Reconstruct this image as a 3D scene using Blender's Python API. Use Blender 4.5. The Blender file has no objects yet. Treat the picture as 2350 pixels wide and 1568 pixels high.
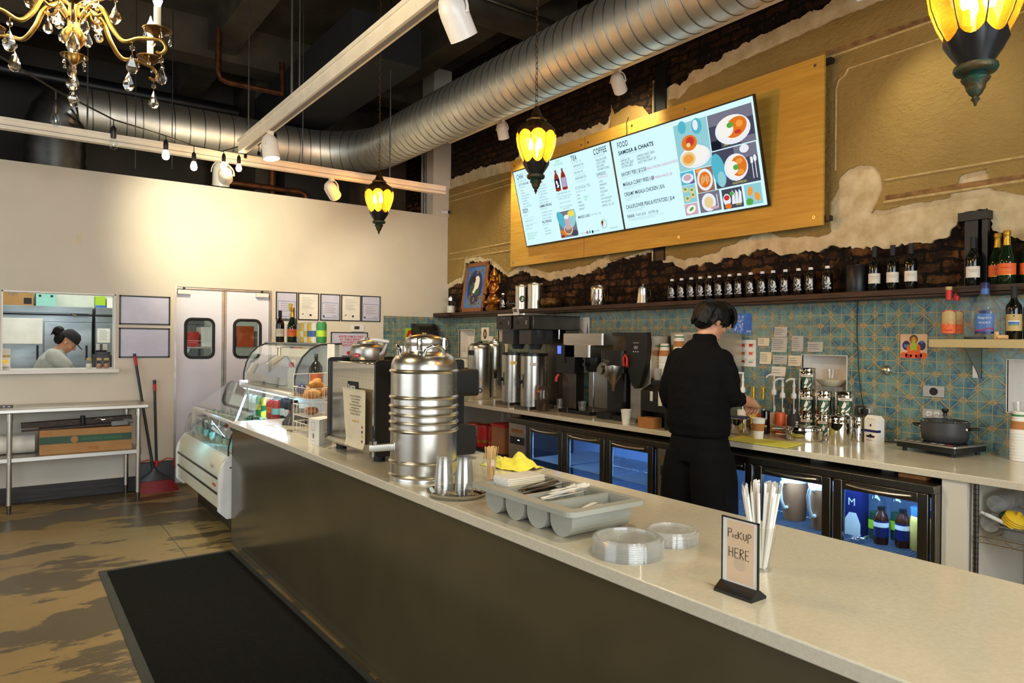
import bpy, math, random
from mathutils import Matrix, Vector, Quaternion, noise
random.seed(7)
PI = math.pi
SC = bpy.context.scene
COL = SC.collection

# ------------------------------------------------------------------ camera
def make_camera():
    yaw, pitch, roll = (math.radians(a) for a in (35.856, -0.0769, 0.528))
    f = Vector((math.sin(yaw) * math.cos(pitch), math.cos(yaw) * math.cos(pitch), math.sin(pitch)))
    r = Vector((math.cos(yaw), -math.sin(yaw), 0))
    u = r.cross(f)
    r2 = r * math.cos(roll) + u * math.sin(roll)
    u2 = u * math.cos(roll) - r * math.sin(roll)
    cd = bpy.data.cameras.new('camera')
    cd.sensor_width = 36.0
    cd.sensor_fit = 'HORIZONTAL'
    cd.lens = 1609.5 / 2350 * 36
    cd.clip_start = 0.05
    co = bpy.data.objects.new('camera', cd)
    COL.objects.link(co)
    m = Matrix((r2, u2, -f)).transposed().to_4x4()
    m.translation = (0, 0, 1.53)
    co.matrix_world = m
    SC.camera = co
make_camera()
SC.cycles.transparent_max_bounces = 32
SC.cycles.max_bounces = 10

# ------------------------------------------------------------------ world, exposure, large lights
SC.view_settings.view_transform = 'Standard'
SC.view_settings.look = 'None'
SC.view_settings.gamma = 1.0
SC.view_settings.use_curve_mapping = False
SC.view_settings.exposure = 2.3
w = bpy.data.worlds.new('world')
SC.world = w
w.use_nodes = True
bg = w.node_tree.nodes['Background']
bg.inputs[0].default_value = (0.75, 0.85, 1.0, 1)
bg.inputs[1].default_value = 0.12

def kelvin(k):
    t = k / 100.0
    r = 255 if t <= 66 else 329.7 * (t - 60) ** -0.1332
    g = 99.47 * math.log(t) - 161.12 if t <= 66 else 288.12 * (t - 60) ** -0.0755
    b = 255 if t >= 66 else (0 if t <= 19 else 138.52 * math.log(t - 10) - 305.04)
    return tuple((max(0, min(255, x)) / 255.0) ** 2.2 for x in (r, g, b))

def light(name, kind, loc, power, color, aim=None, size=0.1, size_y=None, spot=60, blend=0.6):
    d = bpy.data.lights.new(name, kind)
    d.energy = power
    d.color = color
    if kind == 'AREA':
        d.size = size
        if size_y:
            d.shape = 'RECTANGLE'; d.size_y = size_y
    else:
        d.shadow_soft_size = size
    if kind == 'SPOT':
        d.spot_size = math.radians(spot); d.spot_blend = blend
    o = bpy.data.objects.new(name, d)
    COL.objects.link(o)
    o.location = loc
    if aim:
        o.rotation_euler = (Vector(aim) - Vector(loc)).to_track_quat('-Z', 'Y').to_euler()
    return o
WARM = (1.0, 0.91, 0.64)
DAY = (0.86, 0.94, 1.0)
light('shopfront_daylight', 'AREA', (0.2, -2.9, 1.9), 48, DAY, aim=(0.6, 3, 1.3), size=5.0, size_y=2.6)
light('side_window_daylight', 'AREA', (-4.4, 3.2, 1.9), 20, DAY, aim=(0, 4.5, 0.8), size=5.0, size_y=2.4)
light('kitchen_fluorescent_light', 'AREA', (0.8, 8.95, 2.72), 8, (0.95, 1.0, 0.90), aim=(0.8, 8.95, 0), size=2.6, size_y=1.2)
for i, (x, y, p) in enumerate(((1.5, 0.7, 12), (1.5, -1.2, 14), (-1.4, 2.0, 20), (-1.6, 5.0, 16), (3.3, 0.3, 14))):
    light('added_unseen_spot', 'SPOT', (x, y, 2.95), p, WARM, aim=(x + 0.25, y + 0.8, 0), size=0.05, spot=115, blend=0.9)  # unseen spots added for general warm light, no fixtures modelled

# ------------------------------------------------------------------ colour and material helpers
def C(r, g, b):
    return tuple(((x / 255 + 0.055) / 1.055) ** 2.4 if x > 10 else x / 255 / 12.92 for x in (r, g, b))
MATS = {}
class NT:
    """tiny node helper"""
    def __init__(s, name):
        s.m = bpy.data.materials.new(name); s.m.use_nodes = True
        s.t = s.m.node_tree; s.n = s.t.nodes; s.n.clear()
        s.out = s.n.new('ShaderNodeOutputMaterial')
    def new(s, typ, **kw):
        n = s.n.new('ShaderNode' + typ)
        for k, v in kw.items(): setattr(n, k, v)
        return n
    def put(s, sock, v):
        if hasattr(v, 'node'): s.t.links.new(v, sock)
        elif isinstance(v, tuple) and len(v) == 3 and sock.type == 'RGBA': sock.default_value = (*v, 1)
        else: sock.default_value = v
    def math(s, op, a, b=0.0, c=0.0, clamp=False):
        n = s.new('Math', operation=op); n.use_clamp = clamp
        for i, v in enumerate((a, b, c)): s.put(n.inputs[i], v)
        return n.outputs[0]
    def mix(s, fac, a, b):
        n = s.new('MixRGB'); s.put(n.inputs[0], fac); s.put(n.inputs[1], a); s.put(n.inputs[2], b)
        return n.outputs[0]
    def coord(s):
        return s.new('TexCoord').outputs['Object']
    def xyz(s, v=None):
        n = s.new('SeparateXYZ'); s.put(n.inputs[0], v or s.coord())
        return n.outputs
    def mapping(s, v, scale):
        n = s.new('Mapping'); s.put(n.inputs[0], v); n.inputs['Scale'].default_value = scale
        return n.outputs[0]
    def noise(s, v, scale, detail=4.0, rough=0.55, out=0):
        n = s.new('TexNoise'); s.put(n.inputs['Vector'], v)
        n.inputs['Scale'].default_value = scale; n.inputs['Detail'].default_value = detail
        n.inputs['Roughness'].default_value = rough
        return n.outputs[out]
    def ramp(s, fac, stops):
        n = s.new('ValToRGB'); s.put(n.inputs[0], fac)
        e = n.color_ramp.elements
        while len(e) < len(stops): e.new(0.5)
        for el, (p, c) in zip(e, stops): el.position = p; el.color = (*c, 1) if len(c) == 3 else c
        return n.outputs[0]
    def less(s, a, b): return s.math('LESS_THAN', a, b)
    def more(s, a, b): return s.math('GREATER_THAN', a, b)
    def band(s, x, lo, hi): return s.math('MULTIPLY', s.more(x, lo), s.less(x, hi))
    def bump(s, h, strength, dist=0.01):
        n = s.new('Bump'); s.put(n.inputs['Height'], h)
        n.inputs['Strength'].default_value = strength; n.inputs['Distance'].default_value = dist
        return n.outputs[0]
    def bsdf(s, color, rough=0.5, metal=0.0, normal=None, spec=0.5, coat=0.0, emit=None, aniso=0.0, sheen=0.0):
        b = s.new('BsdfPrincipled')
        s.put(b.inputs['Base Color'], color); s.put(b.inputs['Roughness'], rough); s.put(b.inputs['Metallic'], metal)
        b.inputs['Specular IOR Level'].default_value = spec; b.inputs['Coat Weight'].default_value = coat
        b.inputs['Coat Roughness'].default_value = 0.08
        b.inputs['Sheen Weight'].default_value = sheen
        if normal: s.put(b.inputs['Normal'], normal)
        return b.outputs[0]
    def done(s, sh):
        s.t.links.new(sh, s.out.inputs[0]); return s.m

def mat(name, color, rough=0.5, metal=0.0, c2=None, scale=6.0, bump=0.0, bscale=60.0, stretch=(1, 1, 1), spec=0.5, coat=0.0, rvar=0.12, sheen=0.0, lo=0.35, hi=0.65):
    if name in MATS: return MATS[name]
    t = NT(name)
    v = t.mapping(t.coord(), stretch)
    nz = t.noise(v, scale)
    if c2 is None: c2 = tuple(min(1, x * 0.88) for x in color)
    col = t.ramp(nz, [(lo, color), (hi, c2)])
    rg = t.math('MULTIPLY_ADD', nz, rvar, rough - rvar / 2, clamp=True)
    nm = t.bump(t.noise(v, bscale, 3.0), bump, 0.004) if bump else None
    MATS[name] = t.done(t.bsdf(col, rg, metal, nm, spec, coat, sheen=sheen))
    return MATS[name]

def glass(name, tint, refl=0.9, rough=0.02, dirt=0.0, dirtcol=(0.8, 0.8, 0.8), glow=False):
    """thin clear sheet: tinted see-through plus fresnel gloss, lightly hazed by noise"""
    t = NT(name)
    tr = t.new('BsdfTransparent'); t.put(tr.inputs[0], tint)
    gl = t.new('BsdfGlossy'); t.put(gl.inputs[0], (1.0, 1.0, 1.0)); gl.inputs['Roughness'].default_value = rough
    fr = t.new('LayerWeight'); fr.inputs[0].default_value = 0.5
    m1 = t.new('MixShader'); t.put(m1.inputs[0], t.math('MULTIPLY_ADD', t.math('POWER', fr.outputs[1], 4.0), 0.55 * refl, 0.045 * refl, clamp=True))
    t.t.links.new(tr.outputs[0], m1.inputs[1]); t.t.links.new(gl.outputs[0], m1.inputs[2])
    if dirt:
        df = t.new('BsdfTranslucent' if glow else 'BsdfDiffuse'); t.put(df.inputs[0], dirtcol)
        m2 = t.new('MixShader')
        t.put(m2.inputs[0], t.math('MULTIPLY', t.noise(t.coord(), 14.0), dirt * 2))
        t.t.links.new(m1.outputs[0], m2.inputs[1]); t.t.links.new(df.outputs[0], m2.inputs[2]); m1 = m2
    MATS[name] = t.done(m1.outputs[0]); return MATS[name]

def emit(name, color, strength, gloss=False):
    if name in MATS: return MATS[name]
    t = NT(name)
    e = t.new('Emission'); t.put(e.inputs[0], color); e.inputs[1].default_value = strength
    MATS[name] = t.done(e.outputs[0]); return MATS[name]

# ------------------------------------------------------------------ mesh builder
class MB:
    def __init__(s):
        s.v = []; s.f = []; s.mi = []; s.mats = []; s.T = Matrix()
    def add(s, vs, fs, m):
        k = len(s.v); T = s.T
        s.v += [tuple(T @ Vector(p)) for p in vs]
        if m not in s.mats: s.mats.append(m)
        i = s.mats.index(m)
        for f in fs: s.f.append([k + a for a in f]); s.mi.append(i)
        return s
    def box(s, a, b, m):
        x0, y0, z0 = a; x1, y1, z1 = b
        return s.add([(x0, y0, z0), (x1, y0, z0), (x1, y1, z0), (x0, y1, z0), (x0, y0, z1), (x1, y0, z1), (x1, y1, z1), (x0, y1, z1)],
                     [(3, 2, 1, 0), (4, 5, 6, 7), (0, 1, 5, 4), (1, 2, 6, 5), (2, 3, 7, 6), (3, 0, 4, 7)], m)
    def rbox(s, a, b, m, r=0.01, axis='z', n=5):
        """box with rounded edges along one axis"""
        i, j, k = {'z': (0, 1, 2), 'x': (1, 2, 0), 'y': (0, 2, 1)}[axis]
        x0, x1, y0, y1 = a[i], b[i], a[j], b[j]
        pl = []
        for cx, cy, t0 in ((x1 - r, y1 - r, 0), (x0 + r, y1 - r, PI / 2), (x0 + r, y0 + r, PI), (x1 - r, y0 + r, 1.5 * PI)):
            for q in range(n): t = t0 + PI / 2 * q / (n - 1); pl.append((cx + r * math.cos(t), cy + r * math.sin(t)))
        return s.prism(pl, axis, a[k], b[k], m)
    def prism(s, pl, axis, a, b, m, m2=None):
        def P(u, v, w): return {'z': (u, v, w), 'x': (w, u, v), 'y': (u, w, v)}[axis]
        n = len(pl)
        ar = sum(pl[i][0] * pl[(i + 1) % n][1] - pl[(i + 1) % n][0] * pl[i][1] for i in range(n))
        if (ar < 0) != (axis == 'y'): pl = pl[::-1]
        if a > b: a, b = b, a
        vs = [P(u, v, a) for u, v in pl] + [P(u, v, b) for u, v in pl]
        s.add(vs, [tuple(range(n))[::-1], tuple(range(n, 2 * n))], m)
        return s.add(vs, [(i, (i + 1) % n, n + (i + 1) % n, n + i) for i in range(n)], m2 or m)
    def cyl(s, p0, p1, r0, m, r1=None, n=20, caps=True, m2=None):
        p0, p1 = Vector(p0), Vector(p1); r1 = r0 if r1 is None else r1
        d = (p1 - p0).normalized(); a = d.orthogonal().normalized(); b = d.cross(a)
        vs = []
        for p, r in ((p0, r0), (p1, r1)):
            for i in range(n): t = 2 * PI * i / n; vs.append(p + a * (r * math.cos(t)) + b * (r * math.sin(t)))
        fs = [(i, (i + 1) % n, n + (i + 1) % n, n + i) for i in range(n)]
        s.add(vs, fs, m)
        if caps: s.add(vs, [tuple(range(n))[::-1], tuple(range(n, 2 * n))], m2 or m)
        return s
    def lathe(s, prof, m, c=(0, 0, 0), n=32, rad=None, axis=None):
        """profile of (radius, height); rad(angle, i) scales the radius"""
        vs = []; fs = []
        k = len(prof)
        for j in range(n):
            t = 2 * PI * j / n
            for i, (r, z) in enumerate(prof):
                q = r * (rad(t, i) if rad else 1)
                vs.append((c[0] + q * math.cos(t), c[1] + q * math.sin(t), c[2] + z))
        for j in range(n):
            for i in range(k - 1):
                a = j * k + i; b = ((j + 1) % n) * k + i
                if prof[i][0] < 1e-6 and prof[i + 1][0] < 1e-6: continue
                if prof[i][0] < 1e-6: fs.append((a, b + 1, a + 1))
                elif prof[i + 1][0] < 1e-6: fs.append((a, b, a + 1))
                else: fs.append((a, b, b + 1, a + 1))
        return s.add(vs, fs, m)
    def tube(s, pts, r, m, n=8, closed=False, rs=None):
        pts = [Vector(p) for p in pts]; N = len(pts); vs = []; fs = []
        prev = None
        for i, p in enumerate(pts):
            if closed: d = pts[(i + 1) % N] - pts[i - 1]
            else: d = pts[min(i + 1, N - 1)] - pts[max(i - 1, 0)]
            d.normalize()
            if prev is None: a = d.orthogonal().normalized()
            else:
                a = prev - d * prev.dot(d)
                a = a.normalized() if a.length > 1e-6 else d.orthogonal().normalized()
            prev = a; b = d.cross(a); rr = rs[i] if rs else r
            for k in range(n): t = 2 * PI * k / n; vs.append(p + a * (rr * math.cos(t)) + b * (rr * math.sin(t)))
        for i in range(N if closed else N - 1):
            for k in range(n):
                i2 = (i + 1) % N
                fs.append((i * n + k, i * n + (k + 1) % n, i2 * n + (k + 1) % n, i2 * n + k))
        if not closed: fs += [tuple(range(n))[::-1], tuple(range((N - 1) * n, N * n))]
        return s.add(vs, fs, m)
    def ell(s, c, r, m, n=20, k=12):
        if not isinstance(r, (tuple, list)): r = (r, r, r)
        prof = [(math.sin(PI * i / k), -math.cos(PI * i / k)) for i in range(k + 1)]
        prof[0] = (0, -1); prof[-1] = (0, 1)
        T = s.T
        s.T = T @ Matrix.Translation(c) @ Matrix.Diagonal((*r, 1))
        s.lathe(prof, m, n=n); s.T = T
        return s
    def quad(s, a, b, c, d, m): return s.add([a, b, c, d], [(0, 1, 2, 3)], m)
    def face(s, pts, m): return s.add(pts, [tuple(range(len(pts)))], m)
    def loft(s, rings, m, caps=True):
        """rings: lists of equally many points"""
        n = len(rings[0]); vs = [p for r in rings for p in r]; fs = []
        for i in range(len(rings) - 1):
            for k in range(n): fs.append((i * n + k, i * n + (k + 1) % n, (i + 1) * n + (k + 1) % n, (i + 1) * n + k))
        if caps: fs += [tuple(range(n))[::-1], tuple(range((len(rings) - 1) * n, len(rings) * n))]
        return s.add(vs, fs, m)
    def text(s, txt, o, x, y, size, m, align='LEFT', sx=1.0, bold=0.0, sp=1.0):
        """lettering on a plane with origin o and unit directions x, y"""
        cu = bpy.data.curves.new('lettering', 'FONT')
        cu.body = txt; cu.size = size; cu.align_x = align; cu.offset = bold; cu.space_character = sp; cu.resolution_u = 3
        ob = bpy.data.objects.new('lettering', cu)
        me = ob.to_mesh()
        o, x, y = Vector(o), Vector(x).normalized(), Vector(y).normalized()
        vs = [o + x * (p.co.x * sx) + y * p.co.y for p in me.vertices]
        fs = [tuple(p.vertices) for p in me.polygons]
        ob.to_mesh_clear(); bpy.data.objects.remove(ob); bpy.data.curves.remove(cu)
        return s.add(vs, fs, m) if fs else s
    def flat(s, o, x, y, pl, m):
        """flat polygon at plane coordinates pl"""
        o, x, y = Vector(o), Vector(x), Vector(y)
        return s.face([o + x * u + y * v for u, v in pl], m)
    def build(s, name, parent=None, loc=(0, 0, 0), bevel=0.0, smooth=40, rot=None, kind=None, seg=2):
        me = bpy.data.meshes.new(name)
        me.from_pydata(s.v, [], s.f)
        for m in s.mats: me.materials.append(MATS[m] if isinstance(m, str) else m)
        me.polygons.foreach_set('material_index', s.mi)
        me.polygons.foreach_set('use_smooth', [True] * len(s.f))
        me.update()
        if smooth < 180: me.set_sharp_from_angle(angle=math.radians(smooth))
        o = bpy.data.objects.new(name, me)
        COL.objects.link(o)
        o.location = loc
        if rot: o.rotation_euler = rot
        if parent: o.parent = parent
        if bevel:
            b = o.modifiers.new('bevel', 'BEVEL'); b.width = bevel; b.segments = seg; b.limit_method = 'ANGLE'; b.angle_limit = math.radians(40)
        if kind: o['kind'] = kind
        return o

def tag(o, label, cat, group=None):
    o['label'] = label; o['category'] = cat
    if group: o['group'] = group
    return o
def thing(name, label, cat, loc=(0, 0, 0), rz=0.0, group=None):
    o = bpy.data.objects.new(name, None); COL.objects.link(o)
    o.empty_display_size = 0.05; o.location = loc; o.rotation_euler = (0, 0, rz)
    return tag(o, label, cat, group)
def struct(o, label, cat):
    o['kind'] = 'structure'; return tag(o, label, cat)
def dup(root, loc, rz=None, label=None, group=None):
    def cp(o, par):
        c = o.copy(); COL.objects.link(c)
        if par: c.parent = par
        for ch in list(o.children): cp(ch, c)
        return c
    r = cp(root, None); r.location = loc
    if rz is not None: r.rotation_euler = (0, 0, rz)
    if label: r['label'] = label
    if group: r['group'] = group
    return r
def back(x, y, r):
    """shift a nearest base point away from the viewer's side by a radius"""
    d = math.hypot(x, y); return (x + r * x / d, y + r * y / d)
def remeshed(mb, voxel, smooth_it=3, disp=None):
    """fuse the builder's solids into one continuous surface"""
    me = bpy.data.meshes.new('fuse'); me.from_pydata(mb.v, [], mb.f); me.update()
    o = bpy.data.objects.new('fuse', me); COL.objects.link(o)
    md = o.modifiers.new('r', 'REMESH'); md.mode = 'VOXEL'; md.voxel_size = voxel
    if smooth_it:
        sm = o.modifiers.new('s', 'SMOOTH'); sm.iterations = smooth_it; sm.factor = 0.5
    dg = bpy.context.evaluated_depsgraph_get(); dg.update()
    out = bpy.data.meshes.new_from_object(o.evaluated_get(dg))
    bpy.data.objects.remove(o); bpy.data.meshes.remove(me)
    if disp:
        for v in out.vertices: v.co += v.normal * disp(v.co)
    out.polygons.foreach_set('use_smooth', [True] * len(out.polygons))
    return out
def link_mesh(me, name, m, parent=None, loc=(0, 0, 0)):
    me.name = name; me.materials.clear(); me.materials.append(MATS[m])
    o = bpy.data.objects.new(name, me); COL.objects.link(o); o.location = loc
    if parent: o.parent = parent
    return o
# ------------------------------------------------------------------ materials
mat('white_paint', C(222, 214, 198), 0.65, c2=C(214, 205, 187), scale=1.2, bump=0.12, bscale=90, rvar=0.05)
mat('dark_upper', C(42, 40, 38), 0.8, c2=C(58, 54, 48), scale=2.0)
mat('concrete_ceiling', C(78, 69, 52), 0.85, c2=C(48, 41, 31), scale=1.6, bump=0.3, bscale=14)
mat('quartz', C(214, 205, 184), 0.16, c2=C(206, 196, 173), scale=90, spec=0.5, coat=0.3, rvar=0.04)
mat('counter_panel', C(78, 70, 50), 0.17, c2=C(73, 65, 46), scale=3, spec=0.4, rvar=0.05)
mat('black_steel', C(26, 26, 27), 0.4, 0.3)
mat('black_plastic', C(22, 22, 23), 0.38)
mat('black_matte', C(15, 15, 16), 0.8)
mat('dark_gray_plastic', C(58, 58, 60), 0.45)
mat('gray_plastic', C(168, 168, 156), 0.42, c2=C(160, 160, 147), spec=0.4)
mat('white_plastic', C(236, 234, 230), 0.35)
mat('cream_enamel', C(232, 224, 198), 0.25, c2=C(226, 217, 190), scale=2)
mat('white_metal', C(235, 230, 222), 0.3, c2=C(228, 222, 212))
mat('track_white', C(232, 222, 205), 0.45)
mat('steel', C(208, 203, 192), 0.28, 1.0, c2=C(200, 194, 183), scale=2, stretch=(1, 1, 9), rvar=0.05)
mat('steel_h', C(203, 199, 190), 0.36, 1.0, c2=C(194, 189, 179), scale=3, stretch=(1, 1, 9), rvar=0.06)
mat('brushed_shelf', C(196, 176, 128), 0.5, 0.7, c2=C(184, 164, 116), scale=3)
mat('moulding', C(204, 178, 122), 0.8, c2=C(176, 148, 92), scale=20)
mat('pencil_tint', C(214, 190, 160), 0.75)
mat('steel_dark', C(120, 116, 108), 0.34, 1.0, c2=C(104, 100, 92), scale=4, stretch=(1, 12, 1))
mat('mirror_steel', C(215, 210, 200), 0.06, 1.0, c2=C(205, 200, 188), scale=2, rvar=0.04)
mat('chrome', C(225, 225, 225), 0.08, 1.0, rvar=0.03)
mat('galvanised', C(150, 152, 150), 0.33, 1.0, c2=C(120, 122, 122), scale=9, rvar=0.14)
mat('aluminium', C(186, 184, 178), 0.38, 1.0, c2=C(165, 160, 152), scale=8)
mat('brass', C(186, 150, 80), 0.36, 1.0, c2=C(138, 106, 54), scale=25)
mat('old_bronze', C(120, 88, 44), 0.45, 0.85, c2=C(66, 50, 30), scale=40, bump=0.4, bscale=120)
mat('verdigris_bronze', C(84, 70, 46), 0.5, 0.7, c2=C(46, 84, 74), scale=22, bump=0.4, bscale=120, lo=0.45, hi=0.6)
mat('copper', C(104, 62, 38), 0.55, 0.8, c2=C(66, 40, 26), scale=12)
mat('plywood', C(206, 162, 70), 0.42, c2=C(190, 145, 56), scale=2.4, stretch=(1, 1, 14), spec=0.35)
mat('dark_wood', C(70, 44, 26), 0.5, c2=C(38, 24, 16), scale=5, stretch=(6, 1, 14), bump=0.3, bscale=30)
mat('frame_wood', C(142, 84, 36), 0.4, c2=C(110, 62, 26), scale=9, stretch=(3, 8, 1))
mat('baseboard_wood', C(62, 58, 58), 0.6, c2=C(40, 37, 37), scale=4, stretch=(1, 1, 18))
mat('cardboard', C(176, 132, 82), 0.8, c2=C(166, 123, 75), scale=8)
mat('kraft', C(178, 118, 62), 0.75, c2=C(166, 108, 55), scale=14)
mat('paper', C(236, 232, 222), 0.8)
mat('paper_cream', C(232, 218, 186), 0.8)
mat('paper_gray', C(190, 188, 180), 0.8)
mat('paper_lilac', C(205, 205, 226), 0.3)
mat('ink', C(30, 28, 30), 0.7)
mat('ink_gray', C(130, 128, 130), 0.7)
mat('ink_red', C(190, 40, 44), 0.7)
mat('rubber', C(18, 18, 18), 0.6)
mat('yellow_cloth', C(236, 222, 66), 0.9, c2=C(222, 204, 52), scale=16, bump=0.4, bscale=220, sheen=0.3)
mat('yellow_green_cloth', C(214, 205, 80), 0.9, c2=C(200, 190, 70), scale=16, bump=0.4, bscale=220)
mat('red_bristle', C(150, 28, 34), 0.6, c2=C(110, 20, 26), scale=40, stretch=(8, 8, 1))
mat('red', C(196, 38, 30), 0.45)
mat('red_plastic', C(214, 52, 40), 0.35)
mat('orange_red', C(214, 92, 40), 0.45)
mat('orange_label', C(236, 104, 36), 0.55)
mat('cream_label', C(232, 224, 206), 0.6)
mat('tan_label', C(196, 168, 108), 0.55)
mat('blue_label', C(52, 92, 158), 0.45, c2=C(70, 120, 180), scale=4)
mat('navy', C(30, 36, 92), 0.4)
mat('green', C(52, 132, 70), 0.5)
mat('dark_green', C(40, 78, 52), 0.5)
mat('lime', C(168, 206, 40), 0.5)
mat('teal_print', C(150, 210, 200), 0.6)
mat('yellow', C(236, 196, 46), 0.5)
mat('gold_foil', C(206, 168, 66), 0.35, 0.8, c2=C(180, 140, 46), scale=30, bump=0.3, bscale=160)
mat('gold_statue', C(170, 120, 40), 0.35, 0.8, c2=C(110, 40, 24), scale=18, bump=0.5, bscale=70)
mat('wine_glass_black', C(10, 13, 10), 0.08, spec=0.6, rvar=0.03)
mat('wine_glass_green', C(14, 34, 14), 0.08, spec=0.6, rvar=0.03)
mat('amber_black', C(18, 10, 7), 0.08, spec=0.6, rvar=0.03)
mat('tea', C(60, 24, 10), 0.25)
mat('milk_tea', C(176, 122, 84), 0.4, c2=C(160, 108, 72))
mat('juice_yellow', C(222, 190, 100), 0.4, c2=C(214, 176, 86))
mat('croissant', C(214, 158, 78), 0.6, c2=C(172, 108, 44), scale=22, bump=0.5, bscale=60)
mat('wood_stick', C(224, 186, 128), 0.7, c2=C(210, 168, 108), scale=20)
mat('skin', C(206, 152, 120), 0.5, c2=C(196, 138, 106), scale=9, spec=0.35)
mat('hair_black', C(7, 6, 6), 0.55, c2=C(14, 11, 10), scale=30, stretch=(1, 1, 0.3), bump=0.7, bscale=90, spec=0.25)
mat('black_knit', C(8, 8, 9), 0.9, c2=C(11, 11, 12), scale=30, bump=0.5, bscale=300, spec=0.15)
mat('black_trouser', C(3, 3, 4), 0.9, c2=C(5, 5, 5), scale=20, bump=0.3, bscale=200, spec=0.2)
mat('gray_tshirt', C(186, 188, 184), 0.9, c2=C(174, 177, 174), scale=12, bump=0.3, bscale=120)
mat('apron', C(36, 36, 40), 0.9)
mat('stainless_door', C(144, 152, 156), 0.36, 0.9, c2=C(124, 132, 136), scale=2.0, stretch=(1, 1, 3), rvar=0.2)
mat('kitchen_white', C(238, 240, 230), 0.6)
mat('door_paint', C(226, 226, 238), 0.4, c2=C(220, 220, 232), scale=1.5)
mat('crema_white', C(240, 236, 228), 0.5)
mat('carpet_mat', C(24, 22, 18), 0.95, c2=C(17, 16, 13), scale=60, bump=0.9, bscale=420, spec=0.15)
mat('mat_edge', C(58, 58, 52), 0.7)
mat('teal_poster', C(40, 92, 190), 0.55, c2=C(70, 130, 220), scale=16)
mat('fridge_inside', C(150, 170, 200), 0.45)
mat('wire', C(200, 196, 188), 0.35, 0.8)
mat('foil_white', C(224, 220, 210), 0.45)
mat('peg_white', C(238, 226, 200), 0.5)
mat('peach', C(232, 200, 164), 0.75)
mat('clear_gray', C(120, 120, 116), 0.4)
glass('clear_glass', (0.94, 0.96, 0.95), 0.9)
glass('case_glass', (0.90, 0.96, 0.94), 1.7)
glass('fridge_glass', (0.72, 0.80, 0.86), 0.9)
glass('clear_plastic', (0.96, 0.96, 0.95), 1.1, 0.06, 0.03, (0.85, 0.85, 0.82))
glass('frosted_plastic', (0.95, 0.95, 0.94), 1.2, 0.1, 0.16, (0.92, 0.91, 0.88))
glass('lid_plastic', (0.95, 0.95, 0.94), 1.0, 0.1, 0.09, (0.92, 0.91, 0.88))
glass('hazy_plastic', (0.8, 0.8, 0.78), 1.0, 0.15, 0.3, (0.75, 0.75, 0.72))
glass('amber_glass', (1.0, 0.52, 0.07), 1.0, 0.03, 0.13, (1.0, 0.36, 0.02), True)
glass('crystal', (0.92, 0.90, 0.86), 4.0, 0.02)
glass('smoky_plastic', (0.55, 0.42, 0.30), 1.0, 0.08, 0.1, (0.4, 0.3, 0.2))
emit('bulb_glow', (1.0, 0.72, 0.36), 14.0)
emit('bulb_hot', (1.0, 0.80, 0.48), 30.0)
emit('led_blue', (0.35, 0.62, 1.0), 1.5)
emit('led_white', (0.55, 0.80, 1.0), 1.6)
emit('display_blue', (0.10, 0.16, 1.0), 0.35)
emit('led_dot', (0.5, 0.6, 1.0), 0.5)
emit('spot_glow', (1.0, 0.86, 0.62), 18.0)

def m_floor():
    t = NT('floor_concrete'); v = t.coord(); x = t.xyz(v)
    st = t.noise(t.mapping(v, (0.8, 1.7, 1)), 1.05, 8.0, 0.66)
    fine = t.noise(v, 26.0, 5.0)
    base = t.ramp(t.noise(v, 1.1, 4.0), [(0.3, C(150, 122, 70)), (0.7, C(130, 104, 58))])
    base = t.mix(t.math('MULTIPLY', fine, 0.25), base, C(178, 152, 98))
    wet = t.math('MULTIPLY', t.ramp(st, [(0.515, (0, 0, 0)), (0.535, (1, 1, 1))]), 0.8)
    band = t.math('MULTIPLY', t.ramp(t.math('ADD', x[1], t.math('MULTIPLY', t.noise(v, 2.4, 6.0), 0.7)),
                  [(0.0, (0, 0, 0)), (1.0, (1, 1, 1))]), 0.0)
    d = t.math('ABSOLUTE', t.math('SUBTRACT', t.math('ADD', x[1], t.math('MULTIPLY', t.noise(v, 3.0, 6.0), 0.5)), 7.22))
    strip = t.math('MULTIPLY', t.less(d, 0.2), 0.75)
    wet = t.math('MAXIMUM', wet, strip)
    col = t.mix(wet, base, C(62, 50, 32))
    g1 = t.less(t.math('ABSOLUTE', t.math('SUBTRACT', x[0], t.math('MULTIPLY_ADD', t.noise(v, 3.0), 0.02, 1.03))), 0.004)
    g2 = t.less(t.math('ABSOLUTE', t.math('SUBTRACT', x[1], t.math('MULTIPLY_ADD', t.noise(v, 1.3), 0.12, 6.15))), 0.003)
    col = t.mix(t.math('MULTIPLY', t.math('MAXIMUM', g1, g2), 0.7), col, C(58, 46, 30))
    rg = t.math('MULTIPLY_ADD', wet, -0.12, 0.42)
    MATS['floor_concrete'] = t.done(t.bsdf(col, rg, 0, t.bump(fine, 0.08, 0.004), 0.5))
m_floor()

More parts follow.
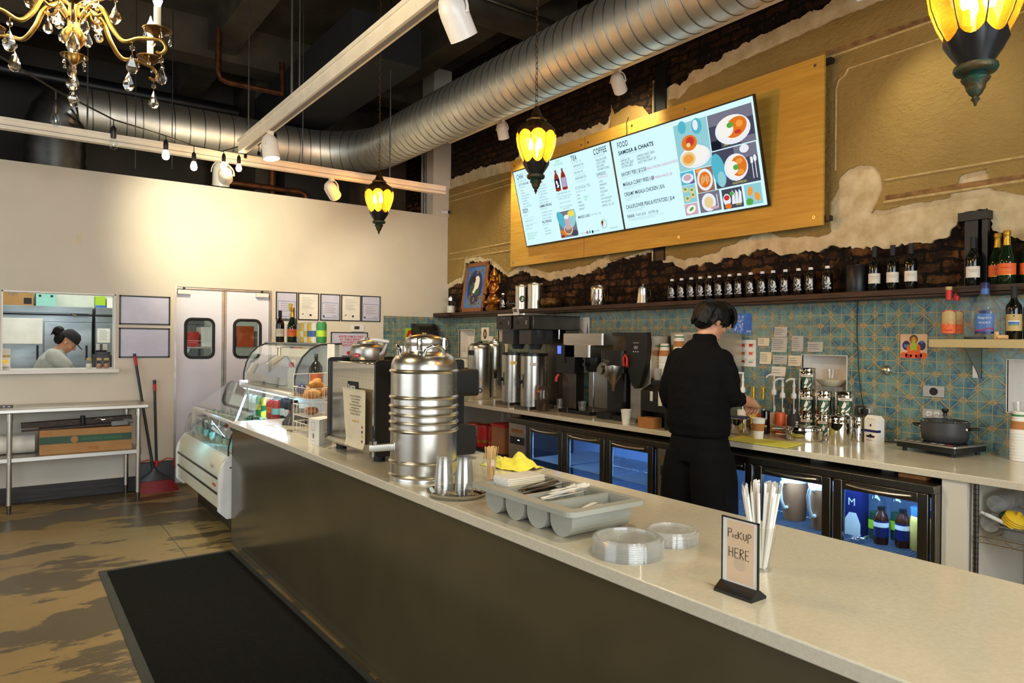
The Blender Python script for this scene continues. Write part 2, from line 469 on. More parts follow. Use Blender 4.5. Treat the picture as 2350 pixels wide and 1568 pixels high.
def m_tile():
    t = NT('glazed_tile'); v = t.coord(); x = t.xyz(v)
    P = 0.152
    wob = t.math('MULTIPLY', t.math('SINE', t.math('MULTIPLY', t.math('SUBTRACT', t.math('ADD', x[0], x[1]), x[2]), 300.0)), 0.014)
    a = t.math('ADD', x[0], x[1])
    def cell(s): return t.math('ABSOLUTE', t.math('SUBTRACT', t.math('FRACT', t.math('MULTIPLY', s, 1 / P)), 0.5))
    au, av = cell(a), cell(t.math('ADD', x[2], 0.02))
    s = t.math('ADD', t.math('ADD', au, av), wob)
    g = t.less(t.math('MINIMUM', au, av), 0.013)
    g = t.math('MAXIMUM', g, t.less(t.math('ABSOLUTE', t.math('SUBTRACT', s, 0.60)), 0.021))
    g = t.math('MAXIMUM', g, t.more(t.math('MAXIMUM', au, av), 0.487))
    # little gridded squares between the octagons
    hi, lo = t.math('MAXIMUM', au, av), t.math('MINIMUM', au, av)
    sq = t.math('MULTIPLY', t.more(hi, 0.405), t.less(lo, 0.105))
    sqi = t.math('MULTIPLY', t.more(hi, 0.425), t.less(lo, 0.085))
    ln = t.math('MAXIMUM', t.math('SUBTRACT', sq, sqi), t.math('MULTIPLY', sqi, t.less(t.math('ABSOLUTE', t.math('SUBTRACT', lo, 0.045)), 0.012)))
    g = t.math('MAXIMUM', t.math('MULTIPLY', g, t.math('SUBTRACT', 1.0, sq)), ln)
    g = t.math('MAXIMUM', g, t.math('MULTIPLY', sqi, t.more(hi, 0.487)))
    nz = t.noise(v, 16.0, 4.0)
    teal = t.ramp(nz, [(0.3, C(120, 148, 136)), (0.5, C(106, 140, 136)), (0.64, C(68, 112, 132)), (0.8, C(44, 84, 120))])
    edge = t.ramp(t.math('ABSOLUTE', t.math('SUBTRACT', s, 0.60)), [(0.02, (1, 1, 1)), (0.10, (0, 0, 0))])
    teal = t.mix(t.math('MULTIPLY', edge, 0.55), teal, C(48, 66, 60))
    teal = t.mix(t.math('MULTIPLY', t.more(t.noise(v, 60.0, 2.0), 0.66), 0.6), teal, C(30, 58, 82))
    teal = t.mix(t.math('MULTIPLY', sqi, 0.6), teal, C(138, 134, 110))
    col = t.mix(g, teal, C(182, 152, 92))
    hgt = t.math('ADD', t.math('MULTIPLY', g, 0.6), t.math('MULTIPLY', nz, 0.5))
    rg = t.math('MULTIPLY_ADD', g, 0.2, 0.16)
    MATS['glazed_tile'] = t.done(t.bsdf(col, rg, 0, t.bump(hgt, 0.5, 0.006), 0.5))
m_tile()

def m_plaster():
    t = NT('plaster'); v = t.coord(); x = t.xyz(v)
    tex = t.noise(t.mapping(v, (1, 1, 1.6)), 26.0, 5.0, 0.6, )
    big = t.noise(v, 1.4, 4.0)
    col = t.ramp(big, [(0.3, C(166, 140, 82)), (0.7, C(144, 118, 63))])
    col = t.mix(t.math('MULTIPLY', t.noise(v, 7.0, 6.0), 0.35), col, C(132, 104, 56))
    MATS['plaster'] = t.done(t.bsdf(col, 0.75, 0, t.bump(tex, 0.75, 0.02), 0.25))
m_plaster()
mat('rough_band', C(150, 112, 64), 0.9, c2=C(104, 72, 40), scale=14, bump=0.8, bscale=50)
mat('bare_plaster', C(214, 198, 160), 0.85, c2=C(186, 166, 124), scale=9, bump=0.7, bscale=34)
mat('plaster_smooth', C(176, 142, 78), 0.7, c2=C(150, 120, 62), scale=2.0, bump=0.35, bscale=50)

def m_brick():
    t = NT('old_brick'); v = t.coord()
    m = t.new('Mapping'); t.put(m.inputs[0], v); m.inputs['Rotation'].default_value = (PI / 2, 0, PI / 2)
    x = t.xyz(v); cb = t.new('CombineXYZ'); t.put(cb.inputs[0], x[1]); t.put(cb.inputs[1], x[2])
    dist = t.new('VectorMath', operation='MULTIPLY_ADD'); t.put(dist.inputs[0], t.noise(v, 9.0, 4.0, 0.6, out=1)); dist.inputs[1].default_value = (0.09, 0.09, 0.09); t.put(dist.inputs[2], cb.outputs[0])
    br = t.new('TexBrick'); t.put(br.inputs['Vector'], dist.outputs[0])
    br.inputs['Color1'].default_value = (*C(146, 98, 52), 1); br.inputs['Color2'].default_value = (*C(84, 58, 36), 1)
    br.inputs['Mortar'].default_value = (*C(40, 32, 26), 1)
    br.inputs['Scale'].default_value = 1.0; br.inputs['Mortar Size'].default_value = 0.012
    br.inputs['Brick Width'].default_value = 0.21; br.inputs['Row Height'].default_value = 0.072; br.inputs['Bias'].default_value = 0.25
    soot = t.ramp(t.noise(v, 5.5, 7.0, 0.66), [(0.40, (0, 0, 0)), (0.54, (1, 1, 1))])
    soot = t.math('MAXIMUM', soot, t.math('MULTIPLY', t.more(t.xyz(v)[2], 3.45), 0.86))
    col = t.mix(t.math('MULTIPLY', soot, 0.92), br.outputs[0], C(22, 17, 14))
    chips = t.ramp(t.noise(v, 24.0, 6.0, 0.7), [(0.60, (0, 0, 0)), (0.66, (1, 1, 1))])
    col = t.mix(t.math('MULTIPLY', chips, 0.6), col, C(150, 104, 56))
    h = t.math('ADD', t.math('MULTIPLY', br.outputs[1], -0.5), t.noise(v, 18.0, 7.0, 0.7))
    MATS['old_brick'] = t.done(t.bsdf(col, 0.85, 0, t.bump(h, 1.0, 0.03), 0.2))
m_brick()

def m_duct():
    t = NT('spiral_duct'); v = t.coord()
    nz = t.noise(v, 7.0, 4.0)
    col = t.ramp(nz, [(0.35, C(232, 230, 220)), (0.65, C(214, 212, 202))])
    MATS['spiral_duct'] = t.done(t.bsdf(col, t.math('MULTIPLY_ADD', nz, 0.10, 0.43), 1.0, t.bump(nz, 0.05, 0.01)))
m_duct()
def m_coat(name, c):
    MATS[name] = mat(name, c, 0.4)
# ------------------------------------------------------------------ the room shell
XW, YB = 4.65, 7.85
CEIL = 5.0
struct(MB().box((-6, -3.2, -0.1), (4.9, 10.4, 0), 'floor_concrete').build('floor'), 'worn concrete floor with dark damp stains', 'floor')
# coffered concrete ceiling: slab, cross beams
b = MB().box((-6, -3.2, CEIL), (4.9, 10.4, CEIL + 0.2), 'concrete_ceiling')
for y in (0.2, 2.9, 5.55, 8.3): b.box((-6, y - 0.17, 4.58), (4.9, y + 0.17, CEIL + 0.02), 'concrete_ceiling')
for x in (-4.2, -2.2, -0.2, 1.9, 3.9): b.box((x - 0.14, -3.2, 4.66), (x + 0.14, 10.4, CEIL + 0.02), 'concrete_ceiling')
struct(b.build('ceiling'), 'dark concrete ceiling with crossing beams', 'ceiling')
# white partition with a pass-through and a double door opening
b = MB()
for (x0, x1, z0, z1) in ((-6, -0.03, 0, 3.127), (-0.03, 0.876, 0, 1.19), (-0.03, 0.876, 1.945, 3.127), (0.876, 1.405, 0, 3.127), (1.405, 2.38, 2.055, 3.127), (2.38, 4.65, 0, 3.127)):
    b.box((x0, YB, z0), (x1, YB + 0.14, z1), 'white_paint')
wb = struct(b.build('wall_back'), 'white painted partition wall under the open ceiling', 'wall')
MB().box((0.535, YB - 0.002, 2.424), (0.585, YB, 2.503), 'paper_cream').build('tape_mark', wb)
struct(MB().box((4.40, YB - 0.02, 3.12), (4.66, YB + 0.3, CEIL), 'white_paint').build('trim_1'), 'white painted column rising above the partition corner', 'column')
# wall beyond, above the partition, painted dark
b = MB().box((-6, 10.2, 0), (2.55, 10.4, CEIL), 'dark_upper').box((2.55, 9.1, 3.0), (4.9, 10.4, CEIL), 'concrete_ceiling')
struct(b.build('wall_rear'), 'dark painted wall seen above the partition', 'wall')
b = MB().box((-1.5, 10.19, 0), (4.6, 10.2, 2.93), 'kitchen_white').box((-1.5, 8.0, 2.9), (4.6, 10.2, 2.95), 'kitchen_white')
b.box((-1.55, 8.0, 0), (-1.5, 10.2, 2.95), 'kitchen_white').box((4.6, 8.0, 0), (4.64, 10.2, 2.95), 'kitchen_white')
struct(b.build('wall_kitchen'), 'white kitchen walls behind the pass-through', 'wall')
# street side and open side, with window openings for the daylight
b = MB()
for (x0, x1, z0, z1) in ((-6, 4.9, 0, 0.5), (-6, 4.9, 3.3, CEIL), (-6, -2.6, 0.5, 3.3), (3.0, 4.9, 0.5, 3.3)): b.box((x0, -3.2, z0), (x1, -3.05, z1), 'white_paint')
struct(b.build('wall_front'), 'shopfront wall with a wide window opening', 'wall')
b = MB()
for (y0, y1, z0, z1) in ((-3.2, 10.4, 0, 0.6), (-3.2, 10.4, 3.2, CEIL), (-3.2, 0.4, 0.6, 3.2), (6.0, 10.4, 0.6, 3.2)): b.box((-6.0, y0, z0), (-5.85, y1, z1), 'white_paint')
struct(b.build('wall_left'), 'side wall with a window opening', 'wall')

# right wall: old brick, ragged plaster, tile backsplash
wr = MB().box((4.80, -3.2, 0), (5.0, 7.85, 1.86), 'white_paint').box((4.665, -3.2, 1.82), (5.0, 9.1, CEIL), 'old_brick').build('wall_right')
struct(wr, 'old side wall of brick, ragged plaster and glazed tile', 'wall')
NICH = ((2.533, 2.864, 1.17, 1.445), (1.30, 1.59, 1.149, 1.446), (7.214, 7.566, 1.31, 1.66), (6.50, 6.706, 1.36, 1.654))
def tile_panel():
    b = MB(); z0, z1 = 0.86, 1.83
    cuts = sorted(NICH); y = -1.0
    for (a, c, lo, hi) in cuts:
        b.box((4.645, y, z0), (4.66, a, z1), 'glazed_tile')
        b.box((4.645, a, z0), (4.66, c, lo), 'glazed_tile').box((4.645, a, hi), (4.66, c, z1), 'glazed_tile'); y = c
    b.box((4.645, y, z0), (4.66, 7.85, z1), 'glazed_tile')
    return b.build('tile_backsplash', wr)
tile_panel()
for (a, c, lo, hi) in NICH:
    b = MB(); t = 0.004
    b.box((4.785, a, lo), (4.795, c, hi), 'white_metal')
    b.box((4.64, a - t, lo), (4.795, a, hi), 'white_metal').box((4.64, c, lo), (4.795, c + t, hi), 'white_metal')
    b.box((4.64, a - t, lo - t), (4.795, c + t, lo), 'white_metal').box((4.64, a - t, hi), (4.795, c + t, hi + t), 'white_metal')
    b.build('wall_niche', wr)
MB().box((3.736, 7.842, 0.86), (4.65, 7.85, 1.818), 'glazed_tile').build('tile_panel', wb)
def ragged(pts, amp, depth=6):
    """fractal edge through the given (y, z) points"""
    out = [pts[0]]
    for p, q in zip(pts, pts[1:]):
        n = max(2, int(math.hypot(q[0] - p[0], q[1] - p[1]) / 0.018))
        for i in range(1, n + 1):
            f = i / n; y = p[0] + (q[0] - p[0]) * f; z = p[1] + (q[1] - p[1]) * f
            k = 0 if i == n and q is pts[-1] else 1
            z += k * amp * (noise.noise((y * 9, 1.7, 0)) + 0.6 * noise.noise((y * 31, 5.1, 0)) + 0.4 * noise.noise((y * 80, 3.3, 0)))
            y += k * amp * 0.5 * noise.noise((y * 40, 8.8, z * 40))
            out.append((y, z))
    return out
LOW = [(7.85, 2.19), (7.75, 2.22), (7.50, 2.26), (7.44, 2.50), (7.25, 2.50), (6.83, 2.41), (6.52, 2.26), (6.23, 2.30), (5.84, 2.17), (5.48, 2.19), (5.15, 2.21), (4.85, 2.27), (4.56, 2.31), (4.30, 2.335), (4.14, 2.21), (3.95, 2.16), (3.72, 2.19), (3.39, 2.20), (3.16, 2.24), (3.05, 2.17), (2.84, 2.18), (2.67, 2.19), (2.37, 2.17), (2.05, 2.16), (1.90, 2.17), (1.84, 2.30), (1.70, 2.32), (1.665, 2.19), (1.51, 2.14), (0.2, 2.15), (-3.2, 2.15)]
HIGH = [(-3.2, 3.95), (1.5, 3.93), (2.69, 3.90), (3.41, 3.85), (3.9, 3.79), (4.02, 3.72), (4.17, 3.74), (4.30, 3.80), (4.40, 3.76), (4.55, 3.72), (4.83, 3.75), (4.9, 3.62), (5.5, 3.66), (6.25, 3.62), (6.42, 3.57), (7.2, 3.62), (7.85, 3.60)]
lo1 = ragged(LOW, 0.035); hi1 = ragged(HIGH, 0.03)
MB().prism(lo1 + hi1, 'x', 4.645, 4.67, 'bare_plaster').build('plaster_base_coat', wr)
lo2 = ragged([(y, z + 0.05 + 0.05 * (noise.noise((y * 2.1, 0.3, 4.0)) + 0.4) + (0.17 if y < 2.62 else 0.06 if y < 3.4 else 0)) for y, z in LOW], 0.02)
hi2 = ragged([(y, z - 0.12 - 0.05 * noise.noise((y * 2, 9, 1))) for y, z in HIGH], 0.012)
# the bare patch beside the menu board is a bay cut into the finish coat
bay = [(2.66, 2.36), (2.655, 2.50), (2.60, 2.60), (2.60, 2.66), (2.54, 2.71), (2.45, 2.73), (2.36, 2.71), (2.31, 2.65), (2.30, 2.55), (2.33, 2.46), (2.37, 2.40)]
k0 = min(range(len(lo2)), key=lambda i: abs(lo2[i][0] - 2.66)); k1 = min(range(len(lo2)), key=lambda i: abs(lo2[i][0] - 2.36))
lo3 = lo2[:k0] + ragged([lo2[k0]] + bay + [lo2[k1]], 0.012) + lo2[k1:]
MB().prism(lo3 + hi2, 'x', 4.632, 4.66, 'plaster').build('plaster_finish_coat', wr)
# smooth patched bays, the steel channel, and the moulded panel lines
b = MB().prism([(4.835, 2.29), (4.835, 3.83), (4.29, 3.84), (4.29, 2.36)], 'x', 4.622, 4.64, 'plaster_smooth')
b.prism(ragged([(4.84, 3.78), (4.78, 3.66), (4.6, 3.70), (4.42, 3.64), (4.31, 3.50)], 0.012) + [(4.31, 3.86), (4.84, 3.86)], 'x', 4.617, 4.63, 'old_brick')
b.build('plaster_patch', wr)
MB().box((4.615, 4.155, 2.24), (4.635, 4.275, 3.95), 'black_steel').box((4.60, 4.265, 2.24), (4.635, 4.28, 3.8), 'galvanised').build('steel_channel', wr)
b = MB()
def ridge(pts, r=0.007): b.tube([(4.631, y, z) for y, z in pts], r, 'moulding', n=6)
ridge([(2.62, 2.72), (2.62, 3.28)]); ridge([(2.62, 3.28), (2.605, 3.335), (2.56, 3.36), (2.535, 3.40)]); ridge([(2.535, 3.40), (2.0, 3.405), (-1, 3.42)])
ridge([(2.29, 2.595), (1.5, 2.59), (-1, 2.59)]); ridge([(2.29, 2.452), (1.5, 2.455), (-1, 2.455)], 0.009); ridge([(2.70, 3.52), (1.98, 3.53), (-1, 3.55)], 0.009)
ridge([(7.8, 2.64), (6.32, 2.64)], 0.008); ridge([(7.8, 2.56), (6.32, 2.55)], 0.008); ridge([(7.8, 3.38), (6.35, 3.37), (5.4, 3.36)], 0.008); ridge([(7.8, 3.31), (6.35, 3.30)], 0.008)
b.build('plaster_moulding', wr)
b = MB().box((4.6305, -1, 2.465), (4.64, 2.28, 2.495), 'rough_band').box((4.6305, -1, 3.54), (4.64, 2.7, 3.57), 'rough_band').box((4.60, 1.73, 1.86), (4.645, 1.80, 2.30), 'black_steel').box((4.60, 1.68, 1.86), (4.645, 1.71, 2.28), 'black_steel').box((4.58, 1.67, 2.26), (4.65, 1.83, 2.31), 'black_steel')
b.build('exposed_steel', wr)

# skirting, pass-through sill, doors
struct(MB().box((-6, YB - 0.018, 0), (1.405, YB, 0.146), 'baseboard_wood').build('baseboard_back', bevel=0.004), 'dark wood skirting board below the partition', 'skirting')
wn = MB()
for (a, c) in (((-0.03, YB - 0.005, 1.22), (-0.018, YB + 0.15, 1.945)), ((0.864, YB - 0.005, 1.22), (0.876, YB + 0.15, 1.945)), ((-0.03, YB - 0.005, 1.934), (0.876, YB + 0.15, 1.946))): wn.box(a, c, 'white_metal')
wn = struct(wn.build('window_1'), 'kitchen pass-through opening with a white ledge', 'window')
MB().box((-0.9, YB - 0.11, 1.185), (0.90, YB + 0.30, 1.222), 'white_metal').build('ledge', wn, bevel=0.003)
def port_shape(x0, x1, z0, z1, r, n=6):
    pl = []
    for cx, cz, t0 in ((x1 - r, z1 - r, 0), (x0 + r, z1 - r, PI / 2), (x0 + r, z0 + r, PI), (x1 - r, z0 + r, 1.5 * PI)):
        for q in range(n): t = t0 + PI / 2 * q / (n - 1); pl.append((cx + r * math.cos(t), cz + r * math.sin(t)))
    return pl
def swing_door(name, x0, x1, hx, lab):
    y0 = YB + 0.04
    c = (x0 + x1) / 2; pz0, pz1 = 1.335, 1.712; pw = 0.125
    b = MB()
    b.box((x0, y0, 0.03), (c - pw, y0 + 0.04, 2.03), 'door_paint').box((c + pw, y0, 0.03), (x1, y0 + 0.04, 2.03), 'door_paint')
    b.box((c - pw, y0, 0.03), (c + pw, y0 + 0.04, pz0), 'door_paint').box((c - pw, y0, pz1), (c + pw, y0 + 0.04, 2.03), 'door_paint')
    d = struct(b.build(name), lab, 'door')
    pl = port_shape(c - pw - 0.012, c + pw + 0.012, pz0 - 0.012, pz1 + 0.012, 0.06)
    MB().tube([(u, y0 - 0.006, v) for u, v in pl], 0.016, 'rubber', n=8, closed=True).build('porthole_gasket', d)
    MB().prism(pl, 'y', y0 + 0.016, y0 + 0.022, 'clear_glass').build('porthole_glass', d)
    MB().box((hx - 0.065, y0 - 0.06, 1.978), (hx + 0.065, y0 - 0.002, 2.022), 'white_metal').box((hx - 0.01, y0 - 0.04, 2.02), (hx + 0.01, y0 - 0.01, 2.05), 'black_steel').build('pivot_housing', d, bevel=0.003)
    e = x1 if hx < c else x0
    MB().box((e - 0.012, y0 - 0.004, 0.03), (e + 0.012, y0 + 0.044, 2.03), 'aluminium').build('edge_strip', d)
swing_door('door_1', 1.425, 1.884, 1.495, 'left swing door with a framed porthole, beside the brooms')
swing_door('door_2', 1.912, 2.368, 2.285, 'right swing door with a porthole, beside the framed certificates')
b = MB().box((1.405, YB - 0.003, 0), (1.424, YB + 0.14, 2.055), 'aluminium').box((2.37, YB - 0.003, 0), (2.39, YB + 0.14, 2.055), 'aluminium').box((1.405, YB + 0.02, 2.035), (2.39, YB + 0.14, 2.056), 'aluminium')
struct(b.build('trim_2'), 'metal frame around the kitchen double door', 'trim')

# ducts, rods, pipes above
def duct_run():
    r = 0.25; pts = [(3.60, y, 3.805) for y in [-3.0 + 0.11 * i for i in range(96)]]
    pts = [p for p in pts if p[1] < 7.55]
    for i in range(9):
        t = PI / 2 * i / 8; pts.append((2.80 + 0.80 * math.cos(t), 7.55 + 0.80 * math.sin(t), 3.805))
    pts += [(2.80 - 0.15 * i, 8.35, 3.805) for i in range(1, 16)]
    d = tag(MB().tube(pts, r, 'spiral_duct', n=40).build('spiral_duct', smooth=80), 'large round galvanised duct running along the brick wall and turning over the kitchen', 'duct')
    b = MB()
    for i, p in enumerate(pts[1:-1], 1):
        q = Vector(pts[i + 1]) - Vector(pts[i - 1]); q.normalize()
        a = q.orthogonal().normalized(); c = q.cross(a)
        tw = q * 0.012
        ring = [Vector(p) + a * (r * math.cos(2 * PI * k / 40)) + c * (r * math.sin(2 * PI * k / 40)) + tw * math.sin(2 * PI * k / 40) for k in range(40)]
        b.tube(ring, 0.005, 'galvanised', n=5, closed=True)
    b.build('seam_ribs', d, smooth=180)
    # flexible elbow down into the kitchen
    b = MB(); e = []
    for i in range(10): t = PI / 2 * i / 9; e.append((0.56 - 0.17 * math.sin(t), 8.35, 3.805 - 0.30 + 0.30 * math.cos(t)))
    e += [(0.39, 8.35, 3.48 - 0.06 * i) for i in range(1, 7)]
    b.tube(e, 0.26, 'galvanised', n=28, rs=[0.26 + 0.012 * (i % 2) for i in range(len(e))])
    b.box((0.05, 8.05, 2.96), (0.75, 8.65, 3.1), 'galvanised').build('duct_elbow', d)
    return d
duct_run()
def box_thing(name, lab, cat, a, c, m, bevel=0.0, group=None):
    return tag(MB().box(a, c, m).build(name, bevel=bevel), lab, cat, group)
box_thing('square_duct', 'black rectangular air duct hanging below the ceiling', 'duct', (2.5, 5.95, 4.12), (3.2, 9.0, 4.5), 'black_matte')
box_thing('air_handler', 'black metal unit on the wall beyond the partition', 'air handler', (2.81, 8.75, 3.15), (3.66, 9.08, 3.98), 'black_steel')
tag(MB().tube([(-4, 9.4, 4.42), (2.4, 9.4, 4.42)], 0.09, 'black_steel', n=16).build('drain_pipe'), 'thick black pipe running beneath the ceiling at the back', 'pipe')
tag(MB().tube([(1.75, 7.6, 4.7), (1.75, 7.6, 4.25), (1.78, 7.6, 4.19), (1.85, 7.6, 4.17), (2.4, 7.6, 4.17), (2.4, 7.6, 4.5)], 0.03, 'copper', n=10).build('copper_pipe'), 'copper pipe bending below the dark ceiling', 'pipe')
tag(MB().tube([(1.95, 8.6, 3.35), (2.95, 8.6, 3.35), (3.02, 8.6, 3.32), (3.04, 8.6, 3.25), (3.04, 8.6, 3.0)], 0.035, 'copper', n=10).build('copper_pipe'), 'rusty copper pipe elbow just above the partition', 'pipe')
tag(MB().tube([(2.70, 8.9, 2.98), (2.70, 8.9, 4.1)], 0.045, 'copper', n=10).build('copper_pipe'), 'upright rusty pipe beside the black wall unit', 'pipe')
tag(MB().tube([(-0.52, 8.9, 2.98), (-0.52, 8.9, 4.6)], 0.05, 'copper', n=10).build('copper_pipe'), 'upright rusty pipe at the far left above the partition', 'pipe')
tag(MB().tube([(4.37, 8.0, 3.0), (4.37, 8.0, 4.6)], 0.018, 'galvanised', n=8).build('conduit'), 'thin metal conduit beside the white column', 'conduit')
tag(MB().tube([(2.9, 5.30, 4.63), (4.6, 5.32, 4.63)], 0.014, 'galvanised', n=8).build('conduit'), 'thin conduit clipped along a ceiling beam', 'conduit')
# ------------------------------------------------------------------ front counter and what stands on it
ZC = 0.907
RZ = -0.626                                  # square to the camera
tag(MB().box((1.372, -1.6, 0), (2.10, 5.44, 0.868), 'counter_panel').build('service_counter', bevel=0.002), 'long service counter with a glossy dark taupe front panel', 'counter')
tag(MB().box((1.352, -1.6, 0.868), (2.155, 5.47, ZC), 'quartz').build('countertop', bevel=0.004), 'pale polished stone top on the long front counter', 'countertop')
e = MB().prism([(0.50, 5.25), (1.34, 5.27), (1.362, 0.6), (0.50, 0.6)], 'z', 0.0, 0.007, 'mat_edge').build('floor_mat', bevel=0.003)
tag(e, 'black entrance mat with a rubber border beside the counter', 'mat')
MB().prism([(0.545, 5.205), (1.305, 5.22), (1.32, 0.65), (0.545, 0.65)], 'z', 0.006, 0.011, 'carpet_mat').build('carpet_pile', e)

# big ribbed steel milk urn
def urn():
    u = thing('steel_urn', 'large ribbed stainless steel urn standing on the front counter', 'urn', (1.536, 2.80, ZC), RZ)
    P = [(0.0, 0.004), (0.147, 0.004), (0.15, 0.0), (0.15, 0.012)]
    ribs = [0.024, 0.084, 0.222, 0.257, 0.292, 0.328, 0.368, 0.483]
    z = 0.012
    for rz in ribs:
        P += [(0.149, rz - 0.009), (0.153, rz - 0.007), (0.1575, rz), (0.153, rz + 0.007), (0.149, rz + 0.009)]
    P += [(0.149, 0.500), (0.147, 0.517), (0.140, 0.535), (0.127, 0.551), (0.108, 0.562), (0.090, 0.567), (0.083, 0.571), (0.083, 0.594)]
    MB().lathe(P, 'steel', n=72).build('urn_body', u, smooth=60)
    MB().lathe([(0.083, 0.594), (0.085, 0.596), (0.085, 0.625), (0.083, 0.630), (0.070, 0.638), (0.03, 0.647), (0, 0.648)], 'steel', n=48).lathe([(0.01, 0.647), (0.012, 0.652), (0.0, 0.656)], 'chrome', n=12).build('urn_lid', u, smooth=50)
    for t in (0.25, 2.7, 4.6):
        c, s = math.cos(t), math.sin(t)
        b = MB(); b.T = Matrix.Rotation(t, 4, 'Z')
        b.box((0.083, -0.012, 0.578), (0.092, 0.012, 0.632), 'chrome').tube([(0.09, 0, 0.63), (0.101, 0, 0.624), (0.104, 0, 0.605), (0.098, 0, 0.585), (0.09, 0, 0.575)], 0.004, 'chrome', n=8)
        b.build('lid_clamp', u)
    for t, sw in ((-1.05, 0.42), (3.5, 0.35)):
        b = MB(); pts = []
        for i in range(13):
            a = t - sw + 2 * sw * i / 12; q = math.sin(PI * i / 12) ** 0.4
            pts.append(((0.122 + 0.002 * q) * math.cos(a), (0.122 + 0.002 * q) * math.sin(a), 0.553 + 0.042 * q))
        b.tube(pts, 0.0075, 'chrome', n=10); b.build('carry_handle', u)
    s = MB(); s.T = Matrix.Rotation(PI + 0.55, 4, 'Z')
    s.rbox((0.135, -0.014, 0.135), (0.262, 0.014, 0.166), 'steel_h', 0.004, 'x').box((0.165, -0.016, 0.149), (0.235, -0.0138, 0.154), 'chrome')
    s.cyl((0.245, 0, 0.136), (0.245, 0, 0.112), 0.011, 'chrome').cyl((0.238, 0, 0.166), (0.238, 0, 0.18), 0.016, 'chrome')
    s.rbox((0.10, -0.02, 0.128), (0.151, 0.02, 0.172), 'steel_h', 0.006, 'x')
    sp = s.build('spigot', u, bevel=0.001)
    s = MB(); s.T = Matrix.Rotation(PI + 0.55, 4, 'Z')
    s.lathe([(0, 0.178), (0.013, 0.180), (0.009, 0.19), (0.006, 0.20)], 'black_plastic', c=(0.238, 0, 0), n=14)
    s.tube([(0.238, -0.006, 0.198), (0.238, -0.011, 0.22), (0.238, -0.010, 0.243), (0.238, 0.010, 0.243), (0.238, 0.011, 0.22), (0.238, 0.006, 0.198)], 0.005, 'black_plastic', n=8, closed=True)
    s.build('tap_lever', sp)
urn()

# espresso machine, back towards the customers
def espresso():
    m = thing('espresso_machine', 'boxy espresso machine with a mirror polished back on the front counter', 'espresso machine', (1.52, 3.25, ZC))
    MB().box((0.0, 0.02, 0.04), (0.50, 0.63, 0.50), 'mirror_steel').build('body', m, bevel=0.006)
    b = MB()
    for i in range(5):
        for j in range(13): b.cyl((-0.0005, 0.05 + 0.045 * j, 0.30 + 0.038 * i), (0.002, 0.05 + 0.045 * j, 0.30 + 0.038 * i), 0.002, 'ink', n=6)
    b.prism([(-0.001, 0.04), (-0.018, 0.04), (-0.03, 0.055), (-0.001, 0.075)], 'y', 0.02, 0.625, 'steel_h')
    b.build('back_panel', m)
    for y in (0.0, 0.63): MB().rbox((-0.012, y, 0.03), (0.51, y + 0.018, 0.518), 'black_plastic', 0.02, 'y').build('side_panel', m)
    for x in (0.04, 0.44):
        for y in (0.06, 0.56): MB().cyl((x, y, 0), (x, y, 0.045), 0.03, 'rubber', n=20).build('foot', m)
    b = MB().rbox((-0.004, 0.245, 0.335), (0.0, 0.375, 0.395), 'ink', 0.004, 'x')
    b.text('RANCILIO', (-0.0046, 0.345, 0.354), (0, -1, 0), (0, 0, 1), 0.026, 'paper', sx=0.62, bold=0.0015)
    b.tube([(-0.0046, 0.365, 0.352), (-0.0046, 0.353, 0.365), (-0.0046, 0.365, 0.378)], 0.0018, 'paper', n=5).tube([(-0.0046, 0.352, 0.352), (-0.0046, 0.364, 0.365), (-0.0046, 0.352, 0.378)], 0.0018, 'paper', n=5)
    b.build('name_badge', m)
    MB().tube([(0.10, -0.02, 0.41), (0.10, -0.075, 0.42), (0.10, -0.10, 0.445), (0.10, -0.12, 0.475)], 0.016, 'black_plastic', n=10, rs=[0.012, 0.02, 0.024, 0.016]).build('steam_knob', m)
    MB().rbox((0.36, -0.16, 0.33), (0.50, 0.0, 0.47), 'black_plastic', 0.02, 'x').build('group_hood', m)
    MB().rbox((0.34, -0.17, 0.03), (0.48, -0.002, 0.18), 'black_matte', 0.02, 'y').build('drip_tray', m)
espresso()
b = MB()
bx = [(1.497, 3.645), (1.500, 3.60), (1.499, 3.50), (1.497, 3.42), (1.500, 3.355)]
for (z0, z1, k) in ((0.965, 1.255, 0),):
    rows = []
    for zz in (1.268, 1.255, 1.10, 1.0, 0.962):
        rows.append([(x - (0.012 if zz < 0.97 else 0.004 if zz > 1.26 else 0), y + (0.0 if zz > 1.2 else -0.06 * (1.2 - zz) / 0.24 * (1 if i == 0 else 0.3 if i == 1 else 0)), zz) for i, (x, y) in enumerate(bx)])
    for r0, r1 in zip(rows, rows[1:]):
        for i in range(4): b.quad(r0[i], r0[i + 1], r1[i + 1], r1[i], 'paper_cream')
for i, tx in enumerate(('Thank you for visiting today.', 'Your 5-star review and', 'feedback will help', 'improvement and serve great', 'encouragement to us.', 'We are thrilled by your love', 'and support. Thank you!')):
    b.text(tx, (1.4955, 3.475, 1.225 - 0.0155 * i), (0, -1, 0), (0, 0, 1), 0.0155, 'ink', align='CENTER', sx=0.82)
for i in range(5):
    st = []
    for k in range(10): a = PI / 2 + PI * k / 5; q = 0.0085 if k % 2 == 0 else 0.0038; st.append((q * math.cos(a), q * math.sin(a)))
    b.flat((1.4953, 3.508 - 0.019 * i, 1.098), (0, -1, 0), (0, 0, 1), st, 'yellow')
for z, m_ in ((1.075, 'ink_red'), (1.05, 'ink'), (1.025, 'yellow'), (1.0, 'ink')):
    b.flat((1.4952, 3.385, z), (0, -1, 0), (0, 0, 1), [(-0.006, -0.006), (0.006, -0.006), (0.006, 0.006), (-0.006, 0.006)], m_)
tag(b.build('paper_notice'), 'cream paper notice with yellow stars taped to the espresso machine', 'notice')

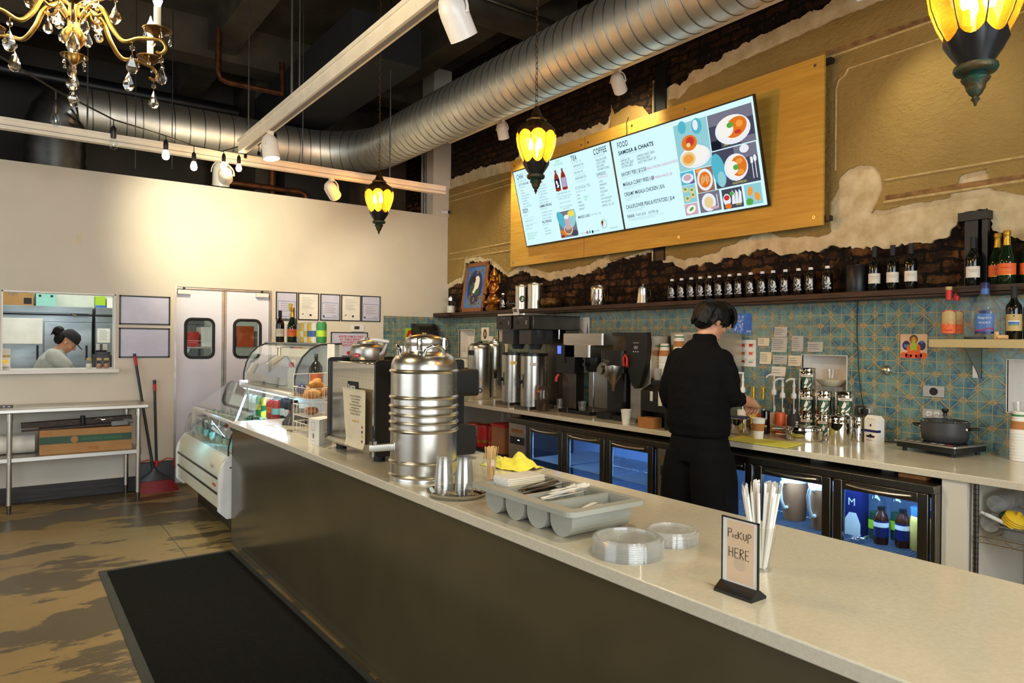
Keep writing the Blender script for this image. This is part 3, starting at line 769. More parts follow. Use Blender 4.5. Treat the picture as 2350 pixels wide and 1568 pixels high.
k = thing('tea_kettle', 'dented aluminium kettle standing on top of the espresso machine', 'kettle', (1.70, 3.785, ZC + 0.501))
MB().lathe([(0, 0), (0.092, 0), (0.098, 0.006), (0.096, 0.07), (0.088, 0.088), (0.06, 0.097)], 'aluminium', n=40).build('kettle_body', k, smooth=50)
MB().lathe([(0.062, 0.096), (0.058, 0.11), (0.02, 0.119), (0.012, 0.121), (0.014, 0.13), (0, 0.136)], 'aluminium', n=32).build('kettle_lid', k, smooth=50)
sp = MB(); sp.T = Matrix.Rotation(-0.95, 4, 'Z')
sp.tube([(0.086, 0, 0.03), (0.108, 0, 0.045), (0.118, 0, 0.075), (0.132, 0, 0.10)], 0.016, 'aluminium', n=14, rs=[0.024, 0.02, 0.014, 0.010]); sp.build('spout', k, smooth=60)
hb = MB(); hb.T = Matrix.Rotation(-0.62, 4, 'Z')
hb.tube([(-0.055, 0, 0.10), (-0.02, 0.012, 0.122), (0.06, 0.012, 0.118), (0.125, 0.012, 0.108)], 0.008, 'white_plastic', n=10, rs=[0.006, 0.009, 0.011, 0.010]); hb.build('bail_handle', k)
lb = MB()
lb.prism([(0.05 * 0 + 0.026 * math.cos(a), 0.012 * math.sin(a)) for a in [2 * PI * i / 16 for i in range(16)]], 'y', -0.0985, -0.0965, 'ink_red')
lb.text('CHAI', (0, -0.0988, -0.005), (1, 0, 0), (0, 0, 1), 0.014, 'paper', align='CENTER')
o = lb.build('name_label', k, loc=(0, 0, 0.03)); o.rotation_euler = (0, 0, RZ - 0.45)
for i, (x, y, h, r) in enumerate(((1.90, 3.70, 0.085, 0.052), (1.94, 3.52, 0.10, 0.058))):
    tag(MB().lathe([(0, 0), (r, 0), (r, h), (r + 0.004, h + 0.003), (r - 0.004, h + 0.001), (r - 0.005, 0.006), (0, 0.006)], 'steel', n=28).build('milk_pitcher', loc=(x, y, ZC + 0.501)), ('small steel pitcher just right of the kettle', 'taller steel pitcher second to the right of the kettle')[i], 'pitcher')

# cups on a steel tray
t = tag(MB().lathe([(0, 0.002), (0.10, 0.002), (0.108, 0.004), (0.122, 0.021), (0.127, 0.022), (0.124, 0.019), (0.109, 0.0), (0, 0)], 'mirror_steel', n=56).build('serving_tray', loc=(1.475, 2.405, ZC), smooth=60), 'round polished tray holding two stacks of clear cups', 'tray')
cup = MB().lathe([(0.0385, 0), (0.0395, 0.002), (0.0385, 0.004), (0.030, 0.088), (0.029, 0.092), (0.0, 0.092)], 'clear_plastic', n=28).build('plastic_cup', smooth=50)
tag(cup, '', 'cup', 'clear cups stacked upside down')
for s, (x, y, dz, lab) in enumerate(((1.442, 2.455, 0.0, 'left of the two upside down cup stacks'), (1.50, 2.395, -0.004, 'right of the two upside down cup stacks'))):
    for i in range(9):
        pos = ('lowest clear cup in the ', 'topmost clear cup in the ')[i // 8] + lab if i in (0, 8) else 'clear cup nested inside the ' + lab
        c = cup if (s == 0 and i == 0) else dup(cup, (0, 0, 0))
        c.location = (x, y, ZC + 0.003 + 0.0075 * i); c['label'] = pos + ', on the tray'
        c['group'] = 'clear cups of the ' + lab.split(' of ')[0] + ' stack'

# jar of stirrers
jx, jy = back(1.719, 2.522, 0.045)
j = thing('glass_jar', 'open glass jar full of wooden stirring sticks', 'jar', (jx, jy, ZC))
MB().lathe([(0, 0.003), (0.038, 0.003), (0.043, 0.01), (0.043, 0.085), (0.036, 0.10), (0.036, 0.118), (0.038, 0.12)], 'clear_glass', n=32).build('jar_body', j, smooth=60)
MB().tube([(0.0385 * math.cos(2 * PI * i / 24), 0.0385 * math.sin(2 * PI * i / 24), 0.105) for i in range(24)], 0.0016, 'clear_glass', n=6, closed=True).build('screw_thread', j)
st = MB().rbox((-0.003, -0.0008, 0), (0.003, 0.0008, 0.145), 'wood_stick', 0.0028, 'y').build('stir_stick')
tag(st, 'thin wooden stir stick standing in the glass jar', 'stir stick', 'stir sticks in the jar')
for i in range(34):
    o = st if i == 0 else dup(st, (0, 0, 0))
    a = random.uniform(0, 2 * PI); q = 0.028 * math.sqrt(random.random()); ti = random.uniform(0.04, 0.13)
    o.location = (jx + 0.5 * q * math.cos(a), jy + 0.5 * q * math.sin(a), ZC + 0.005 + random.uniform(0, 0.006))
    o.rotation_euler = Vector((math.cos(a) * ti, math.sin(a) * ti, 1)).to_track_quat('Z', 'Y').to_euler()

# grey cutlery bin
cb = thing('cutlery_bin', 'grey four compartment plastic cutlery bin on the front counter', 'cutlery bin', (1.555, 1.90, ZC))
def trough(yc, w, x0, x1, h, r):
    pl = [(yc - w, h)]
    for i in range(13): t = PI + PI * i / 12; pl.append((yc + w * math.cos(t), r + r * math.sin(t)))
    pl.append((yc + w, h)); return pl
for i in range(4):
    yc = 0.1875 - 0.125 * i; b = MB()
    po = trough(yc, 0.054, 0, 0, 0.096, 0.05); pi = [(yc + (u - yc) * 0.93, v + 0.004 * (1 if v < 0.09 else 0)) for u, v in po]
    for (xa, xb) in ((-0.115, 0.135),):
        for k in range(len(po) - 1):
            (u0, v0), (u1, v1) = po[k], po[k + 1]
            b.quad((xa, u0, v0), (xa, u1, v1), (xb, u1, v1), (xb, u0, v0), 'gray_plastic')
            (u0, v0), (u1, v1) = pi[k], pi[k + 1]
            b.quad((xa, u1, v1), (xa, u0, v0), (xb, u0, v0), (xb, u1, v1), 'gray_plastic')
        b.prism(po, 'x', xa - 0.004, xa, 'gray_plastic').prism(po, 'x', xb, xb + 0.004, 'gray_plastic')
    b.build('compartment', cb, smooth=50)
b = MB()
def rr(x0, x1, y0, y1, r, n=5): return [(cx + r * math.cos(t0 + PI / 2 * q / (n - 1)), cy + r * math.sin(t0 + PI / 2 * q / (n - 1))) for cx, cy, t0 in ((x1 - r, y1 - r, 0), (x0 + r, y1 - r, PI / 2), (x0 + r, y0 + r, PI), (x1 - r, y0 + r, 1.5 * PI)) for q in range(n)]
lo_, li_ = rr(-.165, .17, -.285, .285, .03), rr(-.121, .141, -.246, .246, .012)
for A_, B_, za, zb in ((lo_, lo_, .084, .1), (lo_, li_, .1, .1), (li_, li_, .1, .09), (lo_, [(u * .985, v * .99) for u, v in lo_], .084, .084), ([(u * .985, v * .99) for u, v in lo_], li_, .096, .096)):
    for k in range(20): b.quad((*A_[k], za), (*A_[(k + 1) % 20], za), (*B_[(k + 1) % 20], zb), (*B_[k], zb), 'gray_plastic')
for i in range(3): b.box((-.121, .125 - .125 * i - .009, .088), (.141, .125 - .125 * i + .009, .0985), 'gray_plastic')
b.build('bin_rim', cb)
nk = MB().rbox((-0.05, -0.085, 0), (0.05, 0.085, 0.006), 'paper', 0.006).box((-0.052, -0.083, 0.0005), (-0.049, 0.083, 0.0055), 'paper_cream').build('paper_napkin', bevel=0.0015)
tag(nk, '', 'napkin', 'paper napkins stacked in the cutlery bin')
for i in range(9):
    o = nk if i == 0 else dup(nk, (0, 0, 0))
    o.location = (1.56 + random.uniform(-.002, .002), 2.105 + random.uniform(-.002, .002), ZC + 0.062 + 0.0066 * i)
    o.rotation_euler = (0, 0, PI / 2 + random.uniform(-0.02, 0.02))
    o['label'] = ('bottom paper napkin of the stack in the cutlery bin' if i == 0 else 'topmost paper napkin of the stack in the cutlery bin' if i == 8 else 'folded paper napkin inside the stack in the cutlery bin')
def spoon(m):
    b = MB(); rings = []
    for (x, w, h, z) in ((0, .004, .0012, .002), (.01, .006, .0013, .002), (.05, .0045, .0018, .002), (.09, .004, .002, .003), (.105, .006, .002, .003), (.115, .013, .0013, -.001), (.13, .0175, .001, -.003), (.147, .015, .001, -.001), (.157, .006, .001, .002)):
        rings.append([(x, w * math.cos(2 * PI * k / 12), z + h * math.sin(2 * PI * k / 12) + (0.006 * (math.cos(2 * PI * k / 12) ** 2) if x > .11 else 0)) for k in range(12)])
    return b.loft(rings, m)
def knife(m):
    b = MB(); rings = []
    for (x, w, h) in ((0, .005, .001), (.01, .007, .0016), (.08, .005, .002), (.09, .008, .0012), (.15, .0085, .0009), (.165, .003, .0008)):
        rings.append([(x, w * math.cos(2 * PI * k / 10), h * math.sin(2 * PI * k / 10)) for k in range(10)])
    return b.loft(rings, m)
def fork(m):
    b = MB(); rings = []
    for (x, w, h) in ((0, .004, .001), (.01, .006, .0014), (.09, .004, .002), (.108, .011, .0012), (.125, .012, .001)):
        rings.append([(x, w * math.cos(2 * PI * k / 10), h * math.sin(2 * PI * k / 10)) for k in range(10)])
    b.loft(rings, m)
    for y in (-.009, -.003, .003, .009): b.box((.122, y - .0015, -.0008), (.155, y + .0015, .0008), m)
    return b
sets = (('plastic_fork', fork, 'black_plastic', 3, 0.0625, 'black plastic fork lying in the second compartment'), ('plastic_knife', knife, 'black_plastic', 5, 0.0625, 'black plastic knife lying in the second compartment'),
        ('plastic_spoon', spoon, 'crema_white', 6, -0.0625, 'white plastic spoon lying in the third compartment'), ('plastic_knife', knife, 'crema_white', 2, -0.0625, 'white plastic knife lying among the spoons'),
        ('plastic_fork', fork, 'crema_white', 4, -0.1875, 'white plastic fork lying in the nearest compartment'), ('wooden_stirrer', knife, 'wood_stick', 2, -0.1875, 'wooden stirrer lying in the nearest compartment'))
for nm, fn, m_, n, yc, lab in sets:
    p = fn(m_).build(nm, smooth=60); tag(p, lab + ' of the cutlery bin', nm.split('_')[1], lab.split(' lying')[0] + 's in the cutlery bin')
    for i in range(n):
        o = p if i == 0 else dup(p, (0, 0, 0))
        hi = 0.086 if yc > 0 else 0.088 if yc > -0.1 else 0.058
        o.location = (1.555 - 0.09 + random.uniform(-.02, .04), 1.90 + yc + random.uniform(-.026, .026), ZC + hi + 0.0055 * i - 0.002)
        o.rotation_euler = (random.uniform(-.2, .2), random.uniform(-.12, -0.02), random.uniform(-.22, .22))

# stacked clear lids
def lids(name, x, y, r, n, dz, m_, lab):
    p = MB().lathe([(r * .80, .006), (r * .81, .0115), (r * .86, .0115), (r * .88, .004), (r * .97, .003), (r, .0), (r * .985, .008), (r * .90, .0085), (r * .875, .0135), (r * .79, .0135), (r * .78, .007), (0, .006)], m_, n=48).build(name, smooth=60)
    for i in range(n):
        o = p if i == 0 else dup(p, (0, 0, 0))
        o.location = (x + random.uniform(-.001, .001), y + random.uniform(-.001, .001), ZC + dz * i)
        tag(o, ('bottom ' if i == 0 else 'topmost ' if i == n - 1 else 'middle ') + lab, 'dish', lab.split(',')[0])
lids('bowl_lid', 1.482, 1.462, 0.104, 8, 0.0062, 'lid_plastic', 'wide clear lid of the nearer stack, before the pickup sign')
lids('frosted_lid', 1.687, 1.478, 0.083, 6, 0.006, 'frosted_plastic', 'smaller frosted lid of the farther stack')

# pickup sign
s = thing('pickup_sign', 'small black framed sign reading pickup here on the counter', 'sign', (1.477, 1.0725, ZC))
MB().prism([(-0.03, 0), (0.03, 0), (0.031, 0.006), (0.005, 0.024), (-0.005, 0.024), (-0.031, 0.006)], 'y', -0.0545, 0.0545, 'black_plastic').build('sign_base', s, bevel=0.001)
b = MB()
for (a, c) in (((-0.003, -0.0535, 0.02), (0.003, -0.0505, 0.186)), ((-0.003, 0.0505, 0.02), (0.003, 0.0535, 0.186)), ((-0.003, -0.0535, 0.183), (0.003, 0.0535, 0.186)), ((-0.003, -0.0535, 0.02), (0.003, 0.0535, 0.024))): b.box(a, c, 'black_plastic')
b.build('sign_frame', s)
b = MB().box((-0.001, -0.0505, 0.024), (0.001, 0.0505, 0.183), 'paper').box((-0.0015, -0.040, 0.028), (-0.001, 0.037, 0.179), 'peach')
b.flat((-0.0016, 0, 0), (0, -1, 0), (0, 0, 1), [(0.018 * math.cos(2 * PI * i / 24), 0.075 + 0.018 * math.sin(2 * PI * i / 24)) for i in range(24)], 'pencil_tint')
def strokes(b, o, x, y, sc, segs, r, m_):
    o, x, y = Vector(o), Vector(x), Vector(y)
    for sg in segs: b.tube([o + x * (u * sc) + y * (v * sc) for u, v in sg], r, m_, n=6)
L = {'P': [[(0, 0), (0, 1)], [(0, 1), (.35, 1), (.5, .82), (.42, .62), (.05, .52)]], 'i': [[(0, 0), (0, .42)], [(0, .58), (0, .62)]], 'c': [[(.3, .36), (.12, .4), (0, .22), (.1, .03), (.3, .06)]],
     'K': [[(0, 0), (0, .85)], [(.5, .85), (.02, .4), (.55, 0)]], 'U': [[(0, .75), (.02, .2), (.2, 0), (.38, .12), (.42, .75)]], 'p': [[(0, .8), (0, -.2)], [(0, .8), (.3, .85), (.42, .62), (.28, .45), (0, .42)]],
     'H': [[(0, 0), (0, 1)], [(.45, 0), (.45, 1)], [(0, .5), (.45, .5)]], 'E': [[(.4, 1), (0, 1), (0, 0), (.42, 0)], [(0, .52), (.34, .52)]], 'R': [[(0, 0), (0, 1)], [(0, 1), (.35, .96), (.42, .74), (.05, .52)], [(.05, .52), (.45, 0)]]}
def word(chars, o, sc):
    u = 0
    for ch, adv in chars: strokes(b, (o[0], o[1] - u * sc, o[2]), (0, -1, 0), (0, 0, 1), sc, L[ch], 0.0009, 'ink'); u += adv
word((('P', .66), ('i', .26), ('c', .44), ('K', .70), ('U', .62), ('p', .5)), (-0.0018, 0.034, 0.136), 0.0215)
word((('H', .72), ('E', .64), ('R', .64), ('E', .5)), (-0.0018, 0.031, 0.088), 0.024)
b.build('sign_card', s)

# straws in a clear cup
sx_, sy_ = back(1.653, 1.135, 0.040)
tag(MB().lathe([(0, 0.002), (0.028, 0.002), (0.029, 0), (0.030, 0.004), (0.040, 0.118), (0.043, 0.12), (0.043, 0.123), (0.039, 0.12), (0.0285, 0.005), (0, 0.004)], 'clear_plastic', n=32).build('straw_cup', loc=(sx_, sy_, ZC), smooth=60), 'clear plastic cup packed with paper wrapped straws', 'cup')
def straw():
    b = MB().cyl((0, 0, 0), (0, 0, 0.205), 0.0038, 'paper', n=10)
    b.add([(-.005, -.0008, .228), (.005, .0008, .228), (.0045, .002, .233), (-.0045, .001, .236), (-.0036, 0, .205), (.0036, 0, .205), (0, .0036, .205), (0, -.0036, .205)], [(4, 7, 5, 1, 0), (5, 6, 4, 0, 1), (0, 1, 2, 3)], 'paper')
    return b.build('paper_straw')
p = straw(); tag(p, 'paper wrapped straw standing in the clear cup behind the pickup sign', 'straw', 'wrapped straws in the clear cup')
for i in range(22):
    o = p if i == 0 else dup(p, (0, 0, 0))
    a = random.uniform(0, 2 * PI); q = math.sqrt(random.random()); ti = 0.20 * q
    o.location = (sx_ + 0.016 * q * math.cos(a), sy_ + 0.016 * q * math.sin(a), ZC + 0.006)
    o.rotation_euler = Vector((math.cos(a) * ti, math.sin(a) * ti, 1)).to_track_quat('Z', 'Y').to_euler()

# yellow cloth, qr boards, basket stand, notes, terminal
def cloth(name, x, y, z, sx, sy, h, m_, lab, seed, rz=0.0):
    b = MB(); n = 26; vs = []; 
    for i in range(n):
        for j in range(n):
            u, v = i / (n - 1) * 2 - 1, j / (n - 1) * 2 - 1
            q = max(0, 1 - (u * u + v * v) * 0.6)
            w = noise.noise((u * 1.6 + seed, v * 1.6, 0)) + 0.6 * noise.noise((u * 3.7, v * 3.7 + seed, 2))
            vs.append((u * sx * (1 - 0.12 * abs(v)), v * sy * (1 - 0.1 * abs(u)), 0.002 + max(0, h * q * (0.55 + 0.8 * w))))
    b.add(vs, [(i * n + j, (i + 1) * n + j, (i + 1) * n + j + 1, i * n + j + 1) for i in range(n - 1) for j in range(n - 1)], m_)
    o = b.build(name, loc=(x, y, z), smooth=180); o.rotation_euler = (0, 0, rz)
    so = o.modifiers.new('thickness', 'SOLIDIFY'); so.thickness = 0.003; so.offset = 1
    return tag(o, lab, 'cloth')
cloth('cleaning_cloth', 2.03, 2.80, ZC, 0.10, 0.15, 0.06, 'yellow_cloth', 'crumpled bright yellow cloth on the front counter edge', 3.0, 0.2)
b = MB().prism([(1.47, 4.10), (1.481, 3.953), (1.605, 4.07), (1.59, 4.16)], 'z', ZC, ZC + 0.15, 'paper')
for (o_, x_, nm) in (((1.4745, 4.03, 0), Vector((0.011, -0.147, 0)).normalized(), 0), ((1.544, 4.0125, 0), Vector((0.124, 0.117, 0)).normalized(), 1)):
    nrm = x_.cross(Vector((0, 0, 1))); o_ = Vector(o_) + nrm * 0.0008
    b.flat(o_, x_, (0, 0, 1), [(0.013 * math.cos(2 * PI * i / 24), ZC + 0.05 + 0.015 * math.sin(2 * PI * i / 24)) for i in range(24)], 'dark_green')
    b.flat(o_ + nrm * .0004, x_, (0, 0, 1), [(0.002 - 0.008 * math.cos(t), ZC + 0.05 + 0.012 * math.sin(t)) for t in [PI * i / 12 - PI / 2 for i in range(13)]], 'paper')
    for (a, c, d, e_) in ((-.024, .024, .13, .132), (-.024, .024, .083, .085), (-.024, -.022, .083, .132), (.022, .024, .083, .132)): b.flat(o_, x_, (0, 0, 1), [(a, ZC + d), (c, ZC + d), (c, ZC + e_), (a, ZC + e_)], 'ink_gray')
    b.flat(o_, x_, (0, 0, 1), [(-.025, ZC + .022), (.025, ZC + .022), (.025, ZC + .0235), (-.025, ZC + .0235)], 'ink_gray')
tag(b.build('table_tent'), 'white folded card with a round green logo, in front of the wire basket', 'card stand')
bs = thing('wire_basket_stand', 'white tiered wire basket stand with pastries on the counter', 'basket', (1.56, 4.37, ZC))
def wire_basket(z0, z1, x1, y1, n):
    b = MB()
    for z, r in ((z1, .003), (z0, .0025)): b.tube([(0, 0, z), (x1, 0, z), (x1, y1, z), (0, y1, z)], r, 'white_metal', n=6, closed=True)
    for i in range(n + 1):
        y = y1 * i / n
        b.tube([(0, y, z1), (0, y, z0), (x1, y, z0), (x1, y, z1)], .0016, 'white_metal', n=5)
        x = x1 * i / n
        b.tube([(x, 0, z1), (x, 0, z0), (x, y1, z0), (x, y1, z1)], .0016, 'white_metal', n=5)
    return b
for (a, c) in ((0.005, 0.075), (0.12, 0.19), (0.235, 0.305)): wire_basket(a, c, 0.22, 0.27, 9).build('basket_tier', bs)
b = MB()
for (x, y) in ((0.11, 0), (0.11, 0.27), (0.22, 0.0), (0.22, 0.27), (0, 0.27)): b.cyl((x, y, 0), (x, y, 0.39), .003, 'white_metal', n=6)
b.tube([(0.0, 0.27, 0.385), (0.22, 0.27, 0.39), (0.22, 0.0, 0.385)], .003, 'white_metal', n=6); b.build('stand_post', bs)
def pastry():
    rings = []
    for i in range(15):
        t = i / 14; a = (t - .5) * 2.1; w = max(.004, .03 * math.sin(PI * t) ** .7) * (1 + .10 * (i % 2))
        c = Vector((.06 * math.sin(a), .03 - .05 * math.cos(a) + .02, .027))
        d = Vector((math.cos(a), .8 * math.sin(a), 0)).normalized(); s_ = Vector((-d.y, d.x, 0))
        rings.append([tuple(c + s_ * (w * math.cos(2 * PI * k / 12)) + Vector((0, 0, .9 * w * math.sin(2 * PI * k / 12)))) for k in range(12)])
    return MB().loft(rings, 'croissant')
p = pastry().build('croissant', smooth=70); tag(p, '', 'pastry', 'pastries in the wire basket stand')
spots = [(.06, .06, .24, 'front left of'), (.06, .14, .245, 'front middle of'), (.07, .22, .24, 'back left of'), (.15, .08, .25, 'right side of'), (.15, .19, .25, 'rear corner of'), (.09, .11, .29, 'on top of the pile in'), (.13, .17, .30, 'highest of the pile in')]
for i, (x, y, z, w_) in enumerate(spots):
    o = p if i == 0 else dup(p, (0, 0, 0))
    o.location = (1.56 + x, 4.37 + y, ZC + z); o.rotation_euler = (random.uniform(-.4, .4), random.uniform(-.3, .3), random.uniform(0, 6)); o.scale = (1.1,) * 3
    o['label'] = 'golden wrapped croissant, ' + w_ + ' the top wire basket'
for i, (x, y) in enumerate(((.07, .08), (.12, .17))):
    o = dup(p, (1.56 + x, 4.37 + y, ZC + 0.012), 1.0 + i, ('golden pastry, left one in the lowest wire basket', 'golden pastry, right one in the lowest wire basket')[i])
tag(MB().ell((0, 0, 0), (.03, .05, .035), 'navy').ell((.01, .04, .01), (.02, .03, .03), 'blue_label').build('snack_bag', loc=(1.60, 4.60, ZC + 0.285)), 'purple blue snack bag at the edge of the top wire basket', 'snack')
tag(MB().ell((0, 0, 0), (.045, .07, .028), 'milk_tea').build('wrapped_bun', loc=(1.63, 4.50, ZC + 0.152)), 'brown wrapped bun in the middle wire basket', 'pastry')
for i, (x, y, z, h, w_, lab) in enumerate(((1.572, 4.70, ZC, 0.20, .13, 'long white paper note taped against the wire basket'), (1.562, 4.74, ZC, .085, .10, 'small white handwritten card at the foot of the basket'))):
    b = MB(); b.quad((0, w_ / 2, 0), (0, -w_ / 2, 0), (.05 * h / .2, -w_ / 2 + .01, h), (.05 * h / .2, w_ / 2, h), 'paper')
    for q in range(5): b.box((-.0012 + .05 * (h * (.2 + .15 * q)) / .2, -w_ * .3, h * (.2 + .15 * q)), (-.0008 + .05 * (h * (.2 + .15 * q)) / .2, w_ * .32, h * (.2 + .15 * q) + .0025), 'ink_gray')
    if i: b.text('PAY', (-.001, w_ * .3, h * .25), (0, -1, 0), (.24, 0, 1), .035, 'ink')
    o = b.build('paper_note', loc=(x - .012, y, z), rot=(0, 0, -.35)); so = o.modifiers.new('t', 'SOLIDIFY'); so.thickness = .0008; tag(o, lab, 'note')
b = MB().prism([(0, 0), (.16, 0), (.16, .05), (.12, .115), (.105, .115), (0, .02)], 'y', -.09, .09, 'dark_gray_plastic').build('payment_terminal', loc=(1.66, 4.97, ZC), rot=(0, 0, .5), bevel=.006)
tag(b, 'dark grey payment terminal at the far end of the counter', 'terminal')
b = MB().tube([(0, 0, .002), (.04, -.10, .002), (.02, -.2, .002)], .0012, 'wood_stick', n=5).tube([(.02, .03, .002), (.07, -.06, .004)], .0012, 'wood_stick', n=5).build('twig', loc=(1.50, 5.1, ZC)); tag(b, 'two dry twigs lying on the far end of the counter', 'twigs')
# ------------------------------------------------------------------ back counter, coolers, machines
ZW = 0.897
tag(MB().box((3.79, -1.2, 0.860), (4.644, 7.84, ZW), 'quartz').build('worktop', bevel=0.003), 'long pale stone worktop along the tiled wall', 'worktop')
def fridge(y0, doors, panel, lab, led, bright):
    """under-counter glass door cooler; doors: list of (y0, y1) from left to right"""
    f = thing('bottle_cooler', lab, 'cooler', (3.73, y0, 0))
    yl = doors[0][1]; yr = doors[-1][0]
    L = max(yl, panel[1]); D = 0.80
    b = MB()
    b.box((0.0, yr - .02 - y0, 0.785), (D, L + .02 - y0, 0.825), 'steel_dark').box((0.02, yr - .02 - y0, 0.0), (D, L + .02 - y0, 0.10), 'black_steel')
    b.box((D - .02, yr - y0, .1), (D, L - y0, .785), 'fridge_inside').box((.035, yr - y0, .1), (D, L - y0, .125), 'fridge_inside').box((.035, yr - y0, .76), (D, L - y0, .785), 'fridge_inside')
    b.box((.02, yr - .02 - y0, .1), (D, yr - y0, .785), 'steel_dark').box((.02, L - y0, .1), (D, L + .02 - y0, .785), 'steel_dark')
    for (a, c) in doors: b.box((.03, a - y0 - .006, .1), (.06, a - y0 + .006, .785), 'black_steel')
    b.build('cabinet', f, bevel=.002)
    for (a, c) in doors:
        a += .008 - y0; c -= .008 + y0; z0, z1 = .105, .782; w = .05
        b = MB()
        for (p, q) in (((0, a, z0), (.03, a + w, z1)), ((0, c - w, z0), (.03, c, z1)), ((0, a + w, z0), (.03, c - w, z0 + w)), ((0, a + w, z1 - w), (.03, c - w, z1))): b.box(p, q, 'steel_dark')
        d = b.build('door', f, bevel=.003)
        MB().box((.012, a + w, z0 + w), (.018, c - w, z1 - w), 'fridge_glass').build('glass_pane', d)
        m = (a + c) / 2; hw = (c - a) * .34
        MB().tube([(-.004, m - hw, z1 - .022), (-.018, m - hw * .6, z1 - .026), (-.024, m, z1 - .028), (-.018, m + hw * .6, z1 - .026), (-.004, m + hw, z1 - .022)], .006, 'steel', n=8).build('door_handle', d)
        b = MB(); n = 22; zs = .43 if bright else .495
        for zz in ((zs,) if bright else (zs, .30)):
            for i in range(n): y = a + .02 + (c - a - .04) * i / (n - 1); b.cyl((.05, y, zz), (D - .05, y, zz), .0022, 'wire', n=5)
            for x in (.05, D * .5, D - .05): b.cyl((x, a + .02, zz - .004), (x, c - .02, zz - .004), .004, 'wire', n=5)
        b.build('wire_shelf', f)
        b = MB().box((.045, c - .03, .2), (.052, c - .022, .74), 'white_plastic').box((.06, a + .04, .752), (.085, c - .04, .758), led)
        b.build('lamp_strip', f)
        o = light('cooler_lamp', 'AREA', (3.73 + .10, y0 + m, .745), bright and .7 or .75, (.42, .66, 1.0) if bright else (.32, .54, 1.0), aim=(3.73 + .45, y0 + m, .2), size=.35, size_y=.05)
    if panel:
        a, c = panel[0] - y0, panel[1] - y0
        b = MB().box((0.0, a + .006, .105), (.03, c - .004, .782), 'steel_h')
        for i in range(9): b.box((-.001, a + .05, .30 + .022 * i), (.001, c - .05, .308 + .022 * i), 'ink')
        for i in range(7): b.box((-.001, a + .03 + .026 * i, .13), (.001, a + .04 + .026 * i, .18), 'ink')
        p = b.build('compressor_panel', f)
        MB().box((-.006, a + .05, .735 - .03), (0, c - .05, .735), 'frame_wood').build('name_plate', p)
        MB().box((-.006, a + .03, .60), (0, c - .03, .665), 'ink').box((-.007, a + .09, .635), (-.006, a + .12, .643), 'led_dot').build('control_display', p)
    return f
FA = fridge(3.43, [(4.435, 4.935), (3.935, 4.435), (3.435, 3.935)], (4.935, 5.2), 'left glass door cooler under the worktop with empty wire shelves', 'led_blue', False)
FB = fridge(1.62, [(2.62, 3.12), (2.115, 2.62), (1.605, 2.115)], (3.12, 3.395), 'right glass door cooler under the worktop holding jugs and bottles', 'led_white', True)
ZB = 0.436
def pitcher(x, y, lab):
    p = thing('plastic_pitcher', lab, 'pitcher', (x, y, ZB), 0, 'milk tea pitchers in the cooler')
    MB().lathe([(0, 0), (.062, 0), (.066, .01), (.08, .235)], 'milk_tea', n=28).lathe([(.08, .235), (.083, .25), (.086, .28), (.0, .285)], 'white_plastic', n=28).build('pitcher_body', p)
    MB().tube([(-.078, .012, .235), (-.115, .016, .24), (-.128, .018, .20), (-.122, .016, .13), (-.10, .012, .085), (-.072, .008, .08)], .011, 'white_plastic', n=8).build('pitcher_handle', p)
pitcher(3.99, 2.50, 'left milk tea pitcher with a white handle behind the cooler glass'); pitcher(3.93, 2.28, 'right milk tea pitcher with a white handle behind the cooler glass')
def bottle(name, lab, cat, loc, prof, m, parts=(), group=None, rz=0.0, n=28):
    """glass bottle; parts: (part name, profile or builder, material)"""
    t = thing(name, lab, cat, loc, rz, group)
    MB().lathe(prof, m, n=n).build('bottle_body', t, smooth=55)
    for nm, pr, mm in parts:
        (pr() if callable(pr) else MB().lathe(pr, mm, n=n)).build(nm, t, smooth=55)
    return t
b = MB().box((0, -.045, 0), (.09, .045, .24), 'navy').prism([(0, .24), (.09, .24), (.045, .28)], 'y', -.045, .045, 'navy').text('M', (-.001, .03, .17), (0, -1, 0), (0, 0, 1), .06, 'paper')
b.flat((-.001, 0, .0), (0, -1, 0), (0, 0, 1), [(-.045, .0), (.045, .0), (.045, .07), (.02, .13), (-.02, .13), (-.045, .09)], 'paper')
tag(b.build('milk_carton', loc=(3.93, 2.10, ZB)), 'blue carton with a white letter in the right cooler', 'carton')
for (x, y, lab) in ((3.98, 1.985, 'clear bottle of pale green drink beside the blue carton'), (4.05, 1.90, 'tall clear bottle behind the dark labelled bottles in the cooler')):
    bottle('drink_bottle', lab, 'bottle', (x, y, ZB), [(0, 0), (.045, 0), (.046, .16), (.045, .2), (.03, .25), (.018, .27), (.018, .285), (0, .286)], 'clear_glass', (('drink', [(0, .003), (.04, .003), (.041, .15), (0, .151)], 'dark_green'), ('label', [(.0468, .06), (.0468, .11)], 'lime')))
for (x, y, lab) in ((3.90, 1.925, 'dark labelled bottle of brown drink, left of the pair in the cooler'), (3.93, 1.825, 'dark labelled bottle of brown drink, right of the pair in the cooler')):
    bottle('drink_bottle', lab, 'bottle', (x, y, ZB), [(0, 0), (.035, 0), (.037, .01), (.037, .13), (.03, .16), (.018, .175), (.017, .19)], 'tea', (('cap', [(.018, .185), (.019, .203), (0, .204)], 'black_plastic'), ('label', [(.0378, .04), (.0378, .13)], 'navy'), ('label_band', [(.0382, .095), (.0382, .12)], 'paper')), 'brown drink bottles in the cooler')
bottle('juice_jug', 'pale yellow jug with a blue cap band at the cooler edge', 'jug', (3.95, 1.735, ZB), [(0, 0), (.052, 0), (.058, .012), (.058, .15), (.052, .18), (.03, .205), (.02, .21), (.02, .222)], 'juice_yellow', (('cap', [(.022, .212), (.022, .24), (0, .24)], 'white_plastic'), ('sleeve', [(.053, .186), (.055, .225), (0, .226)], 'blue_label')))
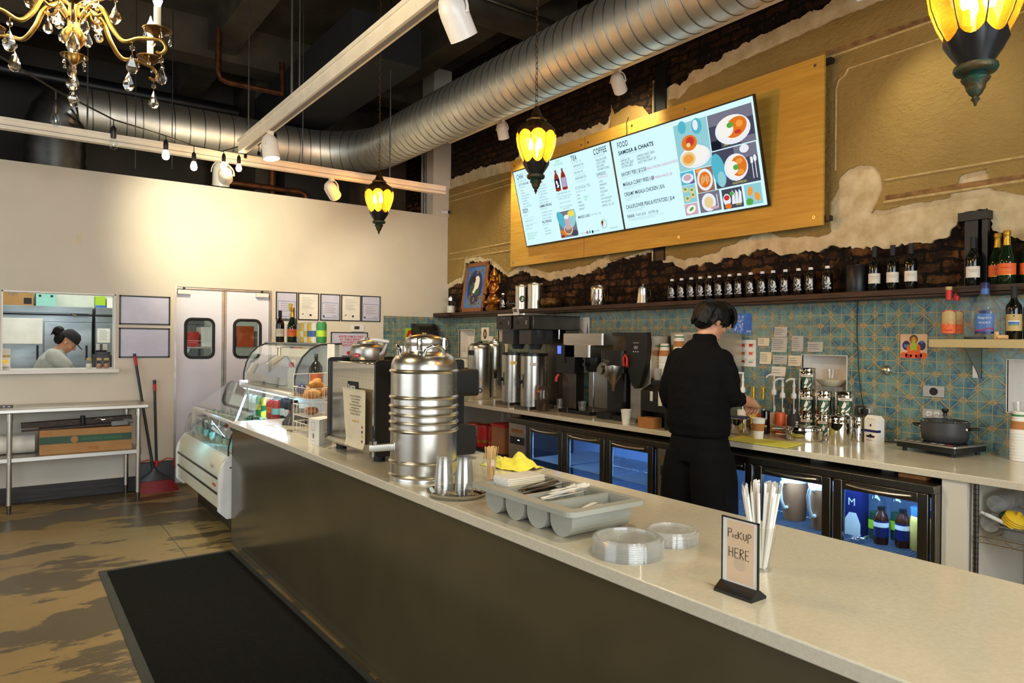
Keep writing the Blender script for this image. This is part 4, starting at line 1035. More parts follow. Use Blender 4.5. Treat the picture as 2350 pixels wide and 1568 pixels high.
for i, (y, z) in enumerate(((2.03, 0), (2.0, 0.012))): tag(MB().ell((0, 0, 0), (.035, .03, .012), 'chrome').build('steel_spoon_rest', loc=(3.84, y, ZB + .012 + z)), ('lower', 'upper')[i] + ' shiny steel scoop lying at the front of the right cooler', 'scoop')
# spacers and box in the gap above the right cooler
for i, y in enumerate((1.93, 2.355)): tag(MB().box((3.98, y - .035, .825), (4.05, y + .035, .8595), 'white_plastic').build('spacer_block'), ('white spacer block under the worktop, right one', 'white spacer block under the worktop, left one')[i], 'spacer')
tag(MB().rbox((3.86, 1.68, .826), (4.0, 1.82, .845), 'kraft', .006).build('flat_box'), 'flattened brown box lying on top of the right cooler', 'box')

# end panel, wire rack under the right end
tag(MB().box((3.81, 1.47, 0), (4.64, 1.582, .859), 'white_paint').build('end_panel'), 'white boxed end panel beside the right cooler', 'panel')
r = thing('wire_rack', 'chrome wire rack with cups and lids under the worktop', 'rack', (3.84, 1.44, 0))
for (x, y) in ((0, 0), (.0, -1.2), (.7, 0), (.7, -1.2)):
    b = MB().cyl((x, y, 0), (x, y, .85), .0125, 'steel_dark', n=12)
    for i in range(32): b.cyl((x, y, .02 + .026 * i), (x, y, .023 + .026 * i), .0132, 'black_steel', n=12)
    b.build('rack_post', r)
for z in (.60, .18):
    b = MB(); zig = []
    b.cyl((0, 0, z), (0, -1.2, z), .003, 'chrome', n=6).cyl((0, 0, z - .028), (0, -1.2, z - .028), .003, 'chrome', n=6)
    for i in range(31): zig.append((0, -.04 * i, z - (.003 if i % 2 else .026)))
    b.tube(zig, .002, 'chrome', n=5)
    for i in range(34): b.cyl((0, -.03 - .034 * i, z), (.7, -.03 - .034 * i, z), .0018, 'wire', n=5)
    b.build('rack_shelf', r)
tag(MB().rbox((3.90, 1.02, .603), (4.2, 1.36, .652), 'clear_gray', .03).rbox((3.885, 1.0, .652), (4.215, 1.385, .658), 'clear_gray', .03).build('plastic_tub'), 'grey plastic tub on the wire rack shelf', 'tub')
b = MB()
for i in range(4): b.lathe([(0, .012), (.03, .012), (.046, .002), (.05, 0), (.05, .003), (.047, .005), (.031, .015), (0, .016)], 'yellow', c=(0, 0, .012 * i), n=28)
b.rbox((-.008, -.008, .045), (.008, .008, .07), 'yellow', .003)
o = b.build('yellow_caps', loc=(3.93, 1.315, .672), rot=(.5, -.25, 0)); tag(o, 'stack of yellow plastic caps lying in the grey tub', 'caps')
tag(MB().cyl((0, 0, 0), (0, -.09, -.03), .010, 'white_plastic').cyl((0, 0, 0), (0, .02, .006), .007, 'white_plastic').build('hand_tool', loc=(3.90, 1.42, .70)), 'white plastic pump head beside the yellow caps', 'pump')
tag(MB().ell((0, 0, 0), (.04, .035, .03), 'dark_green').build('green_cap', loc=(3.99, 1.36, .685)), 'dark green cap behind the yellow caps', 'cup')  # a dark green cap, shaped as a plain ellipsoid
for i, (x, y, z, lab) in enumerate(((4.05, 1.41, .655, 'sleeve of clear cups lying lowest at the left of the rack'), (4.10, 1.40, .745, 'sleeve of clear cups lying higher at the left of the rack'), (4.25, 1.22, .72, 'sleeve of clear cups lying behind the yellow caps'))):
    tag(MB().cyl((0, 0, 0), (.35, .0, 0), .042, 'hazy_plastic', n=24).build('cup_sleeve', loc=(x - .13, y, z)), lab, 'cups')
# red tubs under the left part
tag(MB().box((3.95, 5.24, .40), (4.6, 7.7, .42), 'black_steel').box((3.95, 5.30, .0), (3.98, 5.33, .86), 'black_steel').box((4.5, 7.6, .0), (4.6, 7.7, .86), 'black_steel').box((3.95, 5.24, .0), (4.6, 5.26, .86), 'black_steel').build('open_shelf'), 'dark open shelf beneath the left part of the worktop', 'shelf')
for i in range(3):
    x, y = 4.06 + .03 * i, 6.30 - .17 * i
    t = thing('food_can', ('pale floral tin', 'middle red tin', 'right red tin')[i] + ' in the row on the dark shelf below the boiler', 'tin', (x, y, .42), 0, 'tins on the dark shelf')
    MB().lathe([(0, 0), (.085, 0), (.085, .22), (.082, .226), (.0, .226)], 'red' if i else 'orange_red', n=28).build('tin_body', t)
    MB().lathe([(.0855, .10), (.0855, .2)], 'cream_label' if i == 0 else 'red_plastic', n=28).lathe([(.086, .05), (.086, .07)], 'gold_foil', n=28).build('tin_label', t)
t = thing('flour_tub', 'square beige tub with a red lid on the dark shelf', 'tub', (4.03, 5.68, .42))
MB().rbox((-.10, -.11, 0), (.10, .11, .26), 'milk_tea', .03).build('tub_body', t); MB().rbox((-.108, -.118, .26), (.108, .118, .285), 'red_plastic', .03).build('tub_lid', t, bevel=.004)
tag(MB().tube([(0, .05, 0), (0, .03, .1), (.02, -.02, .14), (0, -.06, .08), (.02, -.07, .02)], .02, 'hazy_plastic', n=8).build('plastic_bag', loc=(4.03, 5.68, .725)), 'crumpled clear bag on the red lidded tub', 'bag')

# hot water boilers and tea dispensers
def boiler(x, y, r, h, lab, dial):
    t = thing('water_boiler', lab, 'boiler', (x, y, ZW))
    MB().lathe([(0, 0), (r * .97, 0), (r, .01), (r, h - .05), (r * .97, h - .02), (r * .82, h), (0, h)], 'steel', n=44).build('boiler_body', t, smooth=60)
    MB().lathe([(r * .8, h), (r * .72, h + .012), (r * .25, h + .016), (.03, h + .02), (.028, h + .035), (0, h + .036)], 'steel' if not dial else 'black_plastic', n=32).build('boiler_lid', t)
    a = math.atan2(-y, -x) + .05
    b = MB(); b.T = Matrix.Rotation(a, 4, 'Z')
    if dial:
        b.cyl((r - .002, .0, .10), (r + .008, .0, .10), .028, 'black_plastic').cyl((r + .008, 0, .10), (r + .014, 0, .10), .010, 'white_plastic'); b.build('dial', t)
        b = MB(); b.T = Matrix.Rotation(a, 4, 'Z'); b.box((r - .004, -.006, .18), (r + .002, .012, .20), 'yellow').build('warning_sticker', t)
        b = MB(); b.T = Matrix.Rotation(a + 1.1, 4, 'Z'); b.box((r - .004, -.012, .02), (r + .004, .012, h - .08), 'black_plastic').build('sight_gauge', t)
        b = MB(); b.T = Matrix.Rotation(a - .75, 4, 'Z'); b.rbox((r - .005, -.03, h - .11), (r + .03, .03, h - .06), 'black_plastic', .01).build('side_grip', t)
    else:
        b.lathe([(.05, h - .004), (.06, h - .0), (.03, h + .02), (0, h + .02)], 'chrome', n=20).build('knob', t)
        b = MB(); b.T = Matrix.Rotation(a, 4, 'Z'); b.cyl((r, 0, .25), (r + .05, 0, .25), .012, 'chrome').cyl((r + .045, 0, .22), (r + .045, 0, .29), .014, 'black_plastic').cyl((r + .045, 0, .29), (r + .05, 0, .31), .02, 'brass').build('tap', t)
bx_, by_ = back(4.084, 6.233, .13); boiler(bx_, by_, .13, .585, 'tall round steel water boiler with a black dial near the corner', True); boiler(4.42, 6.44, .115, .61, 'slimmer steel boiler half hidden behind the one with the dial', False)
for i, (x, y, r, lab) in enumerate(((4.11, 5.655, .118, 'left steel tea dispenser below the twin brewer'), (4.01, 5.205, .116, 'right steel tea dispenser below the twin brewer'))):
    t = thing('tea_dispenser', lab, 'dispenser', (x, y, ZW), 0, 'tea dispensers under the brewer')
    b = MB()
    for rr, z0, z1, mm in ((r, .028, .49, 'steel'), (r + .004, .49, .515, 'black_plastic')):
        pl = [(rr * math.cos(2 * PI * k / 40) * (1.25 if math.cos(2 * PI * k / 40) > 0 else 1), rr * math.sin(2 * PI * k / 40)) for k in range(40)]
        if mm == 'steel': b.prism(pl, 'z', z0, z1, mm)
        else: MB().prism(pl, 'z', z0, z1, mm).build('dispenser_lid', t, bevel=.006)
    b.build('dispenser_body', t)
    MB().rbox((-.15, -.12, 0), (.17, .12, .028), 'steel_dark', .03).build('base_tray', t)
    b = MB(); b.T = Matrix.Rotation(PI - .25, 4, 'Z')
    b.cyl((r - .01, 0, .25), (r + .035, 0, .25), .016, 'black_plastic').cyl((r + .03, 0, .19), (r + .03, 0, .28), .014, 'black_plastic').rbox((r + .02, -.012, .27), (r + .045, .012, .32), 'black_plastic', .004).ell((r + .05, .0, .25), .006, 'chrome'); b.build('faucet', t)
    b = MB(); b.T = Matrix.Rotation(-2.2, 4, 'Z'); b.box((r - .002, -.035, .40), (r + .0015, .03, .43), 'foil_white' if i else 'brass').build('brand_plate', t)
j = thing('cold_brew_jug', 'brown tinted plastic jug half full of tea before the dispensers', 'jug', (*back(3.901, 4.915, .06), ZW))
MB().lathe([(0, 0), (.058, 0), (.06, .006), (.06, .19), (.052, .215), (.03, .232), (0, .236)], 'smoky_plastic', n=28).build('jug_body', j); MB().lathe([(0, .004), (.055, .004), (.056, .10), (0, .101)], 'tea', n=28).build('tea', j); MB().box((-.06, -.02, .17), (-.055, .01, .19), 'orange_label').build('sticker', j)

# twin brewer over the dispensers
t = thing('twin_coffee_brewer', 'wide dark twin coffee brewer standing over the tea dispensers', 'brewer', (4.0, 5.2, ZW))
b = MB().box((0.0, 0, .74), (.58, .58, .87), 'steel_dark').box((.42, 0.02, .03), (.58, .56, .74), 'steel_dark').box((.40, -.10, 0), (.60, .58, .03), 'black_steel').box((0.0, -.01, .868), (.58, .59, .875), 'black_plastic').cyl((.30, -.02, .65), (.30, -.02, .74), .008, 'chrome')
b.build('brewer_body', t, bevel=.004)
for y in (.025, .31):
    f = MB().rbox((-.03, y, .745), (0, y + .25, .868), 'black_plastic', .01, 'x').build('control_box', t)
    MB().box((-.033, y + .03, .785), (-.03, y + .05, .825), 'ink_gray').box((-.033, y + .16, .79), (-.03, y + .20, .815), 'ink').box((-.032, y + .10, .848), (-.03, y + .17, .854), 'ink_gray').build('switch', f)
    MB().lathe([(0, .55), (.05, .55), (.06, .58), (.105, .66), (.11, .735), (.0, .735)], 'dark_gray_plastic', c=(.15, y + .125, 0), n=28).box((.02, y + .03, .60), (.28, y + .22, .735), 'dark_gray_plastic').build('brew_basket', t)
tag(MB().rbox((3.96, 5.30, ZW + .8755), (4.28, 5.74, ZW + .893), 'steel_h', .02).build('kitchen_scale'), 'flat silver kitchen scale on top of the twin brewer', 'scale')
o = MB().rbox((-.006, -.04, 0), (.006, .04, .075), 'white_plastic', .008, 'x').box((-.008, -.03, .03), (-.006, .03, .065), 'clear_gray').text('0:00', (-.0085, .022, .038), (0, -1, 0), (0, 0, 1), .024, 'ink').build('timer', loc=(3.955, 5.40, ZW + .876), rot=(0, -.25, 0)); tag(o, 'white digital timer leaning on the silver scale', 'timer')
tag(MB().rbox((4.42, 5.0, ZW + .33), (4.6, 5.16, ZW + .55), 'paper_gray', .01).build('filter_box'), 'pale box of filters behind the right tea dispenser', 'box')
# single brewer with a blue display
t = thing('coffee_brewer', 'single steel coffee brewer with a bright blue display', 'brewer', (4.0, 4.42, ZW))
MB().box((.05, .22, .04), (.14, .40, .47), 'steel_dark').box((.38, 0, .03), (.42, .42, .68), 'steel_h').box((0.02, .01, .0), (.42, .42, .03), 'black_steel').cyl((.02, .30, 0), (.02, .30, .05), .012, 'black_plastic').cyl((.10, .05, .02), (.10, .05, .46), .008, 'chrome').build('brewer_body', t)
MB().rbox((0.0, .0, .495), (.40, .44, .60), 'steel_h', .02).rbox((.04, -.12, .60), (.42, .40, .70), 'steel_h', .02).box((.0, .19, .35), (.10, .44, .60), 'black_plastic').build('brewer_head', t, bevel=.003)
MB().rbox((-.008, .31, .44), (.0, .43, .60), 'black_plastic', .01, 'x').box((-.009, .36, .52), (-.008, .41, .59), 'display_blue').build('display_panel', t)
MB().lathe([(0, .37), (.07, .37), (.085, .40), (.09, .495), (0, .495)], 'black_plastic', c=(.14, .07, 0), n=26).rbox((-.01, .05, .42), (.08, .08, .45), 'black_plastic', .01).build('brew_basket', t)
MB().tube([(.05, .42, .33), (.02, .425, .33)], .008, 'chrome').tube([(.02, .425, .335), (.0, .43, .305), (-.005, .432, .27)], .013, 'red_plastic', n=8).build('hot_water_tap', t)
def glass_cup(x, y, r, h, lab, m_='clear_plastic'): tag(MB().lathe([(0, .003), (r * .72, .003), (r * .74, 0), (r * .76, .004), (r, h), (r * 1.05, h + .002), (r * .96, h), (r * .70, .006), (0, .005)], m_, n=24).build('clear_cup', loc=(x, y, ZW)), lab, 'cup')
glass_cup(*back(4.029, 4.839, .028), .028, .11, 'small clear cup left of the blue display brewer'); glass_cup(*back(4.032, 4.538, .037), .037, .11, 'clear plastic cup in front of the blue display brewer'); glass_cup(*back(3.84, 3.75, .03), .03, .045, 'tiny clear cup beside the white paper cup')
# coffee grinders
t = thing('coffee_grinder', 'black coffee grinder with a chrome dial and funnel', 'grinder', (3.98, 4.10, ZW))
MB().rbox((0, -.10, .38), (.34, .17, .56), 'black_plastic', .03).rbox((.04, -.09, .06), (.30, .13, .40), 'black_plastic', .02).rbox((-.02, -.13, 0), (.30, .02, .035), 'black_matte', .04).rbox((-.03, .03, 0), (.26, .20, .05), 'black_matte', .05).build('grinder_body', t, bevel=.006)
MB().cyl((-.04, .09, .40), (.0, .09, .40), .062, 'chrome', n=36).cyl((-.075, .09, .40), (-.04, .09, .40), .034, 'chrome', r1=.04, n=28).build('dial', t)
MB().lathe([(.0, .235), (.012, .24), (.018, .29), (.068, .36), (.07, .44), (.066, .44), (.064, .365), (.014, .29)], 'steel', c=(-.055, -.055, 0), n=32).build('funnel', t)
MB().rbox((-.02, -.10, .10), (.05, -.02, .15), 'black_matte', .01).build('chute', t)
MB().text('Turbo', (-.0005, .13, .465), (0, -1, 0), (0, 0, 1), .03, 'ink_gray').build('maker_text', t)
t = thing('tall_coffee_grinder', 'tall steel grinder with a curved black front shield', 'grinder', (4.0, 3.74, ZW))
MB().box((.02, .0, .02), (.40, .215, .68), 'steel_h').box((.0, -.02, 0), (.42, .22, .03), 'black_plastic').build('grinder_body', t, bevel=.004)
b = MB(); pl = []
for i in range(9): pl.append((.215 - .015 * math.sin(PI * i / 8), .69 - .02 * math.sin(PI * i / 8) * 0 - .0 * i))
sh = [(.225, .70), (.0, .705), (-.01, .62), (.0, .50), (.035, .38), (.07, .30), (.115, .265), (.155, .30), (.185, .38), (.205, .48), (.222, .60)]
b.prism([(u, v) for u, v in sh], 'x', -.03, .02, 'black_plastic').build('front_shield', t, bevel=.008)
MB().rbox((.0, .215, .56), (.20, .40, .68), 'smoky_plastic', .02).rbox((.02, .23, .56), (.18, .38, .62), 'tea', .02).rbox((-.01, .21, .68), (.22, .41, .705), 'black_plastic', .02).build('bean_hopper', t)
MB().box((-.032, .08, .62), (-.03, .14, .628), 'ink_gray').rbox((-.032, .09, .575), (-.03, .13, .60), 'ink_gray', .004, 'x').build('control_panel', t)
for i in range(3): MB().ell((-.031, .085 + .025 * i, .555), .005, 'white_plastic', n=8, k=6).build('button', t)
MB().tube([(-.04, .225, .44), (-.05, .225, .50), (-.05, .205, .53), (-.05, .185, .50), (-.045, .19, .44)], .009, 'red_plastic', n=8).tube([(-.02, .18, .43), (-.045, .21, .425)], .012, 'chrome').build('tap_handle', t)
tag(MB().box((4.22, 3.34, ZW), (4.60, 3.72, ZW + .71), 'steel_h').build('steel_cabinet', bevel=.004), 'tall plain steel machine housing behind the barista', 'machine')
t = thing('napkin_dispenser', 'black cup and napkin organiser with a sloping top', 'organiser', (3.84, 3.42, ZW))
MB().prism([(0, 0), (.36, 0), (.36, .36), (.20, .36), (.0, .27)], 'y', .235, .25, 'black_plastic').prism([(0, 0), (.36, 0), (.36, .36), (.20, .36), (.0, .27)], 'y', 0, .015, 'black_plastic').box((.10, .015, 0), (.36, .235, .345), 'black_plastic').prism([(0, .12), (.12, .12), (.2, .355), (0.0, .265)], 'y', .015, .235, 'black_plastic').build('organiser_body', t, bevel=.004)
MB().box((-.003, .13, .20), (0, .155, .27), 'foil_white').box((-.003, .04, .17), (0, .075, .275), 'paper').build('label_tab', t)
tag(MB().rbox((-.02, -.11, 0), (.09, .05, .075), 'kraft', .02).build('napkin_bundle', loc=(3.83, 3.63, ZW + .001), bevel=.008), 'brown paper napkin bundle sticking out of the organiser', 'napkins')
def cup_profile(r, h): return [(0, .006), (r * .70, .006), (r * .70, 0), (r * .72, .0), (r, h), (r * 1.04, h + .001), (r * 1.04, h + .005), (r * .98, h + .003), (r * .68, .009), (0, .009)]
def paper_cup(x, y, z, r, h, lab, sleeve=True, group=None, band=True, lid=False):
    t = thing('paper_cup', lab, 'cup', (x, y, z), 0, group)
    MB().lathe(cup_profile(r, h), 'paper', n=28).build('cup_body', t)
    if sleeve: MB().lathe([(r * .835, h * .40), (r * .955, h * .78)], 'kraft', n=28).build('cup_sleeve', t)
    if band: MB().lathe([(r * .745, h * .09), (r * .772, h * .19)], 'green', n=28).build('green_band', t)
    if lid: MB().lathe([(r * 1.06, h), (r * 1.06, h + .012), (r * .9, h + .018), (0, h + .018)], 'white_plastic', n=28).build('cup_lid', t)
    return t
pc = paper_cup(*back(3.838, 3.816, .03), ZW, .041, .108, 'plain white paper cup standing in front of the tall grinder', sleeve=False, band=False)
def cup_stack(x, y, z, n, r, h, dz, lab, grp, sleeve_top=True):
    """upside down nested paper cups"""
    m = MB().lathe([(a, h + .006 - b) for a, b in cup_profile(r, h)][::-1], 'paper', n=28).build('paper_cup')
    tag(m, '', 'cup', grp)
    for i in range(n):
        o = m if i == 0 else dup(m, (0, 0, 0)); o.location = (x, y, z + dz * i)
        o['label'] = ('lowest paper cup of ' if i == 0 else 'topmost paper cup of ' if i == n - 1 else 'upside down paper cup nested within ') + lab
        if i == n - 1 and sleeve_top:
            MB().lathe([(r * .985, h * .22), (r * .865, h * .60)], 'kraft', n=28).build('cup_sleeve', o); MB().lathe([(r * .81, h * .83), (r * .785, h * .92)], 'green', n=28).build('green_band', o)
cup_stack(4.13, 3.70, ZW + .355, 7, .045, .115, .024, 'the stack beside the steel cabinet', 'paper cups in the stack beside the steel cabinet')
cup_stack(4.14, 3.565, ZW + .355, 10, .045, .115, .024, 'the stack right behind the barista shoulder', 'paper cups in the stack behind the barista')
cup_stack(*back(4.471, 1.468, .047), ZW, 10, .047, .115, .0165, 'the tall stack at the right end', 'paper cups in the stack at the right end')
tag(MB().lathe([(.03, 0), (.038, .05), (.036, .05), (.028, .002)], 'clear_plastic', n=20).build('clear_cup', loc=(*back(4.471, 1.468, .047), ZW + .27)), 'clear cup upside down on the right paper cup stack', 'cup')
for i, (y, x) in enumerate(((3.84, 3.93), (3.78, 4.0))): tag(MB().lathe([(.024, 0), (.030, .10), (.028, .10), (.022, .002)], 'hazy_plastic', n=20).build('clear_cup', loc=(x + .08, y - .18, ZW + .33 + .0 * i)), ('left', 'right')[i] + ' small clear cup on the black organiser', 'cup')
# barista's cup, cloth, strainer
BCX, BCY = back(3.981, 2.76, .035)
paper_cup(BCX, BCY, ZW + .006, .043, .128, 'paper cup with a brown sleeve and tea bag string under the barista hand')
b = MB(); n = 20; vs = []
for i in range(n):
    for k in range(n):
        u, v = i / (n - 1), k / (n - 1); x = 3.785 + .27 * u; y = 2.43 + .46 * v + .05 * u
        vs.append((x, y - .05 * (1 - u) * 0, ZW + .0025 + .003 * noise.noise((u * 4, v * 6, 0)) ** 2 + (0.0 if u > .02 else 0)))
b.add(vs, [(i * n + k, (i + 1) * n + k, (i + 1) * n + k + 1, i * n + k + 1) for i in range(n - 1) for k in range(n - 1)], 'yellow_green_cloth')
o = b.build('counter_cloth'); so = o.modifiers.new('t', 'SOLIDIFY'); so.thickness = .003; so.offset = 1; tag(o, 'thin yellow cloth spread flat under the barista cup', 'cloth')
t = thing('infuser_pot', 'steel and glass tea infuser pot beside the barista', 'pot', (*back(4.085, 2.975, .07), ZW + .006))
MB().lathe([(0, 0), (.07, 0), (.072, .006), (.07, .10), (.074, .104), (.07, .108), (.066, .10), (0, .008)], 'mirror_steel', n=32).build('pot_body', t); MB().lathe([(.071, .104), (.06, .115), (0, .117)], 'navy', n=32).build('pot_lid', t); MB().cyl((-.03, .085, 0), (-.03, .085, .13), .022, 'clear_plastic', n=18).build('measuring_tube', t)
# syrup bottles with pumps
def pump_bottle(x, y, h, m_, lab):
    t = thing('syrup_bottle', lab, 'bottle', (x, y, ZW), 0, 'syrup bottles with white pumps')
    MB().lathe([(0, 0), (.036, 0), (.038, .006), (.038, h * .42), (.03, h * .52), (.014, h * .60), (.013, h * .66)], 'clear_glass', n=24).build('bottle_body', t)
    MB().lathe([(0, .004), (.033, .004), (.034, h * .30), (0, h * .301)], m_, n=24).build('syrup', t)
    MB().lathe([(.0385, h * .12), (.0385, h * .33)], 'cream_label' if m_ != 'red' else 'red', n=24).build('label', t)
    p = MB().lathe([(.016, h * .64), (.019, h * .66), (.018, h * .72), (.009, h * .75), (.008, h * .84), (.012, h * .86), (.008, h * .90), (.006, h * .97), (.010, h * .98), (.010, h), (0, h)], 'white_plastic', n=16).cyl((0, 0, .03), (0, 0, h * .66), .004, 'white_plastic', n=8)
    p.tube([(0, 0, h * .99), (-.03, .012, h * .995), (-.055, .02, h * .965), (-.06, .022, h * .94)], .006, 'white_plastic', n=8, rs=[.009, .007, .006, .005]); p.build('pump', t)
for x, y, h, m_, lab in ((4.45, 3.22, .41, 'juice_yellow', 'pump syrup bottle nearest the barista, apart from the others'), (4.45, 2.96, .41, 'juice_yellow', 'leftmost of the three grouped pump syrup bottles'), (4.44, 2.885, .385, 'blue_label', 'middle pump syrup bottle with a red label'), (4.46, 2.81, .385, 'red', 'rightmost pump syrup bottle beside the steel canisters')): pump_bottle(x, y, h, m_, lab)
for y, lab, lm in ((3.13, 'gold capped syrup bottle left of the barista hand', 'yellow'), (3.05, 'gold capped syrup bottle just right of the barista hand', 'orange_red')):
    bottle('syrup_bottle', lab, 'bottle', (4.45, y, ZW), [(0, 0), (.036, 0), (.038, .006), (.038, .15), (.03, .185), (.015, .205), (.013, .23)], 'clear_glass', (('gold_cap', [(.0145, .225), (.015, .31), (0, .311)], 'gold_foil'), ('label', [(.0388, .04), (.0388, .12)], lm)), 'gold capped syrup bottles')
def can(name, lab, x, y, r, h, m_, extra=None, rot=0):
    t = thing(name, lab, 'can', (x, y, ZW)); MB().lathe([(0, 0), (r * .94, 0), (r, .006), (r, h - .008), (r * .93, h), (r * .90, h - .004), (0, h - .004)], m_, n=28).build('can_body', t)
    a = math.atan2(-y, -x)
    b = MB()
    if extra == 'black':
        for i in range(7): b.T = Matrix.Rotation(a + .15, 4, 'Z'); b.box((r - .002, -.004, .03 + .0 * i), (r + .0008, .004, .05), 'paper')
        for i in range(5): b.T = Matrix.Rotation(a - .2 - .0 * i, 4, 'Z'); b.box((r - .004, .02, .04 + .014 * i), (r + .0006, .032, .05 + .014 * i), 'paper_gray')
        for i in range(4): b.T = Matrix.Rotation(a + .55, 4, 'Z'); b.box((r - .004, -.012, .05 + .016 * i), (r + .0006, .004, .058 + .016 * i), 'paper_gray')
    else: b.T = Matrix.Rotation(a, 4, 'Z'); b.box((r - .002, -.01, .05), (r + .0008, .01, .062), 'tan_label')
    b.build('can_print', t)
can('drink_can', 'red candle like can standing before the pump bottles', 4.36, 2.85, .036, .15, 'orange_red'); can('drink_can', 'black printed can right of the red can', 4.34, 2.73, .036, .15, 'ink', 'black'); can('drink_can', 'dark can with a gold neck close to the barista cup', 4.30, 2.925, .030, .16, 'amber_black')
b = MB()
for i, (x, y, rz) in enumerate(((0, 0, .2), (.02, -.04, -.3), (-.01, .035, .6))): b.T = Matrix.Translation((x, y, .008 + .018 * i)) @ Matrix.Rotation(rz, 4, 'Z') @ Matrix.Rotation(.25, 4, 'Y'); b.rbox((-.045, -.04, 0), (.045, .04, .004), 'foil_white', .005).quad((-.045, -.04, .006), (.045, -.04, .006), (.05, .05, .03), (-.04, .05, .035), 'foil_white')
tag(b.build('tea_sachets', loc=(4.22, 2.73, ZW + .008)), 'small pile of white paper tea sachets', 'sachets')
# steel canisters with green labels
def canister(x, y, z, r, h, lab, label=True, name='spice_canister', band=True, m_='mirror_steel', lm='dark_green'):
    t = thing(name, lab, 'canister', (x, y, z), 0, 'steel canisters on the worktop')
    MB().lathe([(0, 0), (r * .97, 0), (r, .005), (r, h * .74), (r * .985, h * .745)], m_, n=36).build('canister_body', t)
    MB().lathe([(r * 1.02, h * .735), (r * 1.02, h * .79), (r * .99, h * .80), (r * .99, h * .95), (r * 1.0, h * .97), (r * .93, h * 1.0), (0, h)], m_, n=36).build('canister_lid', t, smooth=50)
    if label:
        a = math.atan2(-y, -x); b = MB(); k = 10
        def patch(w, z0, z1, m__, q): 
            for i in range(k):
                t0, t1 = a - w + 2 * w * i / k, a - w + 2 * w * (i + 1) / k
                b.quad((q * math.cos(t0), q * math.sin(t0), z0), (q * math.cos(t1), q * math.sin(t1), z0), (q * math.cos(t1), q * math.sin(t1), z1), (q * math.cos(t0), q * math.sin(t0), z1), m__)
        patch(.62, h * .10, h * .60, lm, r + .0006)
        if band: patch(.72, h * .60, h * .71, 'cream_label', r + .001)
        # the white figure on the green label
        d = Vector((math.cos(a), math.sin(a), 0)); xd = Vector((-d.y, d.x, 0)); o_ = d * (r + .0016)
        for pl in ([(-.018, .30), (-.002, .58), (.008, .46), (.004, .34), (-.006, .26)], [(.0, .14), (.028, .36), (.022, .22), (.006, .11)], [(-.012, .25), (.0, .22), (-.004, .12), (-.02, .10)]):
            b.flat(o_, xd, (0, 0, 1), [(u * r / .052, v * h) for u, v in pl], 'paper')
        b.tube([o_ + xd * (.016 + .006 * math.cos(t_)) + Vector((0, 0, h * .50 + .006 * math.sin(t_))) for t_ in [2 * PI * i / 8 for i in range(8)]], .0014, 'paper', n=4, closed=True)
        if band: b.text('GARAM CHAI', d * (r + .0022) + Vector((0, 0, h * .63)), xd, (0, 0, 1), h * .075, 'ink', align='CENTER', sx=.8)
        b.build('canister_label', t, smooth=180)
for i in range(3): canister(4.50, 2.737, ZW + .155 * i, .056, .154, ('bottom', 'middle', 'top')[i] + ' steel canister of the tallest column on the worktop')
for i in range(2): canister(4.49, 2.605, ZW + .158 * i, .056, .157, ('bottom', 'top')[i] + ' steel canister of the two high column with green labels')
canister(4.49, 2.455, ZW, .075, .165, 'wide low canister beneath a smaller one at the right', label=False); canister(4.50, 2.465, ZW + .166, .062, .155, 'canister with a yellowed label on top of the wide low one', lm='dark_green')
canister(*back(4.177, 2.324, .0675), ZW, .0675, .187, 'plain shiny steel canister standing in front of the others', label=False); canister(*back(4.46, 2.36, .03), ZW, .04, .16, 'narrow plain canister beside the white coffee bag', label=False)
t = thing('spice_tin', 'round low polished steel spice box', 'tin', (*back(4.148, 2.539, .115), ZW))
MB().lathe([(0, 0), (.105, 0), (.112, .006), (.115, .03), (.115, .06), (.108, .064)], 'mirror_steel', n=44).build('tin_body', t); MB().lathe([(.117, .045), (.117, .066), (.110, .07), (.108, .084), (.10, .088), (.094, .084), (.02, .084), (0, .084)], 'mirror_steel', n=44).build('tin_lid', t)
b = MB().box((-.032, -.048, 0), (.032, .048, .155), 'crema_white').prism([(-.032, .155), (.032, .155), (.008, .178), (-.008, .178)], 'y', -.046, .046, 'crema_white').box((-.033, -.049, .072), (.0, .049, .088), 'navy')
b.flat((-.0328, 0, .045), (0, -1, 0), (0, 0, 1), [(-.036, .004), (-.012, .008), (0, .018), (.012, .008), (.036, .004), (.024, -.008), (.006, -.006), (0, -.012), (-.006, -.006), (-.024, -.008)], 'ink')
b.flat((-.0328, 0, .115), (0, -1, 0), (0, 0, 1), [(-.006, -.006), (.006, -.006), (.006, .008), (-.006, .008)], 'ink').box((-.033, -.03, .155), (-.032, .03, .157), 'ink_gray')
b.text('espresso', (-.0332, .03, .018), (0, -1, 0), (0, 0, 1), .013, 'ink')
o = b.build('coffee_bag', loc=(4.49, 2.265, ZW), rot=(0, 0, -.25), bevel=.003); tag(o, 'white coffee bag with a black winged emblem and blue stripe', 'bag')
